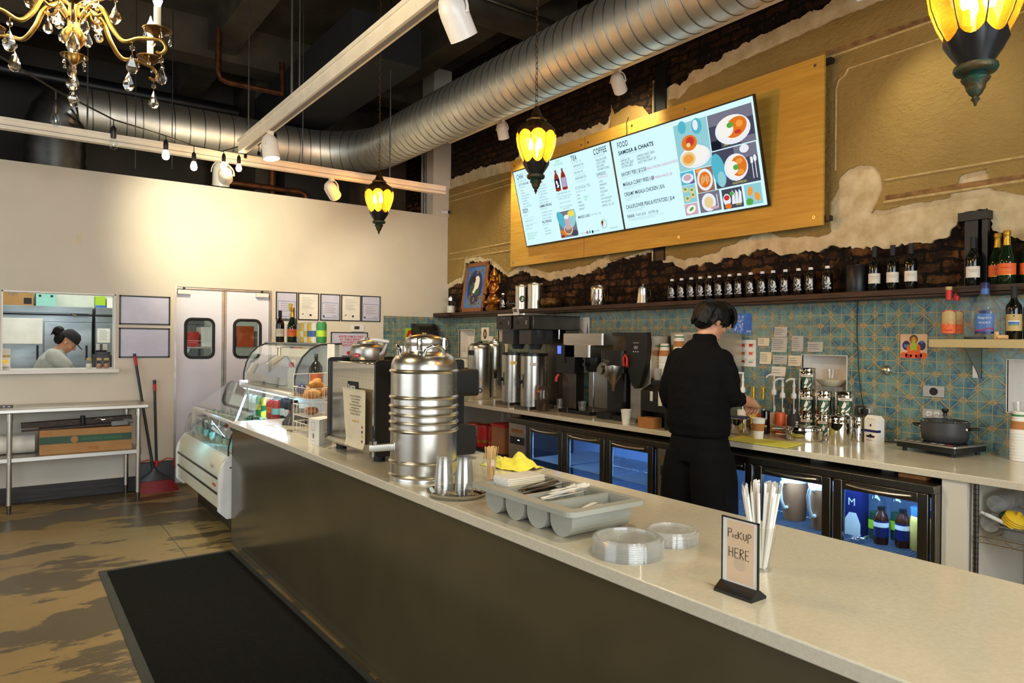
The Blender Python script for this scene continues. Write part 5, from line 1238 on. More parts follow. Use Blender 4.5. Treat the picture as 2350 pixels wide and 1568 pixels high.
# induction plate with a pot
t = thing('induction_hotplate', 'flat black induction hotplate with a steel rim', 'hotplate', (4.455, 1.86, ZW), -.16)
MB().rbox((-.15, -.175, .022), (.15, .175, .058), 'black_plastic', .01).build('hotplate_body', t, bevel=.003); MB().rbox((-.165, -.185, .055), (.155, .185, .064), 'steel_h', .012).box((-.10, -.165, .0641), (.14, .165, .0655), 'wine_glass_black').box((-.158, -.172, .0641), (-.10, .172, .0652), 'ink').build('hotplate_top', t)
for x in (-.12, .12):
    for y in (-.14, .14): MB().cyl((x, y, 0), (x, y, .024), .012, 'rubber', n=12).build('foot', t)
b = MB()
for i, y in enumerate((.14, .095, .05, -.04, -.085)): b.box((-.145, y - .015, .0652), (-.115, y + .015, .0657), 'paper_gray')
b.box((-.145, -.15, .0652), (-.115, -.115, .0657), 'red').build('touch_buttons', t)
t = thing('cooking_pot', 'dark grey cooking pot with a glass lid on the hotplate', 'pot', (4.475, 1.845, ZW + .066))
MB().lathe([(0, 0), (.105, 0), (.118, .012), (.124, .05), (.126, .115), (.129, .118), (.122, .118), (.118, .02), (0, .01)], 'dark_gray_plastic', n=48).build('pot_body', t)
l_ = MB().lathe([(.126, .119), (.122, .126), (.09, .142), (.03, .152), (0, .153)], 'clear_glass', n=44).tube([(.125 * math.cos(2 * PI * i / 40), .125 * math.sin(2 * PI * i / 40), .121) for i in range(40)], .003, 'chrome', n=6, closed=True).build('glass_lid', t)
MB().lathe([(.012, .15), (.01, .165), (.018, .175), (.018, .19), (0, .193)], 'black_plastic', n=20).build('lid_knob', l_)
b = MB()
for s in (-1, 1): b.tube([(-.025 * s * 0 - .02, s * .122, .08), (-.03, s * .15, .085), (0, s * .175, .088), (.03, s * .15, .085), (.02, s * .122, .08)], .008, 'black_plastic', n=8).ell((-.025, s * .124, .08), .011, 'chrome', n=10, k=8)
b.build('side_handle', t)
# wall fittings and things pinned on the tiles
X0 = 4.644
def plate(y, z, w, h, lab, kind):
    t = thing('power_outlet', lab, 'outlet', (X0, y, z)); MB().rbox((-.008, -w / 2, -h / 2), (0, w / 2, h / 2), 'steel_h', .004, 'x').build('cover_plate', t, bevel=.002)
    b = MB()
    if kind == 'round': b.cyl((-.010, 0, 0), (-.008, 0, 0), .024, 'ink', n=24)
    else:
        for s in (-1, 1): b.rbox((-.011, s * .022 - .015, -.017), (-.008, s * .022 + .015, .017), 'white_plastic' if kind == 'duplex' else 'white_plastic', .006, 'x').box((-.0115, s * .022 - .006, -.004), (-.011, s * .022 - .003, .006), 'ink').box((-.0115, s * .022 + .003, -.004), (-.011, s * .022 + .006, .006), 'ink')
    b.build('socket', t)
plate(1.978, 1.24, .122, .066, 'steel cover plate with a round black socket above the pot', 'round'); plate(1.98, 1.10, .122, .06, 'steel outlet plate half hidden behind the pot lid', 'duplex'); plate(2.405, 1.085, .118, .066, 'outlet with a black plug above the white coffee bag', 'duplex'); plate(3.43, 1.118, .11, .07, 'dark outlet plate behind the barista elbow', 'duplex')
tag(MB().tube([(X0 - .01, 2.458, 1.862), (X0 - .01, 2.46, 1.6), (X0 - .02, 2.44, 1.35), (X0 - .025, 2.42, 1.2), (X0 - .03, 2.40, 1.11), (X0 - .02, 2.40, 1.085)], .003, 'rubber', n=6).rbox((X0 - .04, 2.375, 1.065), (X0 - .0118, 2.415, 1.10), 'rubber', .006).tube([(X0 - .03, 2.38, 1.07), (X0 - .05, 2.36, 1.0), (X0 - .03, 2.33, .91), (X0 - .05, 2.25, .902), (X0 - .04, 2.08, .905)], .003, 'rubber', n=6).build('extension_cable'), 'thin black cable running down the tiles to a plug', 'cable')
tag(MB().lathe([(0, 0), (.032, 0), (.03, .018), (.02, .03), (0, .034)], 'steel', n=28).build('wall_knob', loc=(X0, 2.262, 1.36), rot=(0, -PI / 2, 0)), 'round brushed steel knob on the tiles', 'hook')  # plain round wall knob
def sheet(name, lab, cat, y0, y1, z0, z1, m_, deco=None, x=X0, curl=0.0):
    b = MB(); n = 6
    for i in range(n):
        za, zb = z0 + (z1 - z0) * i / n, z0 + (z1 - z0) * (i + 1) / n
        ca, cb_ = curl * (1 - i / n) ** 2, curl * (1 - (i + 1) / n) ** 2
        b.quad((x - .001 - ca, y1, za), (x - .001 - ca, y0, za), (x - .001 - cb_, y0, zb), (x - .001 - cb_, y1, zb), m_)
    if deco: deco(b, x - .0016 - curl, y0, y1, z0, z1)
    return tag(b.build(name), lab, cat)
def lines(n, m_='ink_gray', w=.7, tx=None):
    def f(b, x, y0, y1, z0, z1):
        random.seed(int((y0 + z0) * 1000))
        for i in range(n):
            z = z1 - (z1 - z0) * (i + 1.2) / (n + 1.5); ww = random.uniform(.45, w)
            b.quad((x, y1 - .1 * (y1 - y0), z), (x, y1 - (.1 + ww) * (y1 - y0), z), (x, y1 - (.1 + ww) * (y1 - y0), z + .003), (x, y1 - .1 * (y1 - y0), z + .003), m_)
    return f
def blue_deco(b, x, y0, y1, z0, z1):
    random.seed(5)
    for i in range(60):
        u = random.random() ** 1.5; y = y1 - .004 - u * (y1 - y0) * .55; z = z0 + .006 + random.random() * (z1 - z0 - .02); q = random.uniform(.003, .006)
        b.tube([(x, y + q * math.cos(t_), z + q * 1.3 * math.sin(t_)) for t_ in [2 * PI * k / 7 for k in range(7)]], .0011, 'paper', n=4, closed=True)
    b.text('love', (x, y0 + .045, z0 + .012), (0, -1, 0), (0, 0, 1), .025, 'paper')
sheet('poster', 'blue printed poster with white lettering beside the barista head', 'poster', 3.287, 3.464, 1.60, 1.755, 'teal_poster', blue_deco)
def cups_deco(b, x, y0, y1, z0, z1):
    for r_ in range(3):
        for c_ in range(3):
            y = y1 - (y1 - y0) * (.20 + .30 * c_); z = z1 - (z1 - z0) * (.18 + .30 * r_); w = .02
            b.flat((x, y, z), (0, -1, 0), (0, 0, 1), [(-w, .016), (w, .016), (w * .8, -.012), (-w * .8, -.012)], 'cream_label')
            b.flat((x - .0004, y, z), (0, -1, 0), (0, 0, 1), [(-w * .92, .006 - .002 * r_), (w * .92, .006 - .002 * r_), (w * .8, -.012), (-w * .8, -.012)], 'teal_print' if (r_, c_) == (2, 2) else ('ink_red', 'orange_red', 'red')[(r_ + c_) % 3] if r_ != 1 else 'orange_red')
            b.flat((x, y, z), (0, -1, 0), (0, 0, 1), [(-w * 1.2, -.014), (w * 1.2, -.014), (w * .9, -.018), (-w * .9, -.018)], 'red')
            b.tube([(x, y - w, z + .01), (x, y - w - .010, z + .006), (x, y - w - .002, z - .004)], .0012, 'ink', n=4)
sheet('cup_chart', 'white chart with nine printed coffee cups', 'chart', 3.246, 3.478, 1.347, 1.552, 'paper', cups_deco)
notes = ((3.131, 3.229, 1.508, 1.567, 'paper_cream', 3, 'cream note highest at the left of the note cluster'), (2.983, 3.088, 1.575, 1.648, 'paper_gray', 4, 'grey note at the very top of the note cluster'), (2.982, 3.109, 1.462, 1.572, 'paper_gray', 6, 'large grey recipe note in the middle of the cluster'), (2.854, 2.945, 1.471, 1.583, 'paper_gray', 6, 'tall grey note right of the large recipe note'), (2.705, 2.821, 1.470, 1.54, 'paper_gray', 3, 'grey note farthest right above the niche'), (3.111, 3.209, 1.371, 1.461, 'paper_cream', 4, 'cream note right of the cup chart'), (2.981, 3.10, 1.373, 1.44, 'paper_gray', 3, 'grey note below the large recipe note'), (2.87, 2.971, 1.364, 1.44, 'paper_cream', 3, 'cream note touching the left edge of the niche'), (2.991, 3.107, 1.283, 1.355, 'paper', 2, 'lowest white note above the pump bottles'))
for i, (a, c, lo, hi, m_, n_, lab) in enumerate(notes): sheet('wall_note', lab, 'note', a, c, lo, hi, m_, lines(n_), curl=.004 + .003 * (i % 3))
def figure_deco(b, x, y0, y1, z0, z1):
    cy, cz, h = (y0 + y1) / 2, z0, z1 - z0
    def el(u, v, ru, rv, m_, k=0.0): b.flat((x - k, cy - u * h, cz + v * h), (0, -1, 0), (0, 0, 1), [(ru * h * math.cos(2 * PI * i / 20), rv * h * math.sin(2 * PI * i / 20)) for i in range(20)], m_)
    el(-.30, .52, .16, .2, 'navy'); el(.32, .52, .16, .2, 'navy'); el(0, .78, .17, .19, 'dark_green', .0002); el(0, .70, .14, .2, 'orange_red', .0004)
    for u in (-.4, -.2, .0, .2, .4): el(u, .10, .14, .13, ('orange_label', 'red')[int(abs(u) * 5) % 2], .0003)
    el(0, .45, .13, .22, 'lime', .0006); el(0, .68, .07, .09, 'lime', .0008); el(0, .80, .06, .07, 'gold_foil', .001); el(-.2, .40, .08, .16, 'orange_label', .0005); el(.2, .40, .08, .16, 'orange_label', .0005); el(0, .22, .28, .1, 'orange_label', .0007); el(.33, .66, .09, .06, 'teal_poster', .0009); el(-.32, .5, .07, .08, 'teal_poster', .0009)
sheet('figure_print', 'orange and green painted figure print on the tiles beside the metal shelf', 'print', 2.02, 2.181, 1.445, 1.594, 'peach', figure_deco)
def tower_deco(b, x, y0, y1, z0, z1): b.flat((x, y0 + .03, z0), (0, -1, 0), (0, 0, 1), [(-.012, .0), (.014, 0), (.004, .1), (0, .12), (-.003, .06)], 'blue_label').flat((x, y1, z1), (0, -1, 0), (0, 0, 1), [(0, 0), (.0, -.09), (.09, -.157), (.05, -.157), (0, -.14)], 'paper_gray')
sheet('poster', 'small white picture with a blue steeple behind the twin brewer', 'poster', 5.13, 5.287, 1.609, 1.766, 'paper', tower_deco)
def mary(b, x, y0, y1, z0, z1):
    cy = (y0 + y1) / 2; h = z1 - z0
    for ru, rv, m_, k in ((.04, .062, 'orange_red', 0), (.03, .052, 'dark_green', .0004), (.012, .03, 'peach', .0008)): b.flat((x - k, cy, z0 + h * .5), (0, -1, 0), (0, 0, 1), [(ru * math.cos(2 * PI * i / 20), rv * math.sin(2 * PI * i / 20)) for i in range(20)], m_)
sheet('prayer_card', 'white card with an oval figure on the tiles near the corner', 'card', 6.894, 7.056, 1.527, 1.683, 'paper', mary)
tag(MB().rbox((X0 - .02, 6.785, 1.50), (X0, 6.868, 1.578), 'white_plastic', .008, 'x').build('wall_switch'), 'small white wall switch right of the oval card', 'switch')
b = MB().box((4.027, 7.838, 1.502), (4.187, 7.8415, 1.674), 'lime')
for u, v, ru, rv, m_, k in ((0, .07, .06, .07, 'ink_red', .001), (0, .10, .05, .05, 'red', .0014), (0, .06, .03, .04, 'peach', .002)): b.flat((4.107, 7.838 - k, 1.502), (1, 0, 0), (0, 0, 1), [(u + ru * math.cos(2 * PI * i / 18), v + rv * math.sin(2 * PI * i / 18)) for i in range(18)], m_)
tag(b.build('portrait_print'), 'small portrait print with a red headdress on the corner tiles', 'print')
t = thing('towel_dispenser', 'black and grey paper towel dispenser in the corner', 'dispenser', (4.25, 7.84, 1.42))
b = MB(); pl = [(0, 0), (-.19, .02), (-.235, .09), (-.235, .18), (-.19, .27), (-.10, .31), (0, .31)]
b.prism([(u, v) for u, v in pl], 'x', -.14, .12, 'black_plastic').build('cover', t, bevel=.01); MB().prism([(u * 1.01, v) for u, v in pl], 'x', .12, .15, 'dark_gray_plastic').build('side_cap', t, bevel=.006)
# things in the niches and behind the boilers
for i, (y, z, d, lab) in enumerate(((7.40, 1.312, .14, 'white box stack in the left wall niche'), (7.36, 1.385, .12, 'upper white box in the left wall niche'))): tag(MB().box((4.63 + .02 * i, y - d / 2, z), (4.78, y + d / 2, z + .07), 'crema_white').build('small_box', bevel=.003), lab, 'box')
tag(MB().box((4.655, 6.53, 1.362), (4.78, 6.67, 1.50), 'cream_enamel').build('small_box'), 'cream box filling the second wall niche', 'box')
tag(MB().box((4.50, 7.18, 1.20), (4.64, 7.46, 1.30), 'crema_white').box((4.52, 7.20, 1.12), (4.64, 7.40, 1.14), 'kraft').build('glove_box'), 'white glove box on a bracket below the left niche', 'box')
tag(MB().lathe([(0, 0), (.06, 0), (.115, .035), (.12, .04), (.115, .04), (.06, .006), (0, .006)], 'cream_enamel', n=32).build('bowl', loc=(4.72, 2.69, 1.228), ), 'pale bowl standing in the niche above the canisters', 'bowl')
for o in (bpy.data.objects['bowl'],): o.scale = (.58, 1, 1.2)
tag(MB().lathe([(0, 0), (.05, 0), (.058, .07), (.055, .07), (.047, .004), (0, .004)], 'clear_plastic', n=24).build('deli_cup', loc=(4.72, 2.69, 1.279)), 'clear deli cup standing in the pale bowl', 'cup')
tag(MB().box((4.675, 2.58, 1.172), (4.77, 2.80, 1.226), 'hazy_plastic').build('food_box'), 'clear food box under the pale bowl in the niche', 'box')
# ------------------------------------------------------------------ the wooden wall shelf and the metal shelf
ZS = 1.868
tag(MB().box((4.47, -1.2, 1.832), (4.644, 7.84, ZS), 'dark_wood').box((4.485, -1.2, 1.815), (4.644, 7.84, 1.832), 'dark_wood').box((4.42, 7.5, 1.82), (4.47, 7.84, ZS), 'dark_wood').build('wooden_shelf', bevel=.003), 'long dark wooden shelf running above the tiles', 'shelf')
def towards(x, y): return math.atan2(-y, -x)
t = thing('glass_jar', 'lidded clear glass jar at the corner end of the wooden shelf', 'jar', (4.55, 7.62, ZS))
MB().lathe([(0, 0), (.055, 0), (.06, .01), (.06, .13), (.045, .15), (.045, .16)], 'clear_glass', n=28).build('jar_body', t); MB().lathe([(0, .005), (.05, .005), (.05, .09), (0, .10)], 'foil_white', n=20).build('contents', t); MB().lathe([(.05, .155), (.052, .195), (.0, .20)], 'steel', n=28).lathe([(.012, .2), (.014, .215), (0, .22)], 'steel', n=12).build('jar_lid', t)
# framed painting leaning on the wall
t = thing('framed_painting', 'framed painting of a pale face on blue, leaning on the shelf', 'painting', (4.515, 7.075, ZS)); t.rotation_euler = (0, .14, 0)
W2, H2, f_ = .25, .60, .05
b = MB()
for (a, c) in (((-.012, -W2, 0), (.012, -W2 + f_, H2)), ((-.012, W2 - f_, 0), (.012, W2, H2)), ((-.012, -W2, 0), (.012, W2, f_)), ((-.012, -W2, H2 - f_), (.012, W2, H2))): b.box(a, c, 'frame_wood')
b.build('picture_frame', t, bevel=.005)
b = MB().box((-.002, -W2 + f_, f_), (.004, W2 - f_, H2 - f_), 'blue_label')
def fo(u, v, ru, rv, m_, k, rot=0.0):
    pl = [(u + ru * math.cos(t_) * math.cos(rot) - rv * math.sin(t_) * math.sin(rot), v + ru * math.cos(t_) * math.sin(rot) + rv * math.sin(t_) * math.cos(rot)) for t_ in [2 * PI * i / 18 for i in range(18)]]
    b.flat((-.0025 - k, 0, 0), (0, -1, 0), (0, 0, 1), pl, m_)
fo(0, .3, .16, .21, 'navy', 0)
random.seed(3)
for i in range(18):
    u, v = random.uniform(-.17, .17), random.uniform(.08, .26) if i < 12 else random.uniform(.35, .5)
    fo(u, v, .020, .028, 'gold_foil', .0004 + i * .00002, random.uniform(-1, 1)); fo(u, v, .011, .016, 'dark_green', .001, random.uniform(-1, 1))
fo(.02, .33, .07, .11, 'paper', .0012, -.35); fo(-.06, .38, .07, .06, 'ink', .0014, .5); fo(-.05, .30, .04, .07, 'dark_green', .0016, -.3); fo(.06, .24, .06, .035, 'dark_green', .0015, .6); fo(.05, .36, .03, .05, 'paper', .0017, .3)
b.build('canvas', t)
# seated gilt figure
t = thing('statue', 'ornate gold and red seated figure behind the small bottle', 'statue', (4.55, 6.66, ZS)); random.seed(11)
b = MB().lathe([(0, 0), (.09, 0), (.10, .03), (.08, .06), (.06, .075)], 'gold_statue', n=24).ell((0, 0, .13), (.07, .09, .08), 'gold_statue').ell((0, 0, .25), (.055, .065, .09), 'gold_statue').ell((-.01, 0, .355), (.04, .042, .05), 'gold_statue').lathe([(.045, .39), (.05, .41), (.03, .45), (.012, .49), (0, .5)], 'gold_statue', n=20)
for s in (-1, 1): b.tube([(0, .06 * s, .30), (-.02, .11 * s, .25), (-.06, .10 * s, .20), (-.08, .05 * s, .21)], .02, 'gold_statue', n=8).tube([(0, .06 * s, .31), (0, .12 * s, .32), (-.01, .13 * s, .40)], .016, 'gold_statue', n=8).ell((-.02, .11 * s, .10), (.06, .06, .035), 'gold_statue').ell((.0, .05 * s, .36), (.01, .028, .035), 'gold_statue')
b.tube([(-.045, 0, .35), (-.075, .0, .31), (-.085, .02, .25), (-.07, .04, .22)], .016, 'gold_statue', n=8, rs=[.022, .018, .014, .010])
b.build('figure', t)
def chai_bottle(lab, x, y, z=ZS):
    t = thing('chai_bottle', lab, 'bottle', (x, y, z), towards(x, y), 'dark chai bottles on the wooden shelf')
    MB().lathe([(0, 0), (.034, 0), (.037, .006), (.037, .125), (.034, .142), (.022, .158), (.014, .166), (.014, .178)], 'amber_black', n=28).build('bottle_body', t, smooth=55)
    MB().lathe([(.0155, .174), (.0155, .19), (.014, .192), (0, .192)], 'white_plastic', n=20).build('bottle_cap', t)
    b = MB(); R_ = .0378
    def wrap(pl, m_): b.face([(R_ * math.cos(u / R_), R_ * math.sin(u / R_), v) for u, v in pl], m_)
    for pl in ([(-.004, .118), (.012, .104), (.016, .084), (.004, .072), (-.006, .080), (-.002, .100)], [(.0, .076), (-.022, .086), (-.018, .070), (-.004, .062)], [(.016, .080), (.022, .070), (.014, .060), (.006, .066)]): wrap(pl, 'paper')
    for k in range(3): wrap([(.004 - .008 * k, .060 - .004 * k), (.010 - .008 * k, .060 - .004 * k), (.006 - .008 * k, .052 - .004 * k), (-.002 - .008 * k, .052 - .004 * k)], 'paper')
    b.tube([(R_ * math.cos((-.016 + .004 * math.cos(t_)) / R_), R_ * math.sin((-.016 + .004 * math.cos(t_)) / R_), .104 + .008 * math.sin(t_)) for t_ in [2 * PI * i / 10 for i in range(10)]], .0011, 'paper', n=4, closed=True)
    for k, ch in enumerate('theCHAI'):
        u = -.034 + .0088 * k + (.002 if k >= 3 else 0); s = .011 if k < 3 else .017
        b.text(ch, (R_ * math.cos(u / R_) + .0003, R_ * math.sin(u / R_), .034), (-math.sin(u / R_), math.cos(u / R_), 0), (0, 0, 1), s, 'paper', sx=.85, bold=.0004)
    b.build('printed_logo', t, smooth=180)
    return t
ys = (4.002, 3.899, 3.798, 3.705, 3.614, 3.521, 3.423, 3.335, 3.234, 3.133, 3.042, 2.943, 2.84, 2.747, 2.625)
ordw = ('first', 'second', 'third', 'fourth', 'fifth', 'sixth', 'seventh', 'eighth', 'ninth', 'tenth', 'eleventh', 'twelfth', 'thirteenth', 'fourteenth', 'fifteenth')
cbm = None
for i, y in enumerate(ys):
    lab = ordw[i] + ' white capped dark chai bottle from the left in the shelf row' if i < 14 else 'last white capped dark chai bottle in the row, beside the black speaker'
    if cbm is None: cbm = chai_bottle(lab, 4.55, y)
    else: dup(cbm, (4.55, y, ZS), towards(4.55, y) + random.uniform(-.25, .15), lab)
o = dup(cbm, (4.525, 6.44, ZS), towards(4.5, 6.4), 'single white capped dark chai bottle beside the gold statue'); o['group'] = 'dark chai bottles on the wooden shelf'
t = thing('glass_globe', 'round clear glass ornament next to the single dark bottle', 'ornament', (4.56, 6.31, ZS)); MB().ell((0, 0, .072), .068, 'clear_glass', n=28, k=16).build('globe', t); MB().lathe([(0, 0), (.03, 0), (.03, .01), (0, .012)], 'dark_wood', n=20).build('stand', t)
def tall_canister(x, y, r, h, lab, logo):
    t = thing('steel_canister', lab, 'canister', (x, y, ZS), towards(x, y), 'tall steel canisters on the wooden shelf')
    MB().lathe([(0, 0), (r, 0), (r, h * .86)], 'steel', n=40).build('canister_body', t); MB().lathe([(r * 1.02, h * .85), (r * 1.03, h * .93), (r * 1.0, h * .97), (r * .9, h), (0, h)], 'steel', n=40).build('canister_lid', t)
    if logo:
        b = MB(); b.prism([(.032 * math.cos(t_), h * .42 + .036 * math.sin(t_)) for t_ in [2 * PI * i / 20 for i in range(20)]], 'x', r - .006, r + .001, 'dark_green').face([(r + .0015, u, h * .42 + v) for u, v in ((-.014, -.02), (.006, .026), (.016, .0), (.004, -.008), (.018, -.022))], 'paper'); b.build('logo_sticker', t)
tall_canister(4.54, 6.10, .077, .262, 'tall steel canister with a round green logo on the shelf', True); tall_canister(4.54, 5.86, .085, .268, 'tall plain steel canister right of the one with the logo', False)
tag(MB().lathe([(0, 0), (.07, 0), (.105, .02), (.115, .05), (.11, .085), (.10, .095), (.096, .09), (.104, .05), (.06, .012), (0, .01)], 'old_bronze', n=40).build('singing_bowl', loc=(4.53, 5.58, ZS), smooth=60), 'dull bronze singing bowl on the wooden shelf', 'bowl')
t = thing('ornate_tin', 'engraved steel tin between the bowl and the coffee jug', 'tin', (4.55, 4.895, ZS)); MB().lathe([(0, 0), (.075, 0), (.078, .01), (.078, .15)], 'mirror_steel', n=36).tube([(.079 * math.cos(2 * PI * i / 60), .079 * math.sin(2 * PI * i / 60), .08 + .05 * math.sin(6 * 2 * PI * i / 60)) for i in range(60)], .003, 'brass', n=5, closed=True).build('tin_body', t); MB().lathe([(.081, .145), (.081, .17), (.07, .185), (.02, .19), (.012, .2), (0, .205)], 'steel', n=36).build('tin_lid', t)
t = thing('coffee_jug', 'dull steel lidded coffee jug left of the dark bottles', 'jug', (4.55, 4.33, ZS)); MB().lathe([(0, 0), (.056, 0), (.05, .06), (.042, .13), (.044, .135)], 'steel', n=32).build('jug_body', t); MB().lathe([(.045, .134), (.03, .152), (.008, .158), (.01, .168), (0, .172)], 'steel', n=28).build('jug_lid', t); MB().tube([(.0, -.043, .12), (0, -.085, .115), (0, -.09, .06), (0, -.052, .03)], .007, 'black_plastic', n=8).build('jug_handle', t)
t = thing('round_speaker', 'black cylindrical speaker between the dark bottles and the wine', 'speaker', (4.56, 2.425, ZS)); MB().lathe([(0, 0), (.064, 0), (.066, .005), (.066, .172), (.06, .18), (0, .181)], 'black_steel', n=40).build('speaker_body', t); MB().lathe([(0, .001), (.068, .001), (.068, .012)], 'rubber', n=40).build('speaker_base', t)
WB = [(0, 0), (.035, 0), (.0375, .005), (.0375, .165), (.034, .185), (.02, .205), (.0145, .22), (.014, .285), (.0, .286)]
def wine(x, y, z, lab, lm='cream_label', cap='ink', m_='wine_glass_black', lz=(.05, .115), grp='wine bottles on the wooden shelf', w=1.15, extra=None):
    t = thing('wine_bottle', lab, 'bottle', (x, y, z), towards(x, y), grp)
    MB().lathe(WB, m_, n=32).build('bottle_body', t, smooth=55); MB().lathe([(.0152, .222), (.0152, .288), (0, .2885)], cap, n=20).build('neck_foil', t)
    b = MB(); k = 12
    def patch(w_, z0, z1, mm, q):
        for i in range(k):
            t0, t1 = -w_ + 2 * w_ * i / k, -w_ + 2 * w_ * (i + 1) / k
            b.quad((q * math.cos(t0), q * math.sin(t0), z0), (q * math.cos(t1), q * math.sin(t1), z0), (q * math.cos(t1), q * math.sin(t1), z1), (q * math.cos(t0), q * math.sin(t0), z1), mm)
    patch(w, lz[0], lz[1], lm, .0380)
    if extra: extra(patch, b)
    else: patch(.7, lz[1] - .022, lz[1] - .019, 'tan_label', .0383); patch(.5, lz[1] - .032, lz[1] - .030, 'ink_gray', .0383)
    b.build('bottle_label', t, smooth=180)
    return t
for i, y in enumerate((2.305, 2.19, 2.08)): wine(4.55, y, ZS, ('left', 'middle', 'right')[i] + ' dark wine bottle of the three with cream labels on the shelf')
wine(4.55, 1.735, ZS, 'lone dark wine bottle with a cream label beside the black steel post')
def champagne(x, y, z, lab):
    t = thing('champagne_bottle', lab, 'bottle', (x, y, z), towards(x, y), 'gold topped sparkling wine bottles')
    MB().lathe([(0, 0), (.041, 0), (.0445, .006), (.0445, .125), (.040, .155), (.028, .19), (.018, .22), (.0155, .25)], 'wine_glass_green', n=32).build('bottle_body', t, smooth=55)
    MB().lathe([(.0195, .205), (.017, .25), (.0165, .272), (.019, .276), (.019, .29), (.017, .30), (.0, .303)], 'gold_foil', n=24).build('gold_foil', t)
    b = MB(); k = 12
    for (w_, z0, z1, mm, q) in ((1.25, .05, .115, 'orange_label', .0452), (.6, .09, .094, 'red', .0455), (.8, .075, .077, 'tan_label', .0455), (1.25, .05, .053, 'gold_foil', .0455)):
        for i in range(k):
            t0, t1 = -w_ + 2 * w_ * i / k, -w_ + 2 * w_ * (i + 1) / k
            b.quad((q * math.cos(t0), q * math.sin(t0), z0), (q * math.cos(t1), q * math.sin(t1), z0), (q * math.cos(t1), q * math.sin(t1), z1), (q * math.cos(t0), q * math.sin(t0), z1), mm)
    b.build('bottle_label', t, smooth=180)
champagne(4.59, 1.625, ZS, 'left gold topped sparkling wine bottle, set back on the shelf'); champagne(4.52, 1.555, ZS, 'front middle gold topped sparkling wine bottle with an orange label'); champagne(4.57, 1.465, ZS, 'right gold topped sparkling wine bottle cut by the photo edge')
# metal shelf with brackets
t = thing('metal_shelf', 'short brushed metal shelf holding spirits on the right', 'shelf', (4.644, 1.865, 1.525))
MB().box((-.34, -1.6, 0), (0, 0, .036), 'brushed_shelf').box((-.341, -1.6, -.012), (-.335, 0, .036), 'brushed_shelf').build('shelf_board', t, bevel=.002)
for y in (-.10, -1.3): MB().prism([(0, 0), (-.24, 0), (-.21, -.03), (-.05, -.16), (-.03, -.19), (0, -.19)], 'y', y - .045, y - .04, 'steel_h').box((-.006, y - .045, -.19), (0, y, 0), 'steel_h').build('shelf_bracket', t)
ZM = 1.562
def spirits(x, y, lab):
    t = thing('spirit_bottle', lab, 'bottle', (x, y, ZM), towards(x, y), 'red necked spirit bottles')
    MB().lathe([(0, 0), (.036, 0), (.04, .006), (.041, .17), (.036, .19), (.02, .215), (.014, .23), (.014, .27)], 'clear_glass', n=32).build('bottle_body', t, smooth=55); MB().lathe([(.0155, .225), (.0165, .285)], 'red', n=20).build('neck_label', t); MB().lathe([(.017, .283), (.017, .302), (0, .303)], 'tan_label', n=20).build('bottle_cap', t)
    b = MB(); k = 10
    for (w_, z0, z1, mm, q) in ((1.0, .03, .155, 'ink_red', .0415), (.93, .034, .151, 'tan_label', .0418), (.9, .036, .085, 'orange_label', .0421)):
        for i in range(k):
            t0, t1 = -w_ + 2 * w_ * i / k, -w_ + 2 * w_ * (i + 1) / k
            h0 = .012 * math.cos(t0 / w_ * PI / 2) if z1 > .1 else 0; h1 = .012 * math.cos(t1 / w_ * PI / 2) if z1 > .1 else 0
            b.quad((q * math.cos(t0), q * math.sin(t0), z0), (q * math.cos(t1), q * math.sin(t1), z0), (q * math.cos(t1), q * math.sin(t1), z1 + h1), (q * math.cos(t0), q * math.sin(t0), z1 + h0), mm)
    for (a, z, r) in ((.35, .09, .02), (-.25, .08, .016)):
        b.face([(.0424 * math.cos(a + r / .042 * math.cos(t_)), .0424 * math.sin(a + r / .042 * math.cos(t_)), z + r * math.sin(t_)) for t_ in [2 * PI * i / 16 for i in range(16)]], 'orange_red')
    b.text('Peach', (.0435, -.024, .045), (0, 1, 0), (0, 0, 1), .018, 'red'); b.build('bottle_label', t, smooth=180)
spirits(4.41, 1.805, 'front red necked clear spirit bottle with a fruit label'); spirits(4.50, 1.80, 'red necked spirit bottle half behind the fruit labelled one')
t = thing('vodka_bottle', 'large clear bottle with a blue label on the metal shelf', 'bottle', (4.42, 1.625, ZM), towards(4.42, 1.62))
MB().lathe([(0, 0), (.066, 0), (.073, .01), (.074, .15), (.066, .185), (.045, .215), (.022, .25), (.018, .26), (.018, .285)], 'clear_plastic', n=36).build('bottle_body', t, smooth=55); MB().lathe([(.0215, .25), (.0205, .285)], 'blue_label', n=24).build('neck_label', t); MB().lathe([(.023, .282), (.023, .312), (.021, .315), (0, .315)], 'navy', n=24).build('bottle_cap', t)
b = MB(); k = 12; q = .0748
for (w_, z0, z1, mm, q) in ((.62, .03, .14, 'blue_label', .0748), (.36, .138, .158, 'navy', .0746), (.62, .03, .042, 'navy', .0751)):
    for i in range(k):
        t0, t1 = -w_ + 2 * w_ * i / k, -w_ + 2 * w_ * (i + 1) / k
        b.quad((q * math.cos(t0), q * math.sin(t0), z0), (q * math.cos(t1), q * math.sin(t1), z0), (q * math.cos(t1), q * math.sin(t1), z1), (q * math.cos(t0), q * math.sin(t0), z1), mm)
for kk, mm in ((0, 'ink_red'), (.006, 'red')): b.tube([(.0755 * math.cos(a), .0755 * math.sin(a), .05 + kk + .006 * math.sin(a * 5)) for a in [-.6 + 1.2 * i / 20 for i in range(21)]], .0018, mm, n=5)
b.text('Seagram\'s', (.0765, 0, .112), (0, 1, 0), (0, 0, 1), .018, 'paper', align='CENTER', sx=.9).text('VODKA', (.0765, 0, .085), (0, 1, 0), (0, 0, 1), .016, 'paper', align='CENTER').build('bottle_label', t, smooth=180)
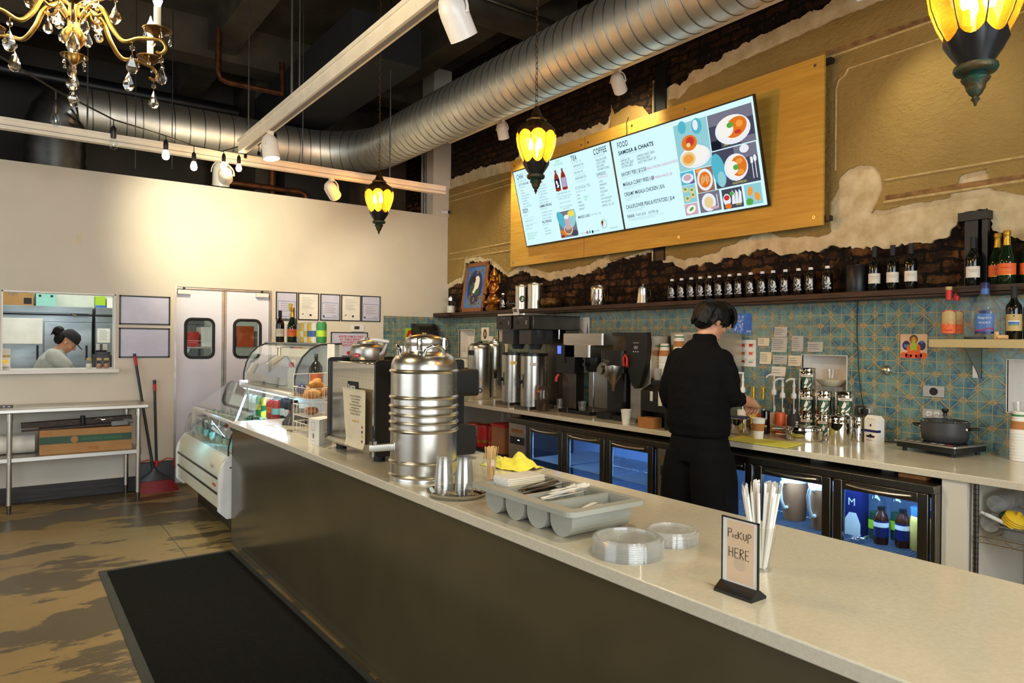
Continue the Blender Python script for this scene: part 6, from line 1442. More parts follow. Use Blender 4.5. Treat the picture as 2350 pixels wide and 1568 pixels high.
def wl(patch, b): patch(.75, .075, .10, 'paper', .0384); patch(.7, .080, .094, 'blue_label', .0387); patch(.7, .075, .079, 'green', .0389); patch(.08, .122, .128, 'ink', .0384)
wine(4.42, 1.485, ZM, 'dark wine bottle with a tan label on the metal shelf', 'tan_label', 'ink', 'wine_glass_black', (.045, .135), 'bottles on the metal shelf', 1.2, wl)
wine(4.47, 1.42, ZM, 'green wine bottle at the photo edge of the metal shelf', 'orange_red', 'dark_green', 'wine_glass_green', (.05, .13), 'bottles on the metal shelf')
tag(MB().cyl((0, 0, 0), (0, 0, .04), .011, 'wood_stick', n=14).build('cork', loc=(4.36, 1.545, ZM)), 'cork standing upright right of the large clear bottle', 'cork'); tag(MB().cyl((0, .02, .011), (0, -.025, .011), .011, 'wood_stick', n=14).build('cork', loc=(4.34, 1.51, ZM)), 'cork lying on its side on the metal shelf', 'cork'); tag(MB().rbox((-.02, -.05, 0), (.02, .05, .012), 'black_plastic', .008).build('bar_opener', loc=(4.335, 1.64, ZM)), 'flat black opener in front of the large clear bottle', 'opener')
# ------------------------------------------------------------------ menu board, screens, lamps
t = thing('menu_backboard', 'wide plywood board behind the menu screens', 'board', (4.53, 6.315, 2.342))
MB().box((0, -3.665, 0), (.02, 0, 1.168), 'plywood').build('plywood_sheet', t, bevel=.001)
MB().box((-.0004, -1.222, 0), (.0, -1.218, 1.168), 'dark_wood').build('sheet_seam', t)
b = MB()
for (y, z) in ((-.06, .05), (-.06, 1.11), (-.62, 1.08), (-.62, .06), (-1.27, 1.1), (-1.17, 1.1), (-2.45, 1.11), (-2.4, .06), (-3.60, 1.11), (-3.60, .06), (-1.85, 1.12), (-1.27, .08)):
    MB().cyl((-.004, y, z), (0, y, z), .011, 'steel', n=12).cyl((-.006, y, z), (-.004, y, z), .006, 'steel_dark', n=8).build('fixing_screw', t)
for z in (.03, 1.11): MB().box((.02, -3.70, z), (.066, -.2, z + .035), 'black_steel').build('wall_batten', t)
U_ = Vector((0, -1, 0)); V_ = Vector((4.303 - 4.50, 0, 3.30 - 2.527)).normalized(); N_ = V_.cross(U_) * 1.0
if N_.x > 0: N_ = -N_
BL_ = Vector((4.50, 5.975, 2.527))
EX = 2 ** SC.view_settings.exposure
def px(name, c, s=1.0): return emit(name, C(*c), s / EX)
px('screen_white', (206, 240, 244), 1.12); px('scr_dark', (34, 56, 78)); px('scr_mid', (120, 160, 178)); px('scr_light', (168, 205, 214)); px('scr_pink', (206, 92, 136)); px('scr_green', (96, 202, 150)); px('scr_amber', (150, 48, 26)); px('scr_lilac', (180, 170, 205))
px('scr_slate', (72, 74, 92)); px('scr_slate2', (120, 118, 134)); px('scr_plate', (236, 238, 246)); px('scr_curry', (226, 120, 36)); px('scr_curry2', (240, 160, 70)); px('scr_rice', (246, 244, 236)); px('scr_leaf', (92, 168, 72)); px('scr_teal', (86, 184, 204)); px('scr_teal2', (150, 206, 214)); px('scr_yellow', (236, 226, 90)); px('scr_wood', (150, 112, 92)); px('scr_red', (200, 60, 50)); px('scr_rose', (206, 170, 180)); px('scr_black', (30, 30, 44)); px('scr_cream', (232, 208, 150)); px('scr_purple', (120, 90, 160))
def screen(name, lab, u0, u1):
    t = thing(name, lab, 'screen', tuple(BL_ + U_ * u0))
    def P(u, v, d=0.0): return U_ * (u - u0) + V_ * v + N_ * d
    b = MB(); w = u1 - u0
    def slab(a, c, e, f, d0, d1, m_):
        vs = [P(a, e, d0), P(c, e, d0), P(c, f, d0), P(a, f, d0), P(a, e, d1), P(c, e, d1), P(c, f, d1), P(a, f, d1)]
        b.add(vs, [(0, 3, 2, 1), (4, 5, 6, 7), (0, 1, 5, 4), (1, 2, 6, 5), (2, 3, 7, 6), (3, 0, 4, 7)], m_)
    slab(u0, u1, 0, .80, -.025, 0, 'black_plastic')
    b.build('screen_case', t)
    b = MB(); slab(u0 + .45, u1 - .45, .25, .62, -.07, -.025, 'black_steel'); b.build('wall_mount', t)
    b = MB(); slab(u0 + .012, u1 - .010, .012, .788, 0, .0015, 'screen_white')
    return t, b, P
t, b, P = screen('menu_screen', 'left menu screen showing chai, tea and coffee', 0, 1.463)
def T(s, u, v, size, m_='scr_dark', sx=.62, bold=.0, align='LEFT', sp=1.0): b.text(s, P(u, v, .0022), U_, V_, size, m_, align=align, sx=sx, bold=bold, sp=sp)
def Q(u0, v0, u1, v1, m_, k=0.0): b.face([P(u, v, .002 + k) for u, v in ((u0, v0), (u1, v0), (u1, v1), (u0, v1))], m_)
def O(u, v, ru, rv, m_, k=0.001, rot=0.0, n=22, a0=0.0, a1=2 * PI):
    pl = []
    for i in range(n):
        a = a0 + (a1 - a0) * i / n; x, y = ru * math.cos(a), rv * math.sin(a)
        pl.append(P(u + x * math.cos(rot) - y * math.sin(rot), v + x * math.sin(rot) + y * math.cos(rot), .002 + k))
    b.face(pl, m_)
T('CHAI', .057, .705, .068, sp=1.2, bold=.001); T('2.50/3.00/4.00', .20, .712, .022, 'scr_mid'); T('BLACK SPICE . DECAF', .059, .672, .024, 'scr_mid')
T('CUT TO THE CHASE', .063, .636, .030, bold=.0006); T('3.25 / 4.00 / 4.75', .064, .610, .024, 'scr_mid')
for i, s in enumerate(('MASALA', 'LAVENDER', 'GINGER CARDAMOM', 'ROSE CARDAMOM', 'CHILI PEPPER', 'SAFFRON ROSE', 'VANILLA HONEYBUSH')): T('- ' + s, .068, .578 - .028 * i, .023, 'scr_mid')
T('REGIONAL', .053, .378, .030, bold=.0006); T('SPECIALTY', .053, .352, .030, bold=.0006); T('HOT | 3.25', .056, .318, .022, 'scr_mid')
for v in (.298, .285, .238, .227): Q(.06, v, .24, v + .002, 'scr_light')
T('KASHMIRI CHAI | 4.25', .057, .258, .023, 'scr_mid'); T('UNSWEET NOON', .056, .21, .023, 'scr_mid'); T('DAIRY FREE 1.00', .05, .178, .023, 'scr_mid')
for i, s in enumerate(('SUBSTITUTE OAT, SOY OR', 'ALMOND MILK AT NO', 'EXTRA CHARGE')): T(s, .05, .125 - .026 * i, .025, 'scr_green')
T('DECAF', .33, .70, .026); T('2.50 / 3.00', .34, .672, .022, 'scr_mid')
for i, s in enumerate(('GOLDEN CHAI', 'COCONUT CREAM', 'CINNAMON SUGAR', 'SALTED CARAMEL', 'TOASTED HAZELNUT', 'PUMPKIN CHAI', 'CHOCOLATE PECAN', 'PINK SALT & HONEY')): T('- ' + s, .36 - .002 * i, .60 - .028 * i, .024, 'scr_mid')
T('SUMMER SPECIALS', .34, .37, .034, bold=.0008, sx=.7); T('3.75 / 4.25 / 5.00', .344, .345, .024, 'scr_mid')
for i, s in enumerate(('BLACKBERRY COCONUT', 'RASPBERRY COCONUT', 'MANGO COCONUT')): T('- ' + s, .348, .308 - .03 * i, .024, 'scr_mid')
T('FALL SPECIALS', .335, .212, .034, bold=.0008, sx=.7); T('3.75 / 4.25 / 5.00', .338, .186, .024, 'scr_mid')
for i, s in enumerate(('APPLE PIE', 'PUMPKIN SPICE', 'PECAN MAPLE')): T('- ' + s, .342, .148 - .028 * i, .024, 'scr_mid')
T('DRINK', .735, .752, .032, 'scr_green', align='CENTER'); T('HOT OR ICED', .735, .722, .034, 'scr_green', align='CENTER')
for cu, m_ in ((.675, 'scr_black'), (.775, 'scr_lilac')):
    O(cu, .57, .038, .09, 'scr_amber', .0005); Q(cu - .038, .485, cu + .038, .60, 'scr_amber', .0006); Q(cu - .012, .64, cu + .012, .68, 'scr_amber', .0006); Q(cu - .032, .51, cu + .034, .60, m_, .0012); Q(cu - .014, .672, cu + .014, .688, 'scr_slate2', .0013)
O(.672, .565, .014, .024, 'scr_plate', .002, .3); O(.68, .53, .02, .012, 'scr_plate', .002, .5)
T('CHAI GROWLER  24', .735, .448, .030, 'scr_mid', align='CENTER', sx=.7)
for i, s in enumerate(('LET YOUR CHAI MELT IN YOUR', 'HANDS ALL WEEK LONG', '', 'DAIRY IT OUT OR ICED', '', 'ADD IT TO YOUR FREEZER', 'FOR ICE POPS')): T(s, .735, .42 - .02 * i, .02, 'scr_mid', align='CENTER', sx=.75)
Q(.588, .029, .846, .285, 'scr_slate2'); O(.64, .20, .05, .10, 'scr_teal', .0006, .5); O(.80, .20, .05, .09, 'scr_teal2', .0006, -.4); O(.79, .25, .05, .03, 'scr_yellow', .0009); O(.715, .10, .065, .05, 'scr_cream', .0010); O(.715, .10, .052, .038, 'scr_wood', .0014); Q(.685, .10, .752, .225, 'scr_rose', .0018); O(.718, .225, .036, .022, 'scr_plate', .0022); O(.635, .075, .05, .02, 'scr_curry', .0012, -.6); O(.80, .06, .05, .03, 'scr_slate', .0008); O(.62, .045, .03, .012, 'scr_amber', .0014)
T('TEA', .925, .723, .068, bold=.001, sp=1.15); T('2.25 / M 2.50 / L 2.75', .921, .696, .026, 'scr_mid')
T('- ASSAM BLACK TEA', .932, .662, .027); T('- EARL GREY TEA', .93, .60, .027); T('- JASMINE GREEN TEA', .928, .545, .027)
for v in (.645, .632, .583, .57, .528, .515): Q(.94, v, 1.09, v + .003, 'scr_light')
T('AYURVEDA TEA', .914, .455, .042, 'scr_mid', sx=.7); T('2.50 / M 2.75 / L 3.25', .914, .425, .026, 'scr_mid')
for i, s in enumerate(('VATA', 'PITTA', 'KAPHA', 'TRIDOSHA', 'IMMUNITY')): T('- ' + s, .912, .392 - .033 * i, .026)
T('CAFFEINE', 1.035, .362, .026, 'scr_green', align='CENTER'); T('FREE', 1.035, .338, .026, 'scr_green', align='CENTER')
T('MANGO LASSI', .884, .185, .036, bold=.0006, sx=.7); T('S 3.50 / M 4.25 / L 5.00', 1.05, .188, .026, 'scr_mid')
T('COFFEE', 1.235, .716, .072, bold=.001, sp=1.15); T('2.25 / M 2.50 / L 2.75', 1.237, .69, .026, 'scr_mid')
for i, s in enumerate(('REGULAR COFFEE', 'DECAF COFFEE', 'RED COFFEE', 'ICED BREW COFFEE')): T('- ' + s, 1.242, .655 - .028 * i, .027)
T('ESPRESSO', 1.23, .525, .040, sx=.7); T('2.75 / M 3.50 / L 4.25', 1.235, .50, .025, 'scr_pink')
for i, s in enumerate(('LATTE', 'AMERICANO', 'MOCHA', 'MACCHIATO', 'LATTE', 'HOT CHOCOLATE', 'MATCHA LATTE', 'EXPRESSO  2.25 / 3.25')): T('- ' + s, 1.238 - .002 * i, .465 - .031 * i, .026)
O(1.215, .092, .040, .042, 'scr_green', .0004); O(1.215, .092, .034, .036, 'screen_white', .0008); O(1.205, .095, .018, .03, 'scr_amber', .0012, .3); O(1.22, .088, .016, .026, 'scr_plate', .0016, -.3)
T('FOLLOW US', .88, .032, .024, 'scr_mid'); O(.976, .042, .014, .015, 'scr_pink'); O(1.012, .042, .014, .015, 'scr_teal'); T('f', 1.008, .034, .022, 'scr_plate'); O(1.05, .040, .012, .015, 'scr_black'); T('@CHAISHOP', 1.07, .034, .022, 'scr_mid'); T('CHAISHOP.COM', 1.285, .034, .022, 'scr_mid')
b.build('menu_display', t, smooth=180)
t, b, P = screen('menu_screen', 'right menu screen showing food dishes and prices', 1.463, 2.926)
T('FOOD', 1.542, .712, .066, sp=1.15, bold=.001); T('SAMOSA & CHAATS', 1.542, .652, .046, sx=.92, bold=.0016, sp=1.1); T('The most popular Indian street savory snacks', 1.545, .634, .020, 'scr_light', sx=.75); T('try them all', 1.545, .617, .020, 'scr_light', sx=.75)
for i, s in enumerate(('- SAMOSA | $7', '- BHEL PURI | $8.50', '- SEV PURI | $8.50')): T(s, 1.545, .588 - .026 * i, .030)
for i, s in enumerate(('- SAMOSA CHAAT | $9.50', '- PANI PURI | $8.50', '- ALOO TIKKI CHAAT | $9')): T(s, 1.737, .590 - .026 * i, .030)
T('SAVORY PIES | $12.50', 1.534, .467, .046, sx=.68, bold=.0006); T('MASALA CHICKEN | KALE & POTATO', 1.81, .470, .030, 'scr_pink', sx=.72)
T('MASALA CURRY FRIES | $8', 1.533, .380, .046, sx=.68, bold=.0006); T('ADD MASALA SAUCE | $2', 1.85, .383, .030, 'scr_pink', sx=.72)
T('CREAMY MASALA CHICKEN | $16', 1.530, .293, .046, sx=.68, bold=.0006); T('CAULIFLOWER PEAS & POTATOES | $14', 1.525, .183, .046, sx=.68, bold=.0006)
T('NAAN', 1.521, .102, .044, sx=.68, bold=.0006); T('- PLAIN | $5.00    - BUTTER | $6', 1.617, .106, .032)
for v, w in ((.45, .50), (.437, .2), (.363, .40), (.35, .33), (.275, .37), (.262, .36), (.249, .25), (.165, .40), (.152, .37), (.085, .55), (.072, .48)): T('fresh baked pastry filled with spiced vegetables and herbs, served with chutney'[:int(w * 120)], 1.535, v, .019, 'scr_light', sx=w / .55 * .8)
# food pictures: bowls and plates
Q(2.175, .384, 2.50, .75, 'scr_teal2'); O(2.26, .72, .04, .05, 'scr_teal', .0006); O(2.40, .70, .05, .06, 'scr_teal', .0006); O(2.39, .71, .025, .04, 'scr_plate', .001)
O(2.345, .475, .15, .085, 'scr_plate', .0012); O(2.345, .49, .125, .075, 'scr_rice', .0016); O(2.28, .47, .07, .055, 'scr_cream', .002); O(2.28, .47, .05, .035, 'scr_curry2', .0022); O(2.31, .59, .075, .06, 'scr_curry', .002); O(2.32, .60, .04, .035, 'scr_red', .0024); O(2.30, .575, .02, .018, 'scr_cream', .0028); T('SAVORY PIES', 2.27, .397, .022, 'scr_yellow')
Q(2.508, .482, 2.90, .747, 'scr_slate'); Q(2.508, .66, 2.90, .747, 'scr_slate2', .0002); Q(2.78, .482, 2.90, .53, 'scr_slate2', .0003); Q(2.508, .482, 2.60, .55, 'scr_black', .0003)
O(2.715, .60, .155, .105, 'scr_plate', .0008); O(2.715, .615, .135, .088, 'scr_rice', .0012); O(2.745, .61, .10, .07, 'scr_curry', .0016, .3); O(2.66, .61, .065, .055, 'scr_rice', .002); O(2.70, .635, .03, .02, 'scr_leaf', .0024); O(2.78, .63, .03, .025, 'scr_curry2', .0022); O(2.76, .575, .03, .015, 'scr_red', .0024); T('CREAMY MASALA CHICKEN', 2.62, .497, .022, 'scr_yellow')
Q(2.503, .194, 2.893, .474, 'scr_slate'); Q(2.70, .38, 2.893, .474, 'scr_slate2', .0002); O(2.545, .33, .06, .13, 'scr_teal', .0005, .15); O(2.56, .26, .035, .06, 'scr_teal2', .0008); O(2.79, .445, .04, .03, 'scr_plate', .0006)
O(2.70, .325, .105, .10, 'scr_plate', .0008); O(2.705, .33, .085, .083, 'scr_rice', .0012); O(2.725, .33, .07, .075, 'scr_curry', .0016, -.2); O(2.67, .325, .05, .05, 'scr_rice', .002); O(2.70, .325, .025, .02, 'scr_leaf', .0024); O(2.735, .365, .03, .02, 'scr_curry2', .0022); O(2.735, .285, .03, .02, 'scr_curry2', .0022)
O(2.868, .36, .014, .025, 'scr_plate', .001); Q(2.863, .22, 2.870, .345, 'scr_plate', .001); Q(2.836, .22, 2.842, .345, 'scr_plate', .001); Q(2.828, .33, 2.850, .375, 'scr_plate', .001); T('CAULIFLOWER PEAS', 2.65, .205, .022, 'scr_yellow')
Q(2.172, .276, 2.307, .378, 'scr_teal'); O(2.24, .325, .06, .038, 'scr_plate', .0008); O(2.24, .33, .04, .024, 'scr_rose', .0012); O(2.28, .295, .025, .02, 'scr_purple', .0006)
Q(2.323, .192, 2.486, .378, 'scr_wood'); O(2.405, .285, .075, .085, 'scr_plate', .0008); O(2.405, .285, .055, .062, 'scr_curry', .0012); [Q(2.37 + .016 * i, .25 + .012 * (i % 3), 2.378 + .016 * i, .31 + .012 * (i % 2), 'scr_cream', .0016) for i in range(5)]; O(2.36, .36, .03, .02, 'scr_curry2', .0006)
Q(2.170, .130, 2.303, .272, 'scr_teal2'); [O(u, v, .027, .022, 'scr_cream', .0008) or O(u, v + .004, .014, .010, 'scr_leaf', .0012) for u, v in ((2.2, .24), (2.265, .225), (2.21, .165), (2.27, .185))]
Q(2.168, .033, 2.297, .124, 'scr_rose'); O(2.23, .078, .05, .032, 'scr_rice', .0008, .3); O(2.235, .08, .025, .012, 'scr_leaf', .0012, .5)
Q(2.318, .034, 2.520, .188, 'scr_slate2'); O(2.41, .108, .068, .07, 'scr_plate', .0008); O(2.41, .108, .042, .045, 'scr_cream', .0012); Q(2.49, .06, 2.497, .16, 'scr_plate', .001); O(2.46, .06, .04, .012, 'scr_rose', .0011)
Q(2.540, .030, 2.722, .180, 'scr_slate'); O(2.58, .10, .035, .045, 'scr_plate', .0008); O(2.58, .115, .025, .02, 'scr_red', .0012); [b.face([P(2.62 + .03 * i, .06, .003), P(2.65 + .03 * i, .06, .003), P(2.655 + .03 * i, .14, .003), P(2.635 + .03 * i, .165, .003)], 'scr_plate') for i in range(3)]; O(2.63, .14, .02, .015, 'scr_leaf', .0016); O(2.585, .05, .03, .02, 'scr_curry', .0012); T('SAMOSA', 2.655, .045, .02, 'scr_yellow')
Q(2.742, .030, 2.887, .182, 'scr_teal2'); O(2.79, .13, .022, .035, 'scr_curry2', .0008, -.3); O(2.845, .085, .024, .034, 'scr_curry2', .0008, .3); O(2.775, .055, .03, .026, 'scr_leaf', .0008); T('PATTIES', 2.82, .05, .02, 'scr_yellow')
b.build('menu_display', t, smooth=180)
tag(MB().tube([(4.52, 4.53, 3.33), (4.52, 4.52, 3.42), (4.525, 4.53, 3.50), (4.56, 4.54, 3.56)], .004, 'rubber', n=6).build('screen_cable'), 'short black cable above the seam between the two screens', 'cable')

# ---- amber glass lanterns
def lantern(x, y, z, lab, power):
    t = thing('hanging_lantern', lab, 'lantern', (x, y, z), .25, 'amber glass lanterns')
    R_ = .125
    def petal(th, i): return 1 + .03 * (abs(math.cos(4 * th)) ** .6 - .5)
    MB().lathe([(.062, .175), (.078, .20), (.10, .245), (.118, .30), (.1245, .345), (.122, .375), (.112, .40)], 'amber_glass', n=96, rad=petal).build('glass_panel', t, smooth=180)
    b = MB()
    for k in range(8):
        a = PI / 8 + k * PI / 4
        b.tube([(r * math.cos(a) * .99, r * math.sin(a) * .99, zz) for r, zz in ((.063, .17), (.078, .20), (.10, .245), (.118, .30), (.1245, .345), (.122, .375), (.112, .40))], .0022, 'black_steel', n=6)
    b.build('rib', t)
    def scal(up):
        b = MB(); n = 96; vs = []; fs = []
        for j in range(n):
            a = 2 * PI * j / n; e = abs(math.sin(4 * a)) ; q = .030 * (1 - abs(math.cos(4 * a)) ** .8)
            if up: pr = [(.124 - .003, .395 - .035 + .0 * e + (.035 - q) * 1.0 - .012), (.118, .405), (.10, .425), (.07, .445), (.05, .455)]
            else: pr = [(.084, .168 + .02 + q), (.068, .16), (.048, .13), (.042, .115)]
            k = len(pr)
            for r, zz in pr: vs.append((r * math.cos(a), r * math.sin(a), zz))
        for j in range(n):
            for i in range(k - 1): A = j * k + i; B = ((j + 1) % n) * k + i; fs.append((A, B, B + 1, A + 1))
        return b.add(vs, fs, 'old_bronze' if up else 'black_steel')
    scal(True).build('lantern_cap', t, smooth=60); scal(False).build('lower_cup', t, smooth=60)
    MB().lathe([(.05, .452), (.062, .456), (.064, .466), (.055, .472), (.04, .485), (.036, .492), (.03, .51), (.018, .535), (.012, .55), (0, .552)], 'old_bronze', n=36).build('crown', t, smooth=60)
    MB().lathe([(.04, .122), (.056, .118), (.058, .108), (.052, .098), (.03, .094), (.034, .086), (.038, .08), (.034, .072), (.028, .066), (.024, .05), (.016, .035), (.008, .028), (.012, .02), (.006, .014), (.003, .002), (0, 0)], 'verdigris_bronze', n=36).build('finial', t, smooth=60)
    b = MB().cyl((0, 0, .17), (0, 0, .215), .018, 'brass', n=16)
    bl = MB()
    for k in range(3):
        a = 2 * PI * k / 3 + .4; cx, cy = .035 * math.cos(a), .035 * math.sin(a)
        b.tube([(0, 0, .20), (cx * .7, cy * .7, .195), (cx, cy, .215)], .007, 'brass', n=8).lathe([(.014, .215), (.016, .225)], 'brass', c=(cx, cy, 0), n=16).cyl((cx, cy, .222), (cx, cy, .275), .0105, 'cream_enamel', n=14)
        bl.lathe([(.008, .275), (.016, .295), (.015, .315), (.006, .34), (0, .352)], 'bulb_hot', c=(cx, cy, 0), n=16)
    b.build('candle_holder', t); bl.build('candle_bulb', t)
    b = MB(); zc = .552
    for i in range(int((4.6 - z - .55) / .034)):
        a = PI / 2 * (i % 2); pts = [(.008 * math.cos(q) * math.cos(a), .008 * math.cos(q) * math.sin(a), zc + .02 + .022 * math.sin(q)) for q in [2 * PI * k / 10 for k in range(10)]]
        b.tube(pts, .0022, 'old_bronze', n=4, closed=True); zc += .034
    b.build('chain', t)
    light('lantern_bulb', 'POINT', (x, y, z + .31), power, (1.0, .70, .32), size=.03)
lantern(2.705, 3.503, 2.455, 'amber glass lantern hanging in front of the menu screens', 10)
lantern(2.667, 5.712, 2.455, 'farthest amber glass lantern, hanging against the white partition', 8)
lantern(2.297, .874, 2.228, 'large near amber lantern cut off at the top right', 3)

# ---- crystal chandelier
def chandelier(cx, cy, cz):
    t = thing('crystal_chandelier', 'gilt chandelier with candle bulbs and hanging crystal drops', 'chandelier', (cx, cy, cz), .3); random.seed(21)
    MB().lathe([(0, -.16), (.012, -.155), (.02, -.13), (.012, -.11), (.03, -.085), (.038, -.06), (.02, -.03), (.016, .05), (.03, .08), (.02, .11), (.014, .2), (.014, .5), (.03, .52), (.01, .56)], 'brass', n=28).build('centre_column', t, smooth=60)
    MB().cyl((0, 0, .5), (0, 0, 2.0), .006, 'brass', n=8).build('hanging_rod', t)
    def drop(p, s=1.0):
        b = MB(); x, y, z = p; n = 8
        b.tube([(x, y, z), (x, y, z - .012 * s)], .001, 'brass', n=4).ell((x, y, z - .020 * s), (.008 * s, .008 * s, .008 * s), 'crystal', n=8, k=5)
        b.tube([(x, y, z - .027 * s), (x, y, z - .036 * s)], .001, 'brass', n=4)
        q = Matrix.Translation((x, y, z - .036 * s)) @ Matrix.Rotation(random.uniform(0, 3), 4, 'Z'); b.T = q
        b.lathe([(0, 0), (.006 * s, -.012 * s), (.016 * s, -.036 * s), (.017 * s, -.046 * s), (.011 * s, -.058 * s), (0, -.063 * s)], 'crystal', n=n, rad=lambda th, i: 1 if abs(math.sin(th)) < .75 else .75)
        b.build('crystal_drop', t, smooth=10)
    def arm(a, R_, zend, lit=True):
        ca, sa = math.cos(a), math.sin(a)
        def pt(r, z): return (r * ca, r * sa, z)
        b = MB(); pr = [(.02, .0), (.06, .045), (.10, .03), (.13, -.03), (.17, -.075), (.22, -.065), (R_ - .02, zend - .035), (R_ + .015, zend - .04), (R_ + .03, zend - .065), (R_ + .015, zend - .085), (R_ - .005, zend - .078)]
        sm = []
        for i in range(len(pr) - 1):
            p0, p1, p2, p3 = pr[max(i - 1, 0)], pr[i], pr[i + 1], pr[min(i + 2, len(pr) - 1)]
            for q in range(5):
                u = q / 5; sm.append(tuple(.5 * ((2 * p1[k]) + (-p0[k] + p2[k]) * u + (2 * p0[k] - 5 * p1[k] + 4 * p2[k] - p3[k]) * u * u + (-p0[k] + 3 * p1[k] - 3 * p2[k] + p3[k]) * u ** 3) for k in (0, 1)))
        b.tube([pt(r, z) for r, z in sm], .007, 'brass', n=8, rs=[.009 - .004 * i / len(sm) for i in range(len(sm))])
        b.tube([pt(.05 + .05 * q / 12 + .03 * math.cos(PI * 1.5 * q / 12), .06 + .05 * math.sin(PI * 1.7 * q / 12)) for q in range(13)], .005, 'brass', n=6)
        A = b.build('arm', t)
        e = MB().lathe([(.004, zend - .036), (.012, zend - .03), (.03, zend - .012), (.046, zend - .006), (.047, zend - .003), (.012, zend - .004), (.012, zend + .006), (0, zend + .006)], 'old_bronze', c=(R_ * ca, R_ * sa, 0), n=24).build('drip_pan', A)
        MB().cyl((R_ * ca, R_ * sa, zend), (R_ * ca, R_ * sa, zend + .075), .0115, 'cream_enamel', n=16).build('candle_sleeve', A)
        MB().lathe([(.008, zend + .075), (.0155, zend + .098), (.014, zend + .118), (.005, zend + .14), (.001, zend + .155), (0, zend + .156)], 'bulb_hot' if lit else 'crystal', c=(R_ * ca, R_ * sa, 0), n=16).build('flame_bulb', A)
        drop(pt(R_ + .015, zend - .085), 1.1); drop(pt(.20, -.075), 1.15)
        for q in (.8, 2.3, 4.0, 5.4): drop((R_ * ca + .043 * math.cos(a + q), R_ * sa + .043 * math.sin(a + q), zend - .006), .42)
    for k in range(6):
        arm(.15 + k * PI / 3, .285, -.03, k not in (1,))
    for k in range(6): # upper scrolls with drops
        a = .6 + k * PI / 3; ca, sa = math.cos(a), math.sin(a)
        MB().tube([((.02 + .10 * math.sin(PI * q / 14)) * ca, (.02 + .10 * math.sin(PI * q / 14)) * sa, .05 + .16 * q / 14) for q in range(15)], .005, 'brass', n=6).tube([((.10 + .03 * math.cos(q)) * ca, (.10 + .03 * math.cos(q)) * sa, .12 + .03 * math.sin(q)) for q in [i * .5 for i in range(12)]], .004, 'brass', n=6).build('scroll', t)
        drop((.125 * ca, .125 * sa, .115), 1.1); drop((.075 * ca, .075 * sa, .02), .9)
    for i in range(5): drop((.006 * math.cos(i), .006 * math.sin(i), -.02 - .045 * i), .95)
    light('chandelier_bulbs', 'POINT', (cx, cy, cz + .12), 14, (1.0, .80, .46), size=.18)
chandelier(.185, 2.86, 2.63)

# ---- track bars, spot heads, rods
t = tag(MB().box((1.47, -1.5, 2.985), (1.53, 5.72, 3.06), 'track_white').box((1.462, -1.5, 3.06), (1.538, 5.72, 3.085), 'track_white').box((1.485, -1.5, 2.984), (1.515, 5.60, 2.987), 'ink_gray').build('light_track'), 'white lighting track running above the front counter', 'track')
t = tag(MB().box((-5, 6.12, 2.995), (3.585, 6.18, 3.055), 'track_white').box((-5, 6.112, 3.055), (3.585, 6.188, 3.075), 'track_white').box((-5, 6.117, 3.02), (3.585, 6.12, 3.024), 'ink_gray').build('light_track'), 'white lighting track running along the white partition', 'track')
rods = (((1.5, 4.55), .010, 'pair of rods, thicker one, holding the counter track'), ((1.5, 4.40), .006, 'pair of rods, thinner one, holding the counter track'), ((1.5, 5.55), .006, 'thin rod at the far end of the counter track'), ((2.13, 6.15), .005, 'thin rod at the middle of the partition track'), ((.49, 6.15), .006, 'thin rod behind the string lights'), ((2.98, 6.15), .007, 'thin rod by the lantern on the partition track'), ((1.22, 7.0), .004, 'thin ceiling rod left of the counter track'), ((.95, 7.2), .004, 'thin ceiling rod behind the chandelier'))
for (x, y), r_, lab in rods: tag(MB().cyl((x, y, 3.07), (x, y, 4.95), r_, 'galvanised', n=8).build('hanger_rod'), lab, 'rod')
def spot_head(x, y, z, d, lab, power=0, lit=False, ang=55, col=WARM, s=1.0):
    t = thing('track_spotlight', lab, 'spotlight', (x, y, z), 0, 'white track spotlights')
    d = Vector(d).normalized(); q = d.to_track_quat('-Z', 'Y').to_matrix().to_4x4()
    MB().box((-.018, -.022, -.03), (.018, .022, .0), 'track_white').build('track_adapter', t)
    c = Vector((0, 0, -.105 * s)); b = MB(); b.T = Matrix.Translation(c) @ q
    b.lathe([(0, .085 * s), (.022 * s, .082 * s), (.042 * s, .066 * s), (.055 * s, .035 * s), (.058 * s, 0), (.058 * s, -.09 * s), (.054 * s, -.09 * s), (.052 * s, -.02), (0, -.02)], 'white_metal', n=32).cyl((.055 * s, 0, .0), (.072 * s, 0, .0), .006, 'white_metal', n=8)
    b.build('lamp_can', t, smooth=50)
    b = MB(); b.T = Matrix.Translation(c) @ q; b.lathe([(0, -.045 * s), (.053 * s, -.05 * s)], 'spot_glow' if lit else 'foil_white', n=28).build('lamp_face', t)
    b = MB(); hx = q @ Vector((1, 0, 0)); pts = []
    for i in range(13):
        a = PI * i / 12; pts.append(c + hx * (.068 * s * math.cos(a)) + Vector((0, 0, .088 * s)) * math.sin(a))
    b.tube(pts, .006, 'white_metal', n=6).build('yoke', t)
    if power: light('spot_lamp', 'SPOT', tuple(Vector((x, y, z)) + c + d * .10), power, col, aim=tuple(Vector((x, y, z)) + c + d * 2), size=.04, spot=ang, blend=.8)
spot_head(1.5, 2.50, 2.985, (.55, .15, -.75), 'large near white spotlight on the counter track', 22, ang=80, s=1.05)
spot_head(1.5, 5.0, 2.985, (.10, -.12, -1), 'lit white spotlight pointing down near the track end', 30, True, 75)
spot_head(1.48, 6.15, 2.995, (.14, .55, -.07), 'white spotlight aimed at the partition beside the bulbs', 30, False, 84)
spot_head(2.40, 6.15, 2.995, (.55, .50, -.42), 'white spotlight tilted right on the partition track', 17, False, 85)
spot_head(-2.2, 6.15, 2.995, (.0, .5, -.55), 'white spotlight at the far left of the partition track', 30, False, 90)
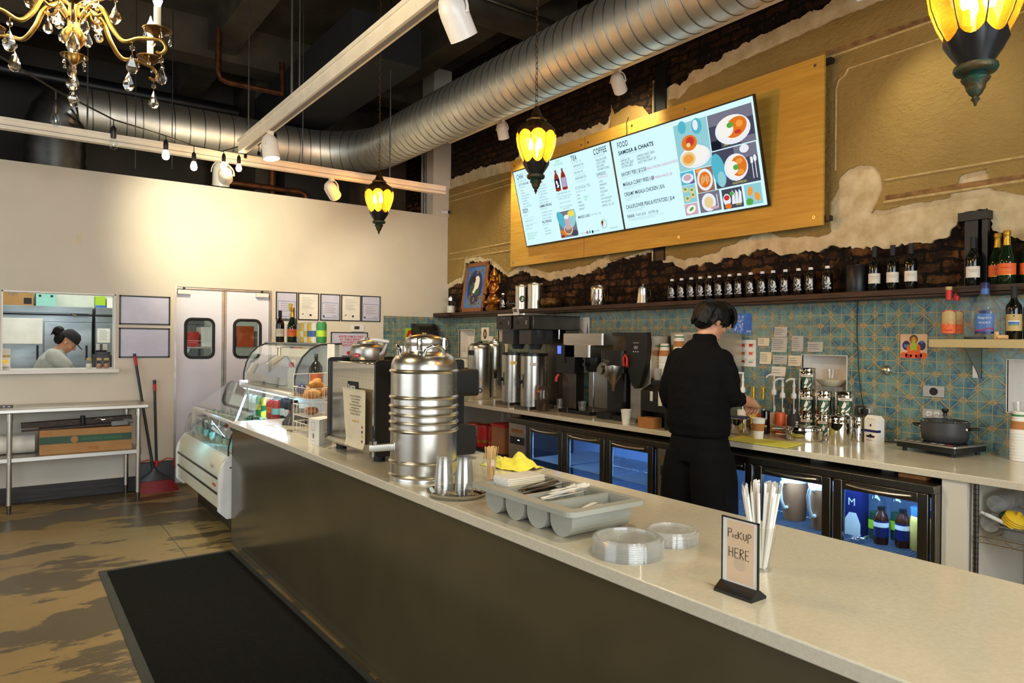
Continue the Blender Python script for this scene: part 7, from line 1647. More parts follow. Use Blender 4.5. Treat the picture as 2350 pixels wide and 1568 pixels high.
spot_head(1.96, 8.32, 3.55, (0, .2, -1), 'white lamp can peeking over the top of the partition', 0, s=1.6)
t = tag(MB().box((4.10, .5, 3.80), (4.16, 7.0, 3.86), 'track_white').build('light_track'), 'white track hidden behind the round duct', 'track')
spot_head(4.13, 4.24, 3.80, (.6, .30, -.45), 'white spotlight peeking below the duct near the menu screens', 6, False, 110); spot_head(4.13, 5.92, 3.80, (.35, .2, -.7), 'white spotlight peeking below the duct far from the viewer', 16, False, 80); spot_head(4.13, 2.2, 3.80, (.3, -.3, -.9), 'white spotlight behind the duct beyond the frame', 5, False, 95)

# ---- string lights
wp = [(-.35, 3.2, 2.72), (-.026, 3.72, 2.725), (.196, 4.178, 2.759), (.489, 4.522, 2.753), (.844, 5.068, 2.852), (1.081, 5.39, 2.897), (1.395, 5.904, 3.02), (1.51, 5.80, 3.06), (1.66, 5.83, 3.10), (1.706, 5.555, 3.194), (1.72, 5.2, 3.22)]
sl = thing('string_lights', 'black cable of festoon bulbs strung to the track end', 'string lights', (0, 0, 0))
MB().tube(wp, .005, 'rubber', n=6).build('cable', sl)
for i, (x, y, z, z2, lit) in enumerate(((.197, 4.178, 2.759, 2.622, 0), (.487, 4.523, 2.753, 2.63, 0), (.846, 5.067, 2.852, 2.738, 1), (1.082, 5.389, 2.897, 2.764, 1), (1.405, 5.895, 3.02, 2.914, 1), (1.535, 5.95, 3.03, 2.93, 1))):
    s_ = MB().tube([(x, y, z), (x, y, z2 + .07)], .003, 'rubber', n=5).lathe([(.005, .09), (.014, .075), (.016, .05), (.014, .02), (0, .02)], 'black_plastic', c=(x, y, z2), n=16).build('lamp_socket', sl)
    MB().lathe([(.012, .022), (.021, -.005), (.023, -.02), (.018, -.036), (.008, -.042), (0, -.043)], 'bulb_glow' if lit else 'clear_glass', c=(x, y, z2), n=18).build('glass_bulb', s_)
    if lit: light('string_bulb', 'POINT', (x, y, z2 - .01), .7, (1.0, .74, .38), size=.025)
for (x, y, z) in ((1.66, 5.83, 3.10), (1.706, 5.555, 3.19), (1.56, 5.85, 3.07)): MB().tube([(x, y, z), (x, y, z - .06)], .003, 'rubber', n=5).lathe([(.004, -.05), (.012, -.06), (.013, -.09), (0, -.09)], 'black_plastic', c=(x, y, z), n=12).build('lamp_socket', sl)
t = thing('security_camera', 'small white security camera on the partition corner', 'camera', (4.56, YB, 3.175)); MB().cyl((0, 0, 0), (0, -.02, 0), .025, 'white_plastic').cyl((0, -.02, 0), (.0, -.05, -.01), .008, 'white_plastic').build('mount', t); MB().cyl((-.02, -.02, .0), (.02, -.11, -.012), .026, 'white_plastic').cyl((.02, -.11, -.012), (.022, -.114, -.0125), .020, 'ink').build('camera_body', t)
# ------------------------------------------------------------------ refrigerated display at the far end of the counter
t = thing('display_cooler', 'cream refrigerated display with curved glass at the counter end', 'display cooler', (0, 0, 0))
y0, y1 = 5.50, 7.04
pr = [(1.36, .64), (1.315, .58), (1.30, .50), (1.30, .25), (1.36, .19), (1.52, .19), (1.52, .62), (1.42, .64)]
b = MB().prism(pr, 'y', y0, y1, 'cream_enamel').box((1.52, y0, .19), (2.15, y1, .66), 'cream_enamel').box((2.10, y0, .66), (2.15, y1, 1.09), 'white_metal').box((1.78, y0, .66), (2.10, y1, .84), 'steel_h')
b.build('cabinet', t, bevel=.004)
MB().box((1.47, y0 + .02, 0), (2.10, y1 - .02, .19), 'steel_dark').build('plinth', t)
for z in (.475, .36): MB().box((1.292, y0 + .01, z - .008), (1.302, y1 - .01, z + .008), 'steel_dark').build('trim_strip', t)
b = MB().box((1.296, y0 + .12, .40), (1.299, y0 + .20, .42), 'red').box((1.295, y0 + .13, .405), (1.2965, y0 + .17, .415), 'tan_label').text('Tefcold', (1.2985, y0 + .30, .53), (0, -1, 0), (0, 0, 1), .05, 'ink_gray', sx=.7); b.build('maker_badge', t)
ep = [(1.36, .645), (1.30, .56), (1.285, .50), (1.285, .24), (1.345, .18), (2.15, .18), (2.15, .66), (1.45, .66), (1.44, .86), (1.425, .86), (1.41, .66)]
MB().prism(ep, 'y', y0 - .03, y0 - .001, 'white_plastic').cyl((1.37, y0 - .032, .56), (1.37, y0 - .03, .56), .008, 'steel', n=12).build('end_panel', t, bevel=.004)
MB().prism(ep, 'y', y1 + .001, y1 + .03, 'white_plastic').build('end_panel', t)
b = MB(); cv = [(1.36, .645), (1.358, .70), (1.372, .77), (1.397, .83), (1.425, .865)]
for p, q in zip(cv, cv[1:]): b.quad((p[0], y0, p[1]), (p[0], y1, p[1]), (q[0], y1, q[1]), (q[0], y0, q[1]), 'case_glass')
b.build('curved_glass', t, smooth=180)
MB().tube([(x, y0 - .012, z) for x, z in cv], .006, 'rubber', n=6).build('glass_seal', t)
MB().rbox((1.415, y0 - .02, .858), (1.445, y1, .882), 'white_metal', .006, 'y').build('front_rail', t)
b = MB().quad((1.435, y0, .882), (1.435, y1, .882), (1.76, y1, 1.12), (1.76, y0, 1.12), 'case_glass').face([(1.44, y0, .88), (1.76, y0, 1.115), (1.78, y0, .84), (1.45, y0, .70)], 'case_glass'); b.build('sloping_glass', t)
MB().box((1.80, y0 + .1, 1.062), (1.86, y1 - .3, 1.074), 'led_white').build('lamp_strip', t)
light('display_lamp', 'AREA', (1.83, 6.15, 1.055), .45, (.30, .62, 1.0), aim=(1.85, 6.15, .6), size=.06, size_y=1.1)
light('display_lamp', 'AREA', (1.45, 6.2, .845), .5, (.22, .70, 1.0), aim=(1.5, 6.2, .5), size=.03, size_y=1.2)
p = None
for i in range(8):
    for j in range(4):
        lab = 'green capped dark bottle in the cooler well, ' + ('front row', 'second row', 'third row', 'back row')[j] + ', ' + ordw[i] + ' from the counter end'
        loc = (1.485 + .075 * j, 5.60 + .17 * i + .03 * (j % 2), .661)
        if p is None: p = bottle('soda_bottle', lab, 'bottle', loc, [(0, 0), (.03, 0), (.031, .11), (.013, .16), (.012, .20)], 'wine_glass_green', (('cap', [(.014, .195), (.015, .215), (0, .216)], 'green'),), 'green capped bottles in the display cooler', n=16)
        else: dup(p, loc, None, lab)
p = None
for i in range(6):
    lab = 'clear water bottle right behind the curved glass, ' + ordw[i] + ' from the counter end'; loc = (1.425, 5.62 + .22 * i, .661)
    if p is None: p = bottle('water_bottle', lab, 'bottle', loc, [(0, 0), (.022, 0), (.024, .09), (.01, .13), (.01, .14)], 'clear_plastic', (('cap', [(.012, .135), (.012, .15), (0, .151)], 'white_plastic'), ('label', [(.0246, .02), (.0246, .07)], 'teal_print')), 'water bottles behind the curved glass', n=14)
    else: dup(p, loc, None, lab)
def soda(x, y, z, r, h, m_, lab, name='drink_can', top='aluminium', lm=None, grp='drink cans in the display cooler'):
    t = thing(name, lab, 'can', (x, y, z), 0, grp); MB().lathe([(0, 0), (r * .85, 0), (r, .012), (r, h - .018), (r * .8, h), (0, h - .004)], m_, n=22).build('can_body', t)
    MB().lathe([(r * .82, h - .001), (r * .8, h + .003), (0, h - .002)], top, n=22).build('can_top', t)
    if lm: MB().lathe([(r * 1.01, h * .3), (r * 1.01, h * .6)], lm, n=22).build('can_label', t)
for i, (m_, lm, lab) in enumerate((('crema_white', 'paper_gray', 'white can farthest left in the lit cooler row'), ('crema_white', 'paper_gray', 'white can second from left in the lit cooler row'), ('green', 'yellow', 'green and yellow can in the lit cooler row'), ('yellow', 'green', 'yellow can in the lit cooler row'), ('red', 'orange_label', 'red can left of the pair in the lit cooler row'), ('red', 'teal_print', 'red can right of the pair in the lit cooler row'))): soda(1.86, 6.72 - .155 * i, .84, .042, .17, m_, lab, lm=lm)
for i, (m_, lm) in enumerate((('ink', 'cream_label'), ('ink', 'paper'), ('tea', 'orange_label'))): soda(1.88, 5.80 - .11 * i, .84, .040, .19, m_, ('dark bottle with a cream label right of the red cans', 'dark bottle with a white label right of the red cans', 'brown bottle with an orange label, last in the lit cooler row')[i], 'cold_brew_bottle', 'black_plastic', lm, 'dark bottles in the display cooler')

# curved glass pastry case on top
t = thing('pastry_case', 'countertop pastry case with curved front glass above the display cooler', 'pastry case', (0, 0, 0)); y0, y1 = 5.24, 6.62
MB().box((1.76, y0, 1.082), (2.14, y1, 1.13), 'steel_h').rbox((1.73, y0, 1.09), (1.765, y1, 1.12), 'white_metal', .008, 'y').build('case_base', t)
MB().box((2.12, y0, 1.13), (2.14, y1, 1.49), 'white_plastic').build('back_panel', t)
cv = [(1.765, 1.13), (1.768, 1.22), (1.79, 1.31), (1.83, 1.39), (1.89, 1.45), (1.97, 1.485), (2.14, 1.492)]
b = MB()
for p, q in zip(cv, cv[1:]): b.quad((p[0], y0, p[1]), (p[0], y1, p[1]), (q[0], y1, q[1]), (q[0], y0, q[1]), 'case_glass')
b.build('curved_glass', t, smooth=180)
for y in (y0, y1): MB().tube([(x, y, z) for x, z in cv], .007, 'black_plastic', n=6).build('edge_seal', t); MB().face([(x, y, z) for x, z in cv] + [(2.14, y, 1.13)], 'case_glass').build('end_glass', t)
MB().box((1.95, y0, 1.486), (2.14, y1, 1.496), 'steel_h').build('case_top', t)
for y in (y1 - .02,): MB().cyl((1.80, y, .84), (1.80, y, 1.09), .012, 'chrome').rbox((1.72, y - .01, 1.10), (1.78, y + .02, 1.15), 'chrome', .006).build('support_post', t)
MB().box((1.82, y0 + .05, 1.131), (2.10, y1 - .05, 1.14), 'paper_gray').build('shelf_tray', t)
tag(MB().prism([(1.84, 1.145), (2.06, 1.145), (2.06, 1.30)], 'y', 5.75, 6.45, 'paper_lilac').build('cake_box'), 'pale slanted cake box inside the pastry case', 'box')
tag(MB().box((1.86, 5.50, 1.141), (1.863, 5.68, 1.36), 'paper').box((1.8595, 5.52, 1.30), (1.86, 5.66, 1.34), 'ink_red').build('price_card'), 'white price card standing inside the pastry case', 'card')
bottle('spirit_bottle', 'black bottle with an orange label inside the pastry case', 'bottle', (1.98, 5.36, 1.141), [(0, 0), (.045, 0), (.048, .01), (.048, .17), (.03, .20), (.014, .215), (.014, .27), (0, .271)], 'wine_glass_black', (('label', [(.0488, .03), (.0488, .12)], 'orange_red'),))
b = MB().box((2.02, 5.09, 1.08), (2.024, 5.235, 1.49), 'paper')
for i in range(9): b.box((2.0194, 5.12 + .004 * (i % 3), 1.38 - .018 * i), (2.02, 5.20, 1.382 - .018 * i), 'ink_gray')
tag(b.build('notice_sheet'), 'tall white notice panel at the right end of the pastry case', 'notice')
ZT = 1.497
wine(2.03, 6.42, ZT, 'dark wine bottle on top of the pastry case', 'cream_label', 'ink', 'wine_glass_black', (.05, .12), 'bottles on the pastry case')
bottle('spirit_bottle', 'clear bottle with a yellow cap between two dark bottles', 'bottle', (2.06, 6.22, ZT), [(0, 0), (.035, 0), (.036, .16), (.014, .22), (.014, .29)], 'clear_glass', (('cap', [(.016, .28), (.017, .345), (0, .346)], 'yellow'),))
champagne(2.02, 6.05, ZT, 'gold topped green sparkling wine bottle on the pastry case')
for i, (m_, lm, lab) in enumerate((('paper_gray', 'yellow', 'grey carton can farthest left on the pastry case'), ('yellow', 'paper', 'left yellow can on the pastry case'), ('crema_white', 'yellow', 'white can between the yellow ones on the pastry case'), ('yellow', 'blue_label', 'right yellow can on the pastry case'), ('crema_white', 'blue_label', 'white can with a blue band on the pastry case'))): soda(2.03, 5.86 - .085 * i, ZT, .036, .162, m_, lab, lm=lm, grp='drink cans on the pastry case')
soda(2.02, 5.36, ZT, .040, .165, 'green', 'bright green can at the right end of the pastry case', lm='lime', grp='drink cans on the pastry case')

# ------------------------------------------------------------------ on the white partition
def frame(name, x0, x1, z0, z1, lab, kind):
    t = thing(name, lab, 'frame', (0, YB, 0)); f_ = .010 if kind != 'empty' else .014; y = -.012
    b = MB()
    for (a, c) in (((x0, y, z0), (x0 + f_, 0, z1)), ((x1 - f_, y, z0), (x1, 0, z1)), ((x0, y, z0), (x1, 0, z0 + f_)), ((x0, y, z1 - f_), (x1, 0, z1))): b.box(a, c, 'black_plastic')
    b.build('frame_border', t)
    b = MB().box((x0 + f_, -.006, z0 + f_), (x1 - f_, 0, z1 - f_), 'paper_lilac' if kind != 'letter' else 'paper'); w, h = x1 - x0, z1 - z0; q = -.0066
    def R(u0, v0, u1, v1, m_): b.quad((x0 + w * u0, q, z0 + h * v0), (x0 + w * u1, q, z0 + h * v0), (x0 + w * u1, q, z0 + h * v1), (x0 + w * u0, q, z0 + h * v1), m_)
    if kind == 'cert':
        for e in ((.10, .10, .90, .115), (.10, .66, .90, .675), (.10, .10, .115, .675), (.885, .10, .90, .675)): R(*e, 'blue_label')
        for i in range(5): R(.22, .58 - .07 * i, .78 - .1 * (i % 2), .592 - .07 * i, 'ink_gray')
        R(.14, .13, .22, .19, 'navy'); R(.6, .17, .8, .18, 'ink')
    elif kind == 'letter':
        for i in range(8): R(.2, .82 - .055 * i, .55 + .25 * ((i * 7) % 5) / 5, .83 - .055 * i, 'ink_gray')
        R(.55, .15, .65, .22, 'ink'); R(.2, .2, .26, .24, 'ink')
    elif kind == 'red':
        for i, s in enumerate(('RESTROOM IS ONLY', 'AT TABLE SERVICE', 'FOR GUESTS USE', 'AND DELIVERY')): b.text(s, (x0 + w / 2 + .02, q, z0 + h * .78 - .034 * i), (1, 0, 0), (0, 0, 1), .034, 'ink_red', align='CENTER', bold=.0008)
        b.flat((x0 + w * .48, q, z0 + h * .14), (1, 0, 0), (0, 0, 1), [(.024 * math.cos(2 * PI * i / 16), .024 * math.sin(2 * PI * i / 16)) for i in range(16)], 'ink_red'); R(.1, .15, .25, .16, 'ink_gray')
    b.build('framed_sheet', t)
frame('framed_poster', .907, 1.363, 1.653, 1.943, 'upper of the two empty black wall frames beside the pass-through', 'empty'); frame('framed_poster', .906, 1.361, 1.324, 1.622, 'lower of the two empty black wall frames beside the pass-through', 'empty')
for i, (x0, x1, k) in enumerate(((2.432, 2.669, 'cert'), (2.681, 2.922, 'letter'), (2.94, 3.18, 'cert'), (3.193, 3.436, 'letter'), (3.445, 3.691, 'cert'))): frame('framed_certificate', x0, x1, 1.742, 2.05, ordw[i] + ' framed certificate from the left in the row of five', k)
frame('framed_certificate', 2.435, 2.671, 1.42, 1.737, 'framed sheet below the first certificate, behind the wine bottles', 'letter'); frame('framed_notice', 3.07, 3.53, 1.325, 1.611, 'framed notice with red lettering behind the kettle', 'red')
t = thing('thermostat', 'white thermostat with a small grey display below the certificates', 'thermostat', (3.396, YB, 1.66)); MB().rbox((-.075, -.022, -.038), (.075, 0, .038), 'white_plastic', .01, 'y').build('thermostat_body', t); MB().box((-.045, -.0225, -.014), (.02, -.022, .024), 'dark_gray_plastic').build('display', t)

# ------------------------------------------------------------------ stainless table, its load, the brooms
t = thing('stainless_table', 'stainless steel work table with an undershelf against the partition', 'table', (0, 0, 0))
MB().box((-1.4, 7.30, .868), (1.095, 7.845, .905), 'steel_h').build('tabletop', t, bevel=.006); MB().box((-1.36, 7.34, .445), (1.03, 7.82, .485), 'steel_h').build('undershelf', t, bevel=.004)
for (x, y) in ((.035, 7.36), (1.015, 7.36), (.97, 7.79), (-1.3, 7.36), (-1.3, 7.79)):
    MB().cyl((x, y, .08), (x, y, .87), .021, 'steel', n=20).cyl((x, y, .02), (x, y, .08), .016, 'steel_dark', n=16, r1=.019).cyl((x, y, 0), (x, y, .02), .012, 'steel_dark', n=16).cyl((x, y, .43), (x, y, .50), .026, 'steel', n=20).cyl((x, y, .80), (x, y, .868), .025, 'steel', n=20).build('leg', t)
b = MB().box((-.15, 7.50, .906), (.06, 7.56, .925), 'dark_gray_plastic')
for i in range(5): b.box((-.12 + .035 * i, 7.499, .91), (-.10 + .035 * i, 7.5, .921), 'paper_gray')
tag(b.build('power_strip'), 'grey strip lying at the left end of the steel table', 'strip')
b = MB().box((.25, 7.40, .486), (.965, 7.72, .70), 'cardboard').box((.2495, 7.3985, .575), (.9655, 7.4, .64), 'dark_green').box((.26, 7.399, .66), (.34, 7.4, .685), 'kraft').box((.62, 7.3985, .505), (.70, 7.3993, .535), 'kraft')
b.flat((.51, 7.398, .607), (1, 0, 0), (0, 0, 1), [(.03 * math.cos(2 * PI * i / 18), .03 * math.sin(2 * PI * i / 18)) for i in range(18)], 'cardboard').text('FARM FRESH  PRODUCE', (.56, 7.398, .595), (1, 0, 0), (0, 0, 1), .03, 'green')
tag(b.build('cardboard_box'), 'long cardboard box with a green stripe under the steel table', 'box')
for i, x in enumerate((-.03, -.6)): tag(MB().cyl((x - .25, 7.6, .575), (x + .25, 7.6, .575), .085, 'foil_white', n=24).cyl((x + .25, 7.6, .575), (x + .251, 7.6, .575), .03, 'kraft', n=16).build('plastic_roll'), ('pale plastic wrapped roll left of the long cardboard box', 'plastic wrapped roll farthest left under the steel table')[i], 'roll')
b = MB(); b.T = Matrix.Translation((.58, 7.52, .702)) @ Matrix.Rotation(-.03, 4, 'Y')
b.box((-.46, -.05, .03), (.40, .05, .075), 'dark_wood').box((-.46, -.09, .005), (.36, -.06, .022), 'dark_wood').box((-.30, .0, .0), (.30, .10, .03), 'black_steel').cyl((.0, -.07, .03), (.0, -.07, .11), .02, 'black_steel').cyl((.32, -.08, .03), (.40, -.08, .03), .03, 'clear_gray', r1=.022).rbox((.22, -.12, .0), (.36, -.06, .04), 'clear_gray', .01).tube([(.06, -.10, .06), (.12, -.10, .08), (.15, -.10, .06), (.24, -.10, .07)], .006, 'chrome')
tag(b.build('parasol_parts'), 'dismantled dark brown stand parts lying on the cardboard box', 'parts')
t = thing('broom', 'broom with a black pole and red bristles leaning by the table end', 'broom', (0, 0, 0))
MB().cyl((1.207, 7.70, .16), (1.055, 7.815, 1.25), .0125, 'black_plastic').build('pole', t); MB().cyl((1.055, 7.815, 1.25), (1.043, 7.825, 1.335), .0145, 'red').cyl((1.043, 7.825, 1.335), (1.039, 7.828, 1.365), .013, 'black_plastic').build('grip', t)
MB().loft([[(1.207 + w * math.cos(a), 7.69 + d * math.sin(a), z) for a in [2 * PI * i / 16 for i in range(16)]] for z, w, d in ((.11, .14, .03), (.14, .12, .028), (.20, .035, .022), (.235, .018, .018))], 'dark_gray_plastic').build('broom_head', t)
MB().loft([[(1.225 + (w + .004 * math.sin(i * 2.5)) * math.cos(a) + s, 7.67 + d * math.sin(a), z) for i, a in enumerate([2 * PI * i / 60 for i in range(60)])] for z, w, d, s in ((.0, .185, .05, .02), (.06, .165, .04, .008), (.112, .14, .03, -.018))], 'red_bristle').build('bristles', t, smooth=20)
t = thing('dustpan', 'dark upright dustpan with a red banded pole beside the broom', 'dustpan', (0, 0, 0))
MB().cyl((1.235, 7.76, .26), (1.222, 7.815, 1.0), .012, 'black_plastic').build('pole', t); MB().cyl((1.222, 7.815, .99), (1.221, 7.82, 1.06), .015, 'red').cyl((1.221, 7.82, 1.06), (1.22, 7.823, 1.10), .014, 'black_plastic').cyl((1.237, 7.755, .24), (1.236, 7.758, .30), .016, 'red').build('grip', t)
MB().prism([(7.83, .0), (7.75, .0), (7.755, .10), (7.775, .28), (7.83, .28)], 'x', 1.08, 1.40, 'dark_gray_plastic').build('pan', t, bevel=.006); MB().tube([(1.07, 7.78, .20), (1.085, 7.76, .295), (1.16, 7.75, .31), (1.24, 7.75, .275), (1.33, 7.75, .315), (1.395, 7.76, .30), (1.405, 7.78, .20)], .006, 'red_plastic', n=6).build('wire_bail', t)

# ------------------------------------------------------------------ kitchen behind the pass-through
YK = 9.78
def reach_in(x0, x1, seam, lab):
    t = thing('reach_in_fridge', lab, 'fridge', (0, YK, 0))
    MB().box((x0, .0, .10), (x1, .40, 1.88), 'stainless_door').box((x0, -.02, 1.70), (x1, 0, 1.765), 'stainless_door').box((x0, -.05, 1.80), (x1, .0, 1.88), 'stainless_door').box((x0, -.012, 1.775), (x1, 0, 1.79), 'ink').build('fridge_body', t, bevel=.003)
    for a, c in zip((x0,) + seam, seam + (x1,)):
        d = MB().box((a + .004, -.03, .13), (c - .004, 0, 1.69), 'stainless_door').build('door', t, bevel=.004)
        MB().tube([(c - .06, -.03, 1.42), (c - .06, -.07, 1.42), (c - .06, -.07, 1.26), (c - .06, -.03, 1.26)], .010, 'black_plastic', n=6).build('door_handle', d)
    MB().box((x1 - .22, -.055, 1.775), (x1 - .04, -.05, 1.80), 'ink').text('True', (x1 - .21, -.0555, 1.78), (1, 0, 0), (0, 0, 1), .022, 'yellow').build('maker_badge', t)
reach_in(-.42, .845, (.361,), 'wide steel kitchen fridge with a whiteboard on its door'); reach_in(.875, 2.1, (1.48,), 'second steel kitchen fridge behind the paper note')
def kbox(name, lab, cat, a, c, m_, extra=None):
    b = MB().box(a, c, m_)
    if extra: extra(b)
    return tag(b.build(name, bevel=.003), lab, cat)
kbox('whiteboard', 'white board fixed to the left kitchen fridge door', 'whiteboard', (-.05, YK - .045, 1.44), (.35, YK - .031, 1.735), 'crema_white')
kbox('cardboard_box', 'brown cardboard box on top of the wide kitchen fridge', 'box', (-.10, YK + .02, 1.882), (.262, YK + .35, 2.1), 'cardboard', lambda b: b.box((.17, YK + .018, 1.90), (.245, YK + .02, 1.97), 'ink').text('Ups', (.02, YK + .018, 2.0), (1, 0, 0), (0, 0, 1), .06, 'ink_gray'))
kbox('produce_box', 'pale printed produce box next to the brown box on the fridge', 'box', (.285, YK + .03, 1.882), (.48, YK + .33, 2.08), 'teal_print', lambda b: [b.cyl((x, YK + .028, 2.0), (x, YK + .03, 2.0), .014, 'ink') for x in (.325, .44)])
kbox('green_carton', 'lime green carton on the second kitchen fridge', 'box', (.88, YK + .03, 1.882), (.985, YK + .2, 2.02), 'lime', lambda b: b.box((.88, YK + .029, 1.884), (.985, YK + .03, 1.91), 'teal_poster'))
kbox('white_carton', 'white carton beside the lime one on the second fridge', 'box', (1.0, YK + .03, 1.882), (1.12, YK + .2, 2.0), 'crema_white')
def kn(b):
    for i in range(9): b.box((.915, YK - .034, 1.60 - .014 * i), (.99 + .01 * (i % 3), YK - .0335, 1.603 - .014 * i), 'ink_gray')
kbox('paper_note', 'white typed page taped to the second kitchen fridge', 'note', (.897, YK - .0335, 1.46), (1.03, YK - .031, 1.63), 'paper', kn)
tag(MB().box((.58, 8.12, .86), (1.6, 8.95, .90), 'steel_h').box((.6, 8.15, 0), (.65, 8.2, .86), 'steel_h').box((.6, 8.85, 0), (.65, 8.9, .86), 'steel_h').box((1.5, 8.3, 0), (1.55, 8.35, .86), 'steel_h').box((1.5, 8.85, 0), (1.55, 8.9, .86), 'steel_h').build('prep_table'), 'steel kitchen prep table behind the pass-through', 'table')
kbox('black_cabinet', 'black box stand at the right of the pass-through ledge', 'box', (.735, 8.22, .901), (.90, 8.45, 1.345), 'black_plastic')
t = thing('order_printer', 'small black device with a paper slip on the black box', 'printer', (.80, 8.32, 1.346)); MB().rbox((-.05, -.05, 0), (.08, .07, .03), 'dark_gray_plastic', .02).lathe([(0, .03), (.05, .03), (.055, .045), (0, .05)], 'black_plastic', n=20).box((-.01, -.01, .045), (.012, .012, .11), 'black_plastic').build('printer_body', t); MB().box((-.04, .04, .03), (.06, .042, .11), 'paper').build('paper_slip', t)
for x, lab in ((.66, 'jar standing alone on the pass-through ledge'), (.745, 'left of the two jars by the black box on the ledge'), (.806, 'right of the two jars by the black box on the ledge')):
    t = thing('spice_jar', 'small lidded ' + lab, 'jar', (x, 7.90, 1.2225), 0, 'jars on the pass-through ledge'); MB().lathe([(0, 0), (.027, 0), (.029, .006), (.029, .065), (.02, .08)], 'clear_glass', n=20).build('jar_body', t); MB().lathe([(0, .003), (.025, .003), (.025, .045), (0, .047)], 'cream_label' if x < .7 else 'milk_tea', n=18).build('spice', t); MB().lathe([(.022, .078), (.023, .10), (0, .101)], 'tan_label', n=18).build('jar_lid', t)
t = thing('tea_carton', 'white and gold carton at the left end of the pass-through ledge', 'carton', (-.02, 7.92, 1.2225)); MB().box((-.08, -.04, 0), (.06, .04, .15), 'crema_white').box((-.081, -.041, .11), (.061, .041, .135), 'tan_label').box((.0, -.0415, .055), (.045, -.041, .09), 'gold_foil').box((-.08, -.0415, .01), (.05, -.041, .03), 'paper_gray').build('carton_body', t); MB().box((-.08, -.03, .15), (.06, .03, .19), 'paper').build('filter_papers', t)
t = thing('storage_rack', 'kitchen rack of red and white boxes seen through the door portholes', 'rack', (1.65, 9.05, 0))
for z in (.5, 1.0, 1.42, 1.85): MB().box((0, 0, z - .02), (1.6, .4, z), 'wire').build('rack_shelf', t)
for x in (0, 1.58): MB().box((x, 0, 0), (x + .02, .02, 1.9), 'wire').build('rack_post', t)
for i, (x, w_, h, m_) in enumerate(((.05, .2, .18, 'red'), (.28, .15, .24, 'crema_white'), (.46, .2, .15, 'cardboard'), (.7, .2, .26, 'orange_red'), (.95, .25, .2, 'crema_white'), (1.24, .2, .22, 'cardboard'))): kbox('stock_box', ordw[i] + ' stock box from the left on the kitchen rack behind the portholes', 'box', (1.65 + x, 9.1, 1.421), (1.65 + x + w_, 9.4, 1.42 + h), m_)
# ------------------------------------------------------------------ the two people
def ring(c, rx, ry, rot=0.0, n=28, z=None, sq=2.3):
    out = []
    for k in range(n):
        a = 2 * PI * k / n; ca, sa = math.cos(a), math.sin(a)
        x = rx * math.copysign(abs(ca) ** (2 / sq), ca); y = ry * math.copysign(abs(sa) ** (2 / sq), sa)
        out.append((c[0] + x * math.cos(rot) - y * math.sin(rot), c[1] + x * math.sin(rot) + y * math.cos(rot), c[2]))
    return out
def smooth_pts(pr, n=6):
    out = []
    for i in range(len(pr) - 1):
        p0, p1, p2, p3 = pr[max(i - 1, 0)], pr[i], pr[i + 1], pr[min(i + 2, len(pr) - 1)]
        for q in range(n):
            u = q / n; out.append(tuple(.5 * (2 * p1[k] + (-p0[k] + p2[k]) * u + (2 * p0[k] - 5 * p1[k] + 4 * p2[k] - p3[k]) * u * u + (-p0[k] + 3 * p1[k] - 3 * p2[k] + p3[k]) * u ** 3) for k in range(len(p1))))
    return out + [tuple(pr[-1])]
def limb(b, pr, m='skin', n=16):
    """tapering limb through points (x, y, z, radius)"""
    p = smooth_pts(pr); b.tube([q[:3] for q in p], 0, m, n=n, rs=[max(.003, q[3]) for q in p])
    for q in (p[0], p[-1]): b.ell(q[:3], q[3] * .98, m, n=12, k=8)
def head(b, c, yaw, pitch, m='skin', s=1.0):
    """face looks along local +x"""
    T = b.T; b.T = Matrix.Translation(c) @ Matrix.Rotation(yaw, 4, 'Z') @ Matrix.Rotation(pitch, 4, 'Y') @ Matrix.Scale(s, 4)
    b.ell((-.005, 0, .03), (.094, .074, .085), m, n=24, k=16).ell((.02, 0, -.02), (.068, .060, .075), m, n=22, k=14).ell((.045, 0, -.075), (.042, .042, .032), m).ell((.02, 0, -.055), (.055, .055, .045), m)
    b.tube([(.084, 0, .022), (.094, 0, .0), (.106, 0, -.018), (.092, 0, -.028)], .01, m, n=10, rs=[.008, .010, .013, .009])
    for sg in (-1, 1): b.ell((.078, .028 * sg, .026), (.014, .018, .008), m, n=10, k=8).ell((-.004, .076 * sg, -.005), (.018, .009, .031), m, n=12, k=8).ell((.066, .036 * sg, -.02), (.02, .02, .022), m, n=10, k=8)
    b.ell((.086, 0, -.047), (.008, .022, .006), m, n=10, k=6).ell((.085, 0, -.057), (.008, .019, .006), m, n=10, k=6)
    b.T = T
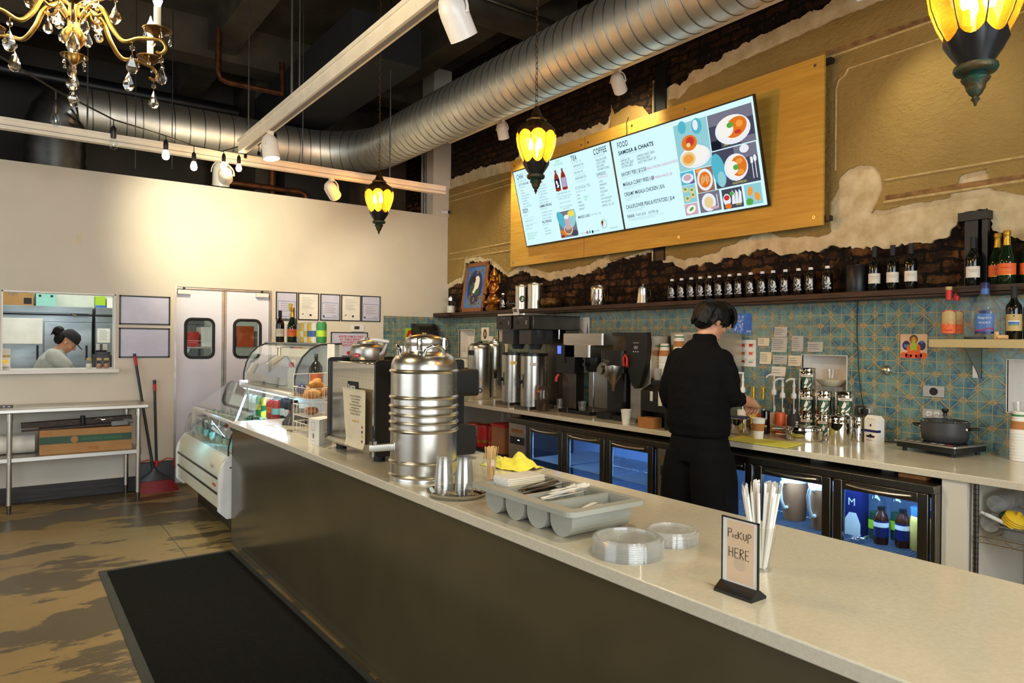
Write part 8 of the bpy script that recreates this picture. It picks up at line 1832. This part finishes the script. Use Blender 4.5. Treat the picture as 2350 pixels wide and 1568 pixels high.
def hand(b, wrist, direc, up, fing, m='skin'):
    """palm plus five separate fingers; direc = wrist to knuckles, up = back of the hand; fing: curl per finger"""
    d = Vector(direc).normalized(); u = Vector(up); u = (u - d * u.dot(d)).normalized(); s_ = d.cross(u); w = Vector(wrist)
    def P(a, c, e): return tuple(w + d * a + s_ * c + u * e)
    T = b.T
    b.T = Matrix((( *d, 0), (*s_, 0), (*u, 0), (0, 0, 0, 1))).transposed(); b.T.translation = w
    b.ell((.045, 0, 0), (.052, .040, .016), m, n=18, k=12).ell((.03, -.024, -.006), (.03, .018, .016), m, n=12, k=8)
    b.T = T
    for k, (off, L, r) in enumerate(((-.029, .070, .0088), (-.010, .078, .0092), (.010, .072, .0088), (.028, .056, .0078))):
        c1, c2, c3 = fing[k]; a, z, th = .085, 0.0, 0.0; pts = [(*P(.062, off * .9, 0), r * 1.05), (*P(a, off, 0), r)]
        for seg, cu in ((.44, c1), (.31, c2), (.25, c3)):
            th += cu; a += L * seg * math.cos(th); z -= L * seg * math.sin(th); pts.append((*P(a, off, z), r * (.95 if seg > .3 else .8)))
        limb(b, pts, m, n=10)
    limb(b, [(*P(.018, -.026, -.006), .012), (*P(.045, -.046, -.018), .011), (*P(.070, -.045, -.034), .0095), (*P(.090, -.034, -.046), .008)], m, n=10)
# barista seen from behind, right hand over the cup
bar = thing('person', 'person with dark hair in a black sweater, back turned, preparing a cup', 'person', (0, 0, 0))
bx0, by0 = 3.49, 2.84
HC = (3.535, 2.785, 1.658); SH_R = (3.50, 2.69, 1.425); SH_L = (3.485, 3.005, 1.425)
EL_R, WR_R = (3.55, 2.645, 1.205), (3.815, 2.685, 1.150); EL_L, WR_L = (3.47, 3.065, 1.19), (3.66, 3.02, 1.03)
hd = Vector((.80, .45, -.30)).normalized()
b = MB(); head(b, HC, -.30, .42)
limb(b, [(3.485, 2.835, 1.46, .06), (3.50, 2.82, 1.54, .056), (3.525, 2.79, 1.62, .056)])
b.loft([ring((bx0, by0, z), rx, ry) for z, rx, ry in ((.90, .115, .16), (1.05, .105, .15), (1.20, .11, .165), (1.36, .115, .185), (1.45, .09, .17), (1.50, .06, .09))], 'skin')
for S, E, W in ((SH_R, EL_R, WR_R), (SH_L, EL_L, WR_L)): limb(b, [(*S, .052), (*[(S[i] * .5 + E[i] * .5) for i in range(3)], .046), (*E, .040), (*[(E[i] * .6 + W[i] * .4) for i in range(3)], .042), (*W, .027)])
for sg in (-1, 1): limb(b, [(bx0, by0 + .09 * sg, .92, .085), (bx0 + .01, by0 + .10 * sg, .50, .06), (bx0 - .01, by0 + .11 * sg, .28, .055), (bx0 - .02, by0 + .11 * sg, .09, .04)])
body = remeshed(b, .008, 3)
bm_ = MB(); hand(bm_, WR_R, hd, (.2, -.25, .9), ((.75, .7, .3), (.9, .9, .5), (1.0, 1.0, .6), (1.05, 1.0, .6))); hand(bm_, WR_L, (.7, -.2, -.5), (.6, .3, .7), ((.3, .4, .3),) * 4)
limb(bm_, [(*WR_R, .0275), (*(Vector(WR_R) + hd * .035), .026)]); limb(bm_, [(*WR_L, .027), (*(Vector(WR_L) + Vector((.7, -.2, -.5)).normalized() * .03), .025)])
hm = remeshed(bm_, .0028, 2)
def joined(meshes):
    v, f = [], []
    for me in meshes:
        k = len(v); v += [tuple(p.co) for p in me.vertices]; f += [[k + i for i in p.vertices] for p in me.polygons]
    me = bpy.data.meshes.new('body'); me.from_pydata(v, [], f); me.polygons.foreach_set('use_smooth', [True] * len(f)); me.update(); return me
link_mesh(joined((body, hm)), 'body', 'skin', bar)
# sweater
b = MB()
b.loft([ring((bx0 + dx, by0, z), rx, ry, sq=2.5) for z, rx, ry, dx in ((.955, .135, .185, 0), (.965, .145, .195, 0), (1.0, .145, .195, 0), (1.03, .150, .20, -.005), (1.10, .145, .195, -.01), (1.22, .145, .20, -.005), (1.34, .14, .215, 0), (1.42, .122, .205, .005), (1.465, .098, .172, .01), (1.505, .08, .12, .015), (1.545, .07, .082, .02))], 'black_knit')
limb(b, [(*SH_R, .072), (3.52, 2.655, 1.32, .068), (*EL_R, .058), (3.60, 2.648, 1.19, .050), (3.63, 2.65, 1.183, .047)]); limb(b, [(*SH_L, .072), (3.475, 3.04, 1.32, .066), (*EL_L, .068), (3.55, 3.08, 1.12, .055), (3.60, 3.05, 1.08, .048)])
b.lathe([(.068, 1.52), (.073, 1.55), (.071, 1.583), (.063, 1.586), (.060, 1.52)], 'black_knit', c=(3.507, 2.818, 0), n=28)
def folds(co): return .006 * noise.noise((co.x * 9, co.y * 9, co.z * 16)) + .003 * noise.noise((co.x * 26, co.y * 26, co.z * 34))
link_mesh(remeshed(b, .0085, 4, folds), 'sweater', 'black_knit', bar)
# trousers
b = MB(); b.loft([ring((bx0, by0, z), rx, ry, sq=2.4) for z, rx, ry in ((.80, .145, .20), (.90, .14, .195), (.97, .125, .175), (1.01, .12, .17))], 'black_trouser')
for sg in (-1, 1): b.loft([ring((bx0 + dx, by0 + y * sg, z), rx, ry, sq=2.3) for z, rx, ry, y, dx in ((.05, .135, .115, .14, -.02), (.25, .135, .115, .138, -.01), (.50, .14, .122, .130, 0), (.70, .15, .125, .112, 0), (.86, .14, .115, .092, 0))], 'black_trouser')
link_mesh(remeshed(b, .011, 4, lambda co: .008 * noise.noise((co.x * 7, co.y * 9, co.z * 3.5))), 'trousers', 'black_trouser', bar)
b = MB()
for sg in (-1, 1): b.ell((bx0 + .05, by0 + .14 * sg, .045), (.14, .052, .045), 'black_plastic')
link_mesh(remeshed(b, .012, 2), 'shoes', 'black_plastic', bar)
# hair: many overlapping locks fused together
b = MB(); random.seed(4); Th = Matrix.Translation(HC) @ Matrix.Rotation(-.30, 4, 'Z') @ Matrix.Rotation(.42, 4, 'Y'); b.T = Th
b.ell((-.022, 0, .048), (.102, .088, .082), 'hair_black', n=26, k=16).ell((-.062, 0, .0), (.062, .084, .075), 'hair_black', n=22, k=14)
for i in range(90):
    a = random.uniform(.55, 2 * PI - .55); e = random.uniform(.0, 1.0)
    x, y = math.cos(a), math.sin(a)
    p0 = (-.015 + .05 * x * e, .045 * y * e, .118); p1 = (-.018 + .092 * x, .082 * y, .075); p2 = (-.018 + .106 * x, .092 * y, .03 - .02 * random.random()); p3 = (-.025 + .100 * x, .088 * y, -.045 * (1 if x < -.1 else .2) + .022 - random.uniform(0, .03))
    limb(b, [(*p0, .012), (*p1, .014), (*p2, .012), (*p3, .005)], 'hair_black', n=7)
for i in range(16):
    y = random.uniform(-.07, .07); limb(b, [(.0, y * .6, .128, .012), (.06, y, .112, .014), (.098, y * 1.1, .07, .013), (.108, y * 1.2, .02 + random.uniform(-.02, .02), .006)], 'hair_black', n=7)
link_mesh(remeshed(b, .0055, 1, lambda co: .003 * noise.noise((co.x * 60, co.y * 60, co.z * 25))), 'hair', 'hair_black', bar)
tag(MB().tube([(WR_R[0] + hd.x * .145, WR_R[1] + hd.y * .145, WR_R[2] + hd.z * .145 - .035), (BCX + .0, BCY, ZW + .125)], .0012, 'paper', n=4).build('tea_bag_string'), 'thin tea bag string between the barista fingers and the cup', 'string')

# cook in the kitchen, bent over the table
ck = thing('person', 'person in a black cap and grey t-shirt bent over in the kitchen', 'person', (0, 0, 0))
cx, cy = .43, 8.52; CH = (.515, cy, 1.475)
b = MB(); head(b, CH, -.12, .75, s=.98)
limb(b, [(.42, cy, 1.36, .055), (.47, cy, 1.41, .05), (.50, cy, 1.45, .05)])
b.loft([ring((x, cy, z), rx, ry) for z, x, rx, ry in ((.88, .34, .11, .15), (1.05, .35, .11, .15), (1.2, .37, .115, .17), (1.32, .40, .10, .18), (1.38, .42, .06, .10))], 'skin')
hands = []
for sg in (-1, 1):
    W = (.66, cy + .11 * sg, 1.075); limb(b, [(.40, cy + .17 * sg, 1.33, .055), (.50, cy + .19 * sg, 1.23, .047), (.575, cy + .17 * sg, 1.15, .042), (*W, .028)])
    limb(b, [(.34, cy + .08 * sg, .90, .085), (.35, cy + .09 * sg, .48, .06), (.33, cy + .09 * sg, .26, .055), (.32, cy + .09 * sg, .08, .04)]); hands.append(W)
hb = MB()
for W in hands: hand(hb, W, (.8, -.1, -.35), (.3, 0, .95), ((.5, .5, .3),) * 4); limb(hb, [(*W, .028), (W[0] + .03, W[1], W[2] - .012, .026)])
link_mesh(joined((remeshed(b, .009, 3), remeshed(hb, .004, 2))), 'body', 'skin', ck)
b = MB(); b.loft([ring((x, cy, z), rx, ry, sq=2.5) for z, x, rx, ry in ((.93, .335, .135, .18), (1.05, .345, .135, .18), (1.2, .365, .14, .195), (1.31, .395, .125, .205), (1.375, .415, .085, .13), (1.40, .425, .065, .075))], 'gray_tshirt')
for sg in (-1, 1): limb(b, [(.40, cy + .16 * sg, 1.325, .082), (.45, cy + .19 * sg, 1.275, .074), (.495, cy + .195 * sg, 1.235, .066)])
link_mesh(remeshed(b, .01, 4, lambda co: .004 * noise.noise((co.x * 12, co.y * 12, co.z * 18))), 't_shirt', 'gray_tshirt', ck)
MB().loft([ring((x, cy - .002, z), rx, ry) for z, x, rx, ry in ((.55, .36, .145, .19), (.93, .35, .145, .19), (1.12, .395, .125, .17), (1.22, .43, .09, .12))], 'apron').build('apron', ck, smooth=70)
b = MB()
for sg in (-1, 1): b.loft([ring((.335 + dx, cy + y * sg, z), rx, ry) for z, rx, ry, y, dx in ((.04, .10, .085, .10, -.01), (.5, .105, .095, .095, 0), (.9, .12, .10, .085, 0))], 'black_trouser')
b.build('trousers', ck, smooth=70)
Tc = Matrix.Translation(CH) @ Matrix.Rotation(-.12, 4, 'Z') @ Matrix.Rotation(.75, 4, 'Y')
b = MB(); b.T = Tc; b.ell((-.065, 0, .0), (.058, .078, .08), 'hair_black').ell((-.13, .0, .03), (.05, .055, .055), 'hair_black').ell((-.01, .0, .05), (.09, .078, .05), 'hair_black')
for i in range(24): a = random.uniform(-1, 1); limb(b, [(-.12, .04 * a, .05, .014), (-.16, .05 * a, .02 + .03 * random.random(), .010), (-.15, .06 * a, -.05 * random.random(), .004)], 'hair_black', n=6)
link_mesh(remeshed(b, .007, 1), 'hair', 'hair_black', ck)
b = MB(); b.T = Tc; b.lathe([(0, .135), (.05, .13), (.082, .10), (.094, .06), (.095, .035), (.088, .035), (.0, .10)], 'apron', c=(-.004, 0, 0), n=28).loft([[(.07 + .085 * math.cos(a) * q, .072 * math.sin(a), .040 + z - .012 * math.cos(a)) for a in [-PI / 2 + PI * i / 14 for i in range(15)]] for z, q in ((0, 1), (.006, 1))], 'apron')
b.build('cap', ck, smooth=60)
b = MB(); b.T = Tc; b.ell((.0, -.088, -.012), (.006, .005, .009), 'white_plastic', n=8, k=6).build('earbud', ck)
